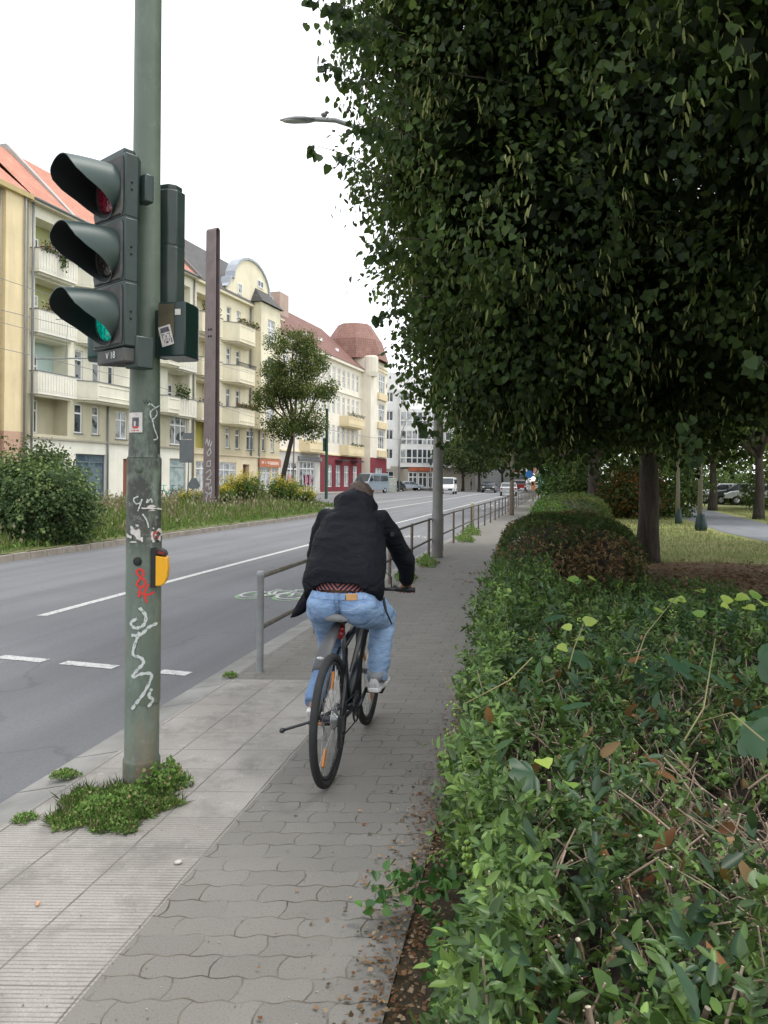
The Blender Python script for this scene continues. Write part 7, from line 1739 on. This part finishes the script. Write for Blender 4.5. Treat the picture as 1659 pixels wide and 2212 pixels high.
# ================================================================ vehicles
M_tyrec = M_tyre
def carglass(): return paint('car_glass', (.03, .038, .045), .08, .2, 1, bump=0, spec=.7)
def vehicle(px, d, heading, L, W, H, color, label, kind='car', name='car', cat='car', cabin=None, roof_in=.14, group=None, z=ZR, hood=None, lights=True, cc=None):
    """profile lofted across the width; y forward, cabin narrower towards the roof"""
    p = cc or at(px, d, z); e = empty(name, p, heading, label, cat, group)
    P_ = {'car': [(-.5, .32), (-.5, .62), (-.46, .66), (-.36, .69), (-.24, .98), (-.08, 1.0), (.06, .99), (.22, .70), (.40, .62), (.48, .52), (.5, .32)],
          'suv': [(-.5, .28), (-.5, .62), (-.49, .7), (-.43, .97), (-.1, 1.0), (.08, .98), (.2, .70), (.40, .62), (.48, .52), (.5, .28)],
          'van': [(-.5, .16), (-.5, .95), (-.47, 1.0), (.12, 1.0), (.2, .97), (.34, .58), (.46, .48), (.5, .40), (.5, .16)],
          'box': [(-.5, .16), (-.5, 1.0), (.5, 1.0), (.5, .16)]}[kind]
    prof = [(y * L, z_ * H) for y, z_ in P_]; n = len(prof); col_ = paint('paint_%02d%02d%02d' % tuple(int(c * 99) for c in color), color, .3, .05, 2, bump=0, spec=.6)
    sec = []
    for fx, inset in ((-1, 1), (-.96, 0), (.96, 0), (1, 1)):
        ring = []
        for (y, z_) in prof:
            hi = max(0, (z_ / H - .64) / .36); w_ = W / 2 * (1 - roof_in * hi * (1 if kind != 'box' else 0)); s = .035 if inset else 0
            ring.append(V3((fx * w_, y * (1 - s * .5), z_ - (s * .6 if z_ > H * .5 else -s * .3))))
        sec.append(ring)
    m = MB(); m.rings(sec, True); b = m.build('body', col_, e, True, angle=35)
    gm = carglass()
    def face(pts, nm='window'):
        MB().add(pts, [tuple(range(len(pts)))]).build(nm, gm, e)
    def side(s, ys, zs0, zs1):
        f = lambda z_: W / 2 * (1 - roof_in * max(0, (z_ / H - .64) / .36)) + .012
        return [V3((s * f(z_), y, z_)) for y, z_ in ((ys[0], zs0), (ys[1], zs0), (ys[2], zs1), (ys[3], zs1))]
    if kind in ('car', 'suv'):
        rear = (-.33, -.24) if kind == 'car' else (-.46, -.41)
        for s in (-1, 1):
            face(side(s, (rear[0] * L, -.09 * L, -.09 * L, (rear[1] + .01) * L), .70 * H, .93 * H)); face(side(s, (-.07 * L, .19 * L, .07 * L, -.07 * L), .70 * H, .93 * H))
        w1, w2 = W / 2 * .92, W / 2 * .82
        face([V3((-w1, .215 * L, .72 * H)), V3((w1, .215 * L, .72 * H)), V3((w2, .075 * L, .965 * H)), V3((-w2, .075 * L, .965 * H))], 'windscreen')
        yb = (-.352, -.248) if kind == 'car' else (-.488, -.44)
        face([V3((-w1, yb[0] * L - .015, .71 * H)), V3((w1, yb[0] * L - .015, .71 * H)), V3((w2, yb[1] * L - .02, .95 * H)), V3((-w2, yb[1] * L - .02, .95 * H))], 'rear_window')
    elif kind == 'van':
        for s in (-1, 1):
            face(side(s, (.16 * L, .31 * L, .23 * L, .16 * L), .60 * H, .88 * H)); face(side(s, (-.12 * L, .12 * L, .12 * L, -.12 * L), .62 * H, .88 * H)); face(side(s, (-.44 * L, -.16 * L, -.16 * L, -.44 * L), .62 * H, .88 * H))
        w1 = W / 2 * .93; face([V3((-w1, .345 * L, .60 * H)), V3((w1, .345 * L, .60 * H)), V3((w1 * .9, .215 * L, .95 * H)), V3((-w1 * .9, .215 * L, .95 * H))], 'windscreen')
        face([V3((-w1 * .9, -.503 * L, .6 * H)), V3((w1 * .9, -.503 * L, .6 * H)), V3((w1 * .85, -.503 * L, .88 * H)), V3((-w1 * .85, -.503 * L, .88 * H))], 'rear_window')
    r_ = min(.33, H * .23)
    for s in (-1, 1):
        for y in (-.31, .31):
            m = MB(); m.lathe([(r_ * .98, -.1), (r_, -.08), (r_, .08), (r_ * .98, .1)], 20, Matrix.Translation((s * (W / 2 - .08), y * L, r_)) @ Matrix.Rotation(PI / 2, 4, 'Y')); wh = m.build('wheel', M_tyrec, e, True, angle=40)
            MB().lathe([(r_ * .6, -.005), (r_ * .55, .01), (0, .012)], 16, Matrix.Translation((s * (W / 2 + .022), y * L, r_)) @ Matrix.Rotation(s * PI / 2, 4, 'Y')).build('rim', M_sil, wh, True)
        if lights:
            MB().ell((s * W * .37, .485 * L, H * .5 if kind != 'van' else H * .38), (.16, .07, .09), 10, 6).build('headlight', M_white, e, True)
            MB().ell((s * W * .41, -.495 * L, H * .56), (.1, .05, .12), 10, 6).build('tail_light', paint('tail_red', (.35, .02, .02), .3), e, True)
            MB().box(s * (W / 2 + .0) - .0, s * (W / 2 + .2), .2 * L, .23 * L, H * .64, H * .73).build('mirror', M_blk, e, bevel=.01)
    MB().box(-.26, .26, .502 * L, .512 * L, H * .26, H * .33).build('number_plate', M_white, e); MB().box(-.26, .26, -.512 * L, -.502 * L, H * .34, H * .41).build('number_plate', M_white, e)
    MB().box(-W * .42, W * .42, .496 * L, .506 * L, H * .36 if kind != 'van' else H * .22, H * .45 if kind != 'van' else H * .32).build('grille', M_blk, e)
    return e
PId = math.pi
vehicle(799, 92, PId - .55, 5.9, 2.0, 2.45, (.22, .27, .31), 'grey blue delivery van parked facing us before the wine red shop', 'van', 'delivery_van', 'van', cc=at(800, 93, ZR))
vehicle(0, 0, -.35, 4.6, 1.8, 1.55, (.02, .022, .028), 'black car parked behind the grey van near the concrete block', 'suv', 'parked_car', cc=at(853, 108, ZR))
vehicle(0, 0, -1.2, 4.2, 1.75, 1.45, (.35, .4, .45), 'pale blue grey car parked before the glazed shop', 'car', 'parked_car', cc=at(884, 116, ZR))
vehicle(0, 0, PId - .2, 4.4, 1.8, 2.0, (.72, .72, .72), 'small white van just right of the near lamp post', 'van', 'white_van', 'van', cc=at(968, 92, ZR))
vehicle(0, 0, PId - .2, 4.4, 1.85, 1.5, (.03, .035, .04), 'dark oncoming car with its lights facing the camera', 'suv', 'car', cc=at(1057, 105, ZR))
vehicle(0, 0, -.16, 4.4, 1.8, 1.45, (.42, .43, .44), 'silver car driving away beside the brown post', 'car', 'car', cc=at(1099, 84, ZR))
vehicle(0, 0, -.16, 4.4, 1.8, 1.5, (.7, .7, .7), 'white car ahead of the silver car, by the orange sign', 'suv', 'car', cc=at(1150, 112, ZR))
# lorry
tr = empty('lorry', at(1121, 128, ZR), PId - .2, 'white and red lorry coming along the far end of the road', 'lorry'); Wt = 2.5
m = MB(); m.prism([(-1.0, .6), (1.4, .6), (1.45, 1.6), (1.3, 2.9), (1.0, 3.6), (-1.0, 3.7)], -Wt / 2, Wt / 2, 'x'); cab = m.build('cab', paint('lorry_white', (.72, .7, .7), .35, .05, 2), tr, bevel=.05)
MB().box(-1.1, 1.1, 1.36, 1.47, 1.9, 2.8).build('windscreen', carglass(), tr); MB().box(-1.2, 1.2, 1.3, 1.48, .45, 1.1).build('bumper', paint('lorry_red', (.4, .03, .03), .4), tr); MB().box(-1.1, 1.1, 1.43, 1.5, 1.2, 1.65).build('grille', M_stk2, tr)
MB().box(-1.0, 1.0, 1.1, 1.3, 3.05, 3.35).build('roof_sign', paint('lorry_red', (.4, .03, .03), .4), tr); MB().box(-Wt / 2, Wt / 2, -10, -1.2, 1.0, 3.9).build('trailer', M_wh, tr)
for s in (-1, 1):
    MB().box(s * 1.1 - .2, s * 1.1 + .2, 1.42, 1.5, .65, .9).build('headlight', M_white, tr); MB().box(s * 1.3, s * 1.55, 1.2, 1.3, 2.1, 2.8).build('mirror', M_blk, tr)
    for y in (.5, -3, -7, -8.4): MB().lathe([(.5, -.15), (.5, .15)], 18, Matrix.Translation((s * 1.05, y, .5)) @ Matrix.Rotation(PI / 2, 4, 'Y')).build('wheel', M_tyrec, tr, True, angle=40)
def signobj(px, d, zc, w_, h_, mat, lab, rnd_=False, tilt=0):
    p = at(px, d); e = empty('road_sign', p, -.2, lab, 'road sign'); MB().tube([(0, 0, 0), (0, 0, zc + h_ / 2)], .045, 8).build('post', M_galv, e, True)
    if rnd_: MB().lathe([(w_ / 2, 0), (w_ / 2, .03)], 24, Matrix.Translation((0, -.06, zc)) @ Matrix.Rotation(PI / 2, 4, 'X')).build('sign_plate', mat, e)
    else: MB().box(-w_ / 2, w_ / 2, -.09, -.05, zc - h_ / 2, zc + h_ / 2).build('sign_plate', mat, e)
M_blue = paint('sign_blue', (.04, .2, .55), .4, .1, 5); M_osg = paint('sign_orange', (.75, .28, .12), .5, .1, 5); M_teal = paint('billboard_teal', (.3, .62, .58), .5, .25, 1.5)
signobj(1143, 72, HE + 14 * 72 / FV, .75, .75, M_blue, 'round blue traffic sign above the white car', True)
signobj(1152, 60, HE - 10 * 60 / FV, .35, .7, M_osg, 'upright orange marker beside the white car')
signobj(1172, 62, HE + 4 * 62 / FV, .75, 1.9, M_teal, 'bright teal and white board at the hedge end')
signobj(1163, 70, HE + 22 * 70 / FV, .9, .55, paint('sign_red_pale', (.65, .3, .27), .5, .3, 6), 'small reddish sign above the teal board')
# parked cars beyond the park
for i, (px, d, cl, lab) in enumerate(((1562, 58, (.65, .66, .68), 'white car parked beyond the park, left of the pair'), (1598, 56, (.05, .055, .06), 'dark car parked in the middle beyond the park'), (1632, 55, (.6, .62, .66), 'silver white car parked beyond the park near the right edge'), (1500, 64, (.55, .56, .58), 'pale car half hidden by the young tree beyond the park'))):
    vehicle(0, 0, 1.25, 4.3, 1.8, 1.55, cl, lab, 'car', 'parked_car', cc=at(px, d, 0), group='cars parked beyond the park')
# concrete block, scooters, bench, hydrant-like post, signal for the other side
p = at(842, 100); e = MB().box(-.9, .9, -.4, .4, 0, 1.9).build('utility_box', paint('box_pale', (.5, .52, .46), .7, .3, 3, dirt=((.15, .2, .1), .5)), None, bevel=.04); e.location = (p.x, p.y, ZR); props(e, 'pale scrawled utility box beside the worker in orange', 'utility box')
def far_bike(px, d, rz, c, lab):
    e = empty('parked_bicycle', at(px, d, .07), rz, lab, 'bicycle')
    for y in (-.52, .52): MB().torus((0, y, .34), .32, .025, 'x', 24, 6).build('wheel', M_tyre, e, True)
    m = MB(); m.tube([(0, -.52, .34), (0, -.15, .3), (0, -.3, .85)], .03, 6); m.tube([(0, -.15, .3), (0, .4, .75)], .035, 6); m.tube([(0, .52, .34), (0, .38, 1.0)], .03, 6); m.tube([(-.28, .36, 1.02), (.28, .36, 1.02)], .02, 6); m.ell((0, -.32, .9), (.08, .13, .03), 8, 6); m.build('frame', paint('bike_' + lab[:4], c, .4), e, True)
far_bike(364, 53, 1.2, (.05, .45, .4), 'turquoise bicycle leaning before the milky shop window')
far_bike(384, 54, 1.3, (.05, .05, .05), 'dark parked bicycle right of the turquoise one')
far_bike(398, 55, 1.4, (.06, .06, .07), 'dark parked bicycle farthest right of the row by the mast')
def rack(px, d): pass
# distant people
def small_person(name, loc, rz, h, top, legs, lab, skin=M_skin, arm=0.0):
    e = empty(name, loc, rz, lab, 'person'); s = h / 1.75; vs_, es_, rs_ = [], [], []
    def nd(p, r, par=None):
        vs_.append(tuple(V3(p) * s)); rs_.append(r * s); i = len(vs_) - 1
        if par is not None: es_.append((par, i))
        return i
    a = nd((0, 0, .95), .13); b = nd((0, 0, 1.2), .13, a); c = nd((0, 0, 1.4), .12, b); d = nd((0, 0, 1.52), .05, c); e2 = nd((0, .01, 1.64), .09, d); nd((0, .01, 1.7), .07, e2)
    for q in (-1, 1):
        f = nd((q * .19, 0, 1.4), .055, c); g = nd((q * .25, -.02, 1.12), .045, f); h2 = nd((q * .25, .1 + arm, .9), .035, g); nd((q * .25, .13 + arm, .83), .03, h2)
        f = nd((q * .1, 0, .88), .09, a); g = nd((q * .11, .03 + .06 * q, .5), .06, f); h2 = nd((q * .11, -.02 + .08 * q, .09), .045, g); nd((q * .12, .12 + .08 * q, .04), .04, h2)
    me = bpy.data.meshes.new('body'); me.from_pydata(vs_, es_, []); o = bpy.data.objects.new('body', me); col.objects.link(o); md = o.modifiers.new('k', 'SKIN'); md.use_smooth_shade = True
    for i, sv in enumerate(me.skin_vertices[0].data): sv.radius = (rs_[i], rs_[i]); sv.use_root = (i == 0)
    o.modifiers.new('u', 'SUBSURF').levels = 1; ev_mesh(o); o.data.materials.clear()
    for mt in (skin, top, legs): o.data.materials.append(mt)
    for f in o.data.polygons: zc = f.center.z / s; f.material_index = 0 if zc > 1.53 or (abs(f.center.x) > .2 * s and zc < .93) else 1 if zc > .93 else 2; f.use_smooth = True
    o.parent = e; MB().ell((0, -.01 * s, 1.7 * s), (.095 * s, .1 * s, .09 * s), 12, 8).build('hair', M_hair, e, True)
small_person('person', at(833, 97, ZR), .3, 1.78, paint('hi_vis_orange', (.85, .2, .04), .7, .1, 5), paint('dark_trousers', (.04, .045, .06), .8), 'worker in bright orange jacket beside the pale utility box')
g_ = G(1664, 1178); small_person('person', (g_.x + .12, g_.y, 0), 2.4, 1.1, paint('lime_top', (.3, .5, .1), .8), M_blk, 'small figure in lime top and black trousers cut off by the right edge')
small_person('person', at(1207 * 0 + 1018, 120, .07), 1.0, 1.7, paint('dark_coat', (.05, .05, .06), .8), M_blk, 'distant pedestrian in dark clothes on the far pavement under the street trees')
# traffic light on the far corner
for px, d, z_, lab in ((930, 118, 4.4, 'far traffic light near the glazed corner building, just left of the near lamp post'),):
    e = empty('far_traffic_light', at(px, d, .07), 0, lab, 'traffic light'); MB().tube([(0, 0, 0), (0, 0, z_ + .5)], .08, 8).build('pole', M_galv, e, True); MB().box(-.2, .2, -.2, .1, z_ - .5, z_ + .5).build('signal_head', M_dg, e)
# pale bollards by the kerb
p = V3((R(24.6) - .12, 24.6, 0)); m = MB(); m.lathe([(.06, 0), (.06, .85), (.05, .9), (0, .92)], 10); o = m.build('bollard', paint('faded_cream', (.45, .42, .32), .7, .2, 6), None, True); o.location = p; props(o, 'faded cream bollard in the weeds under the railing', 'bollard')
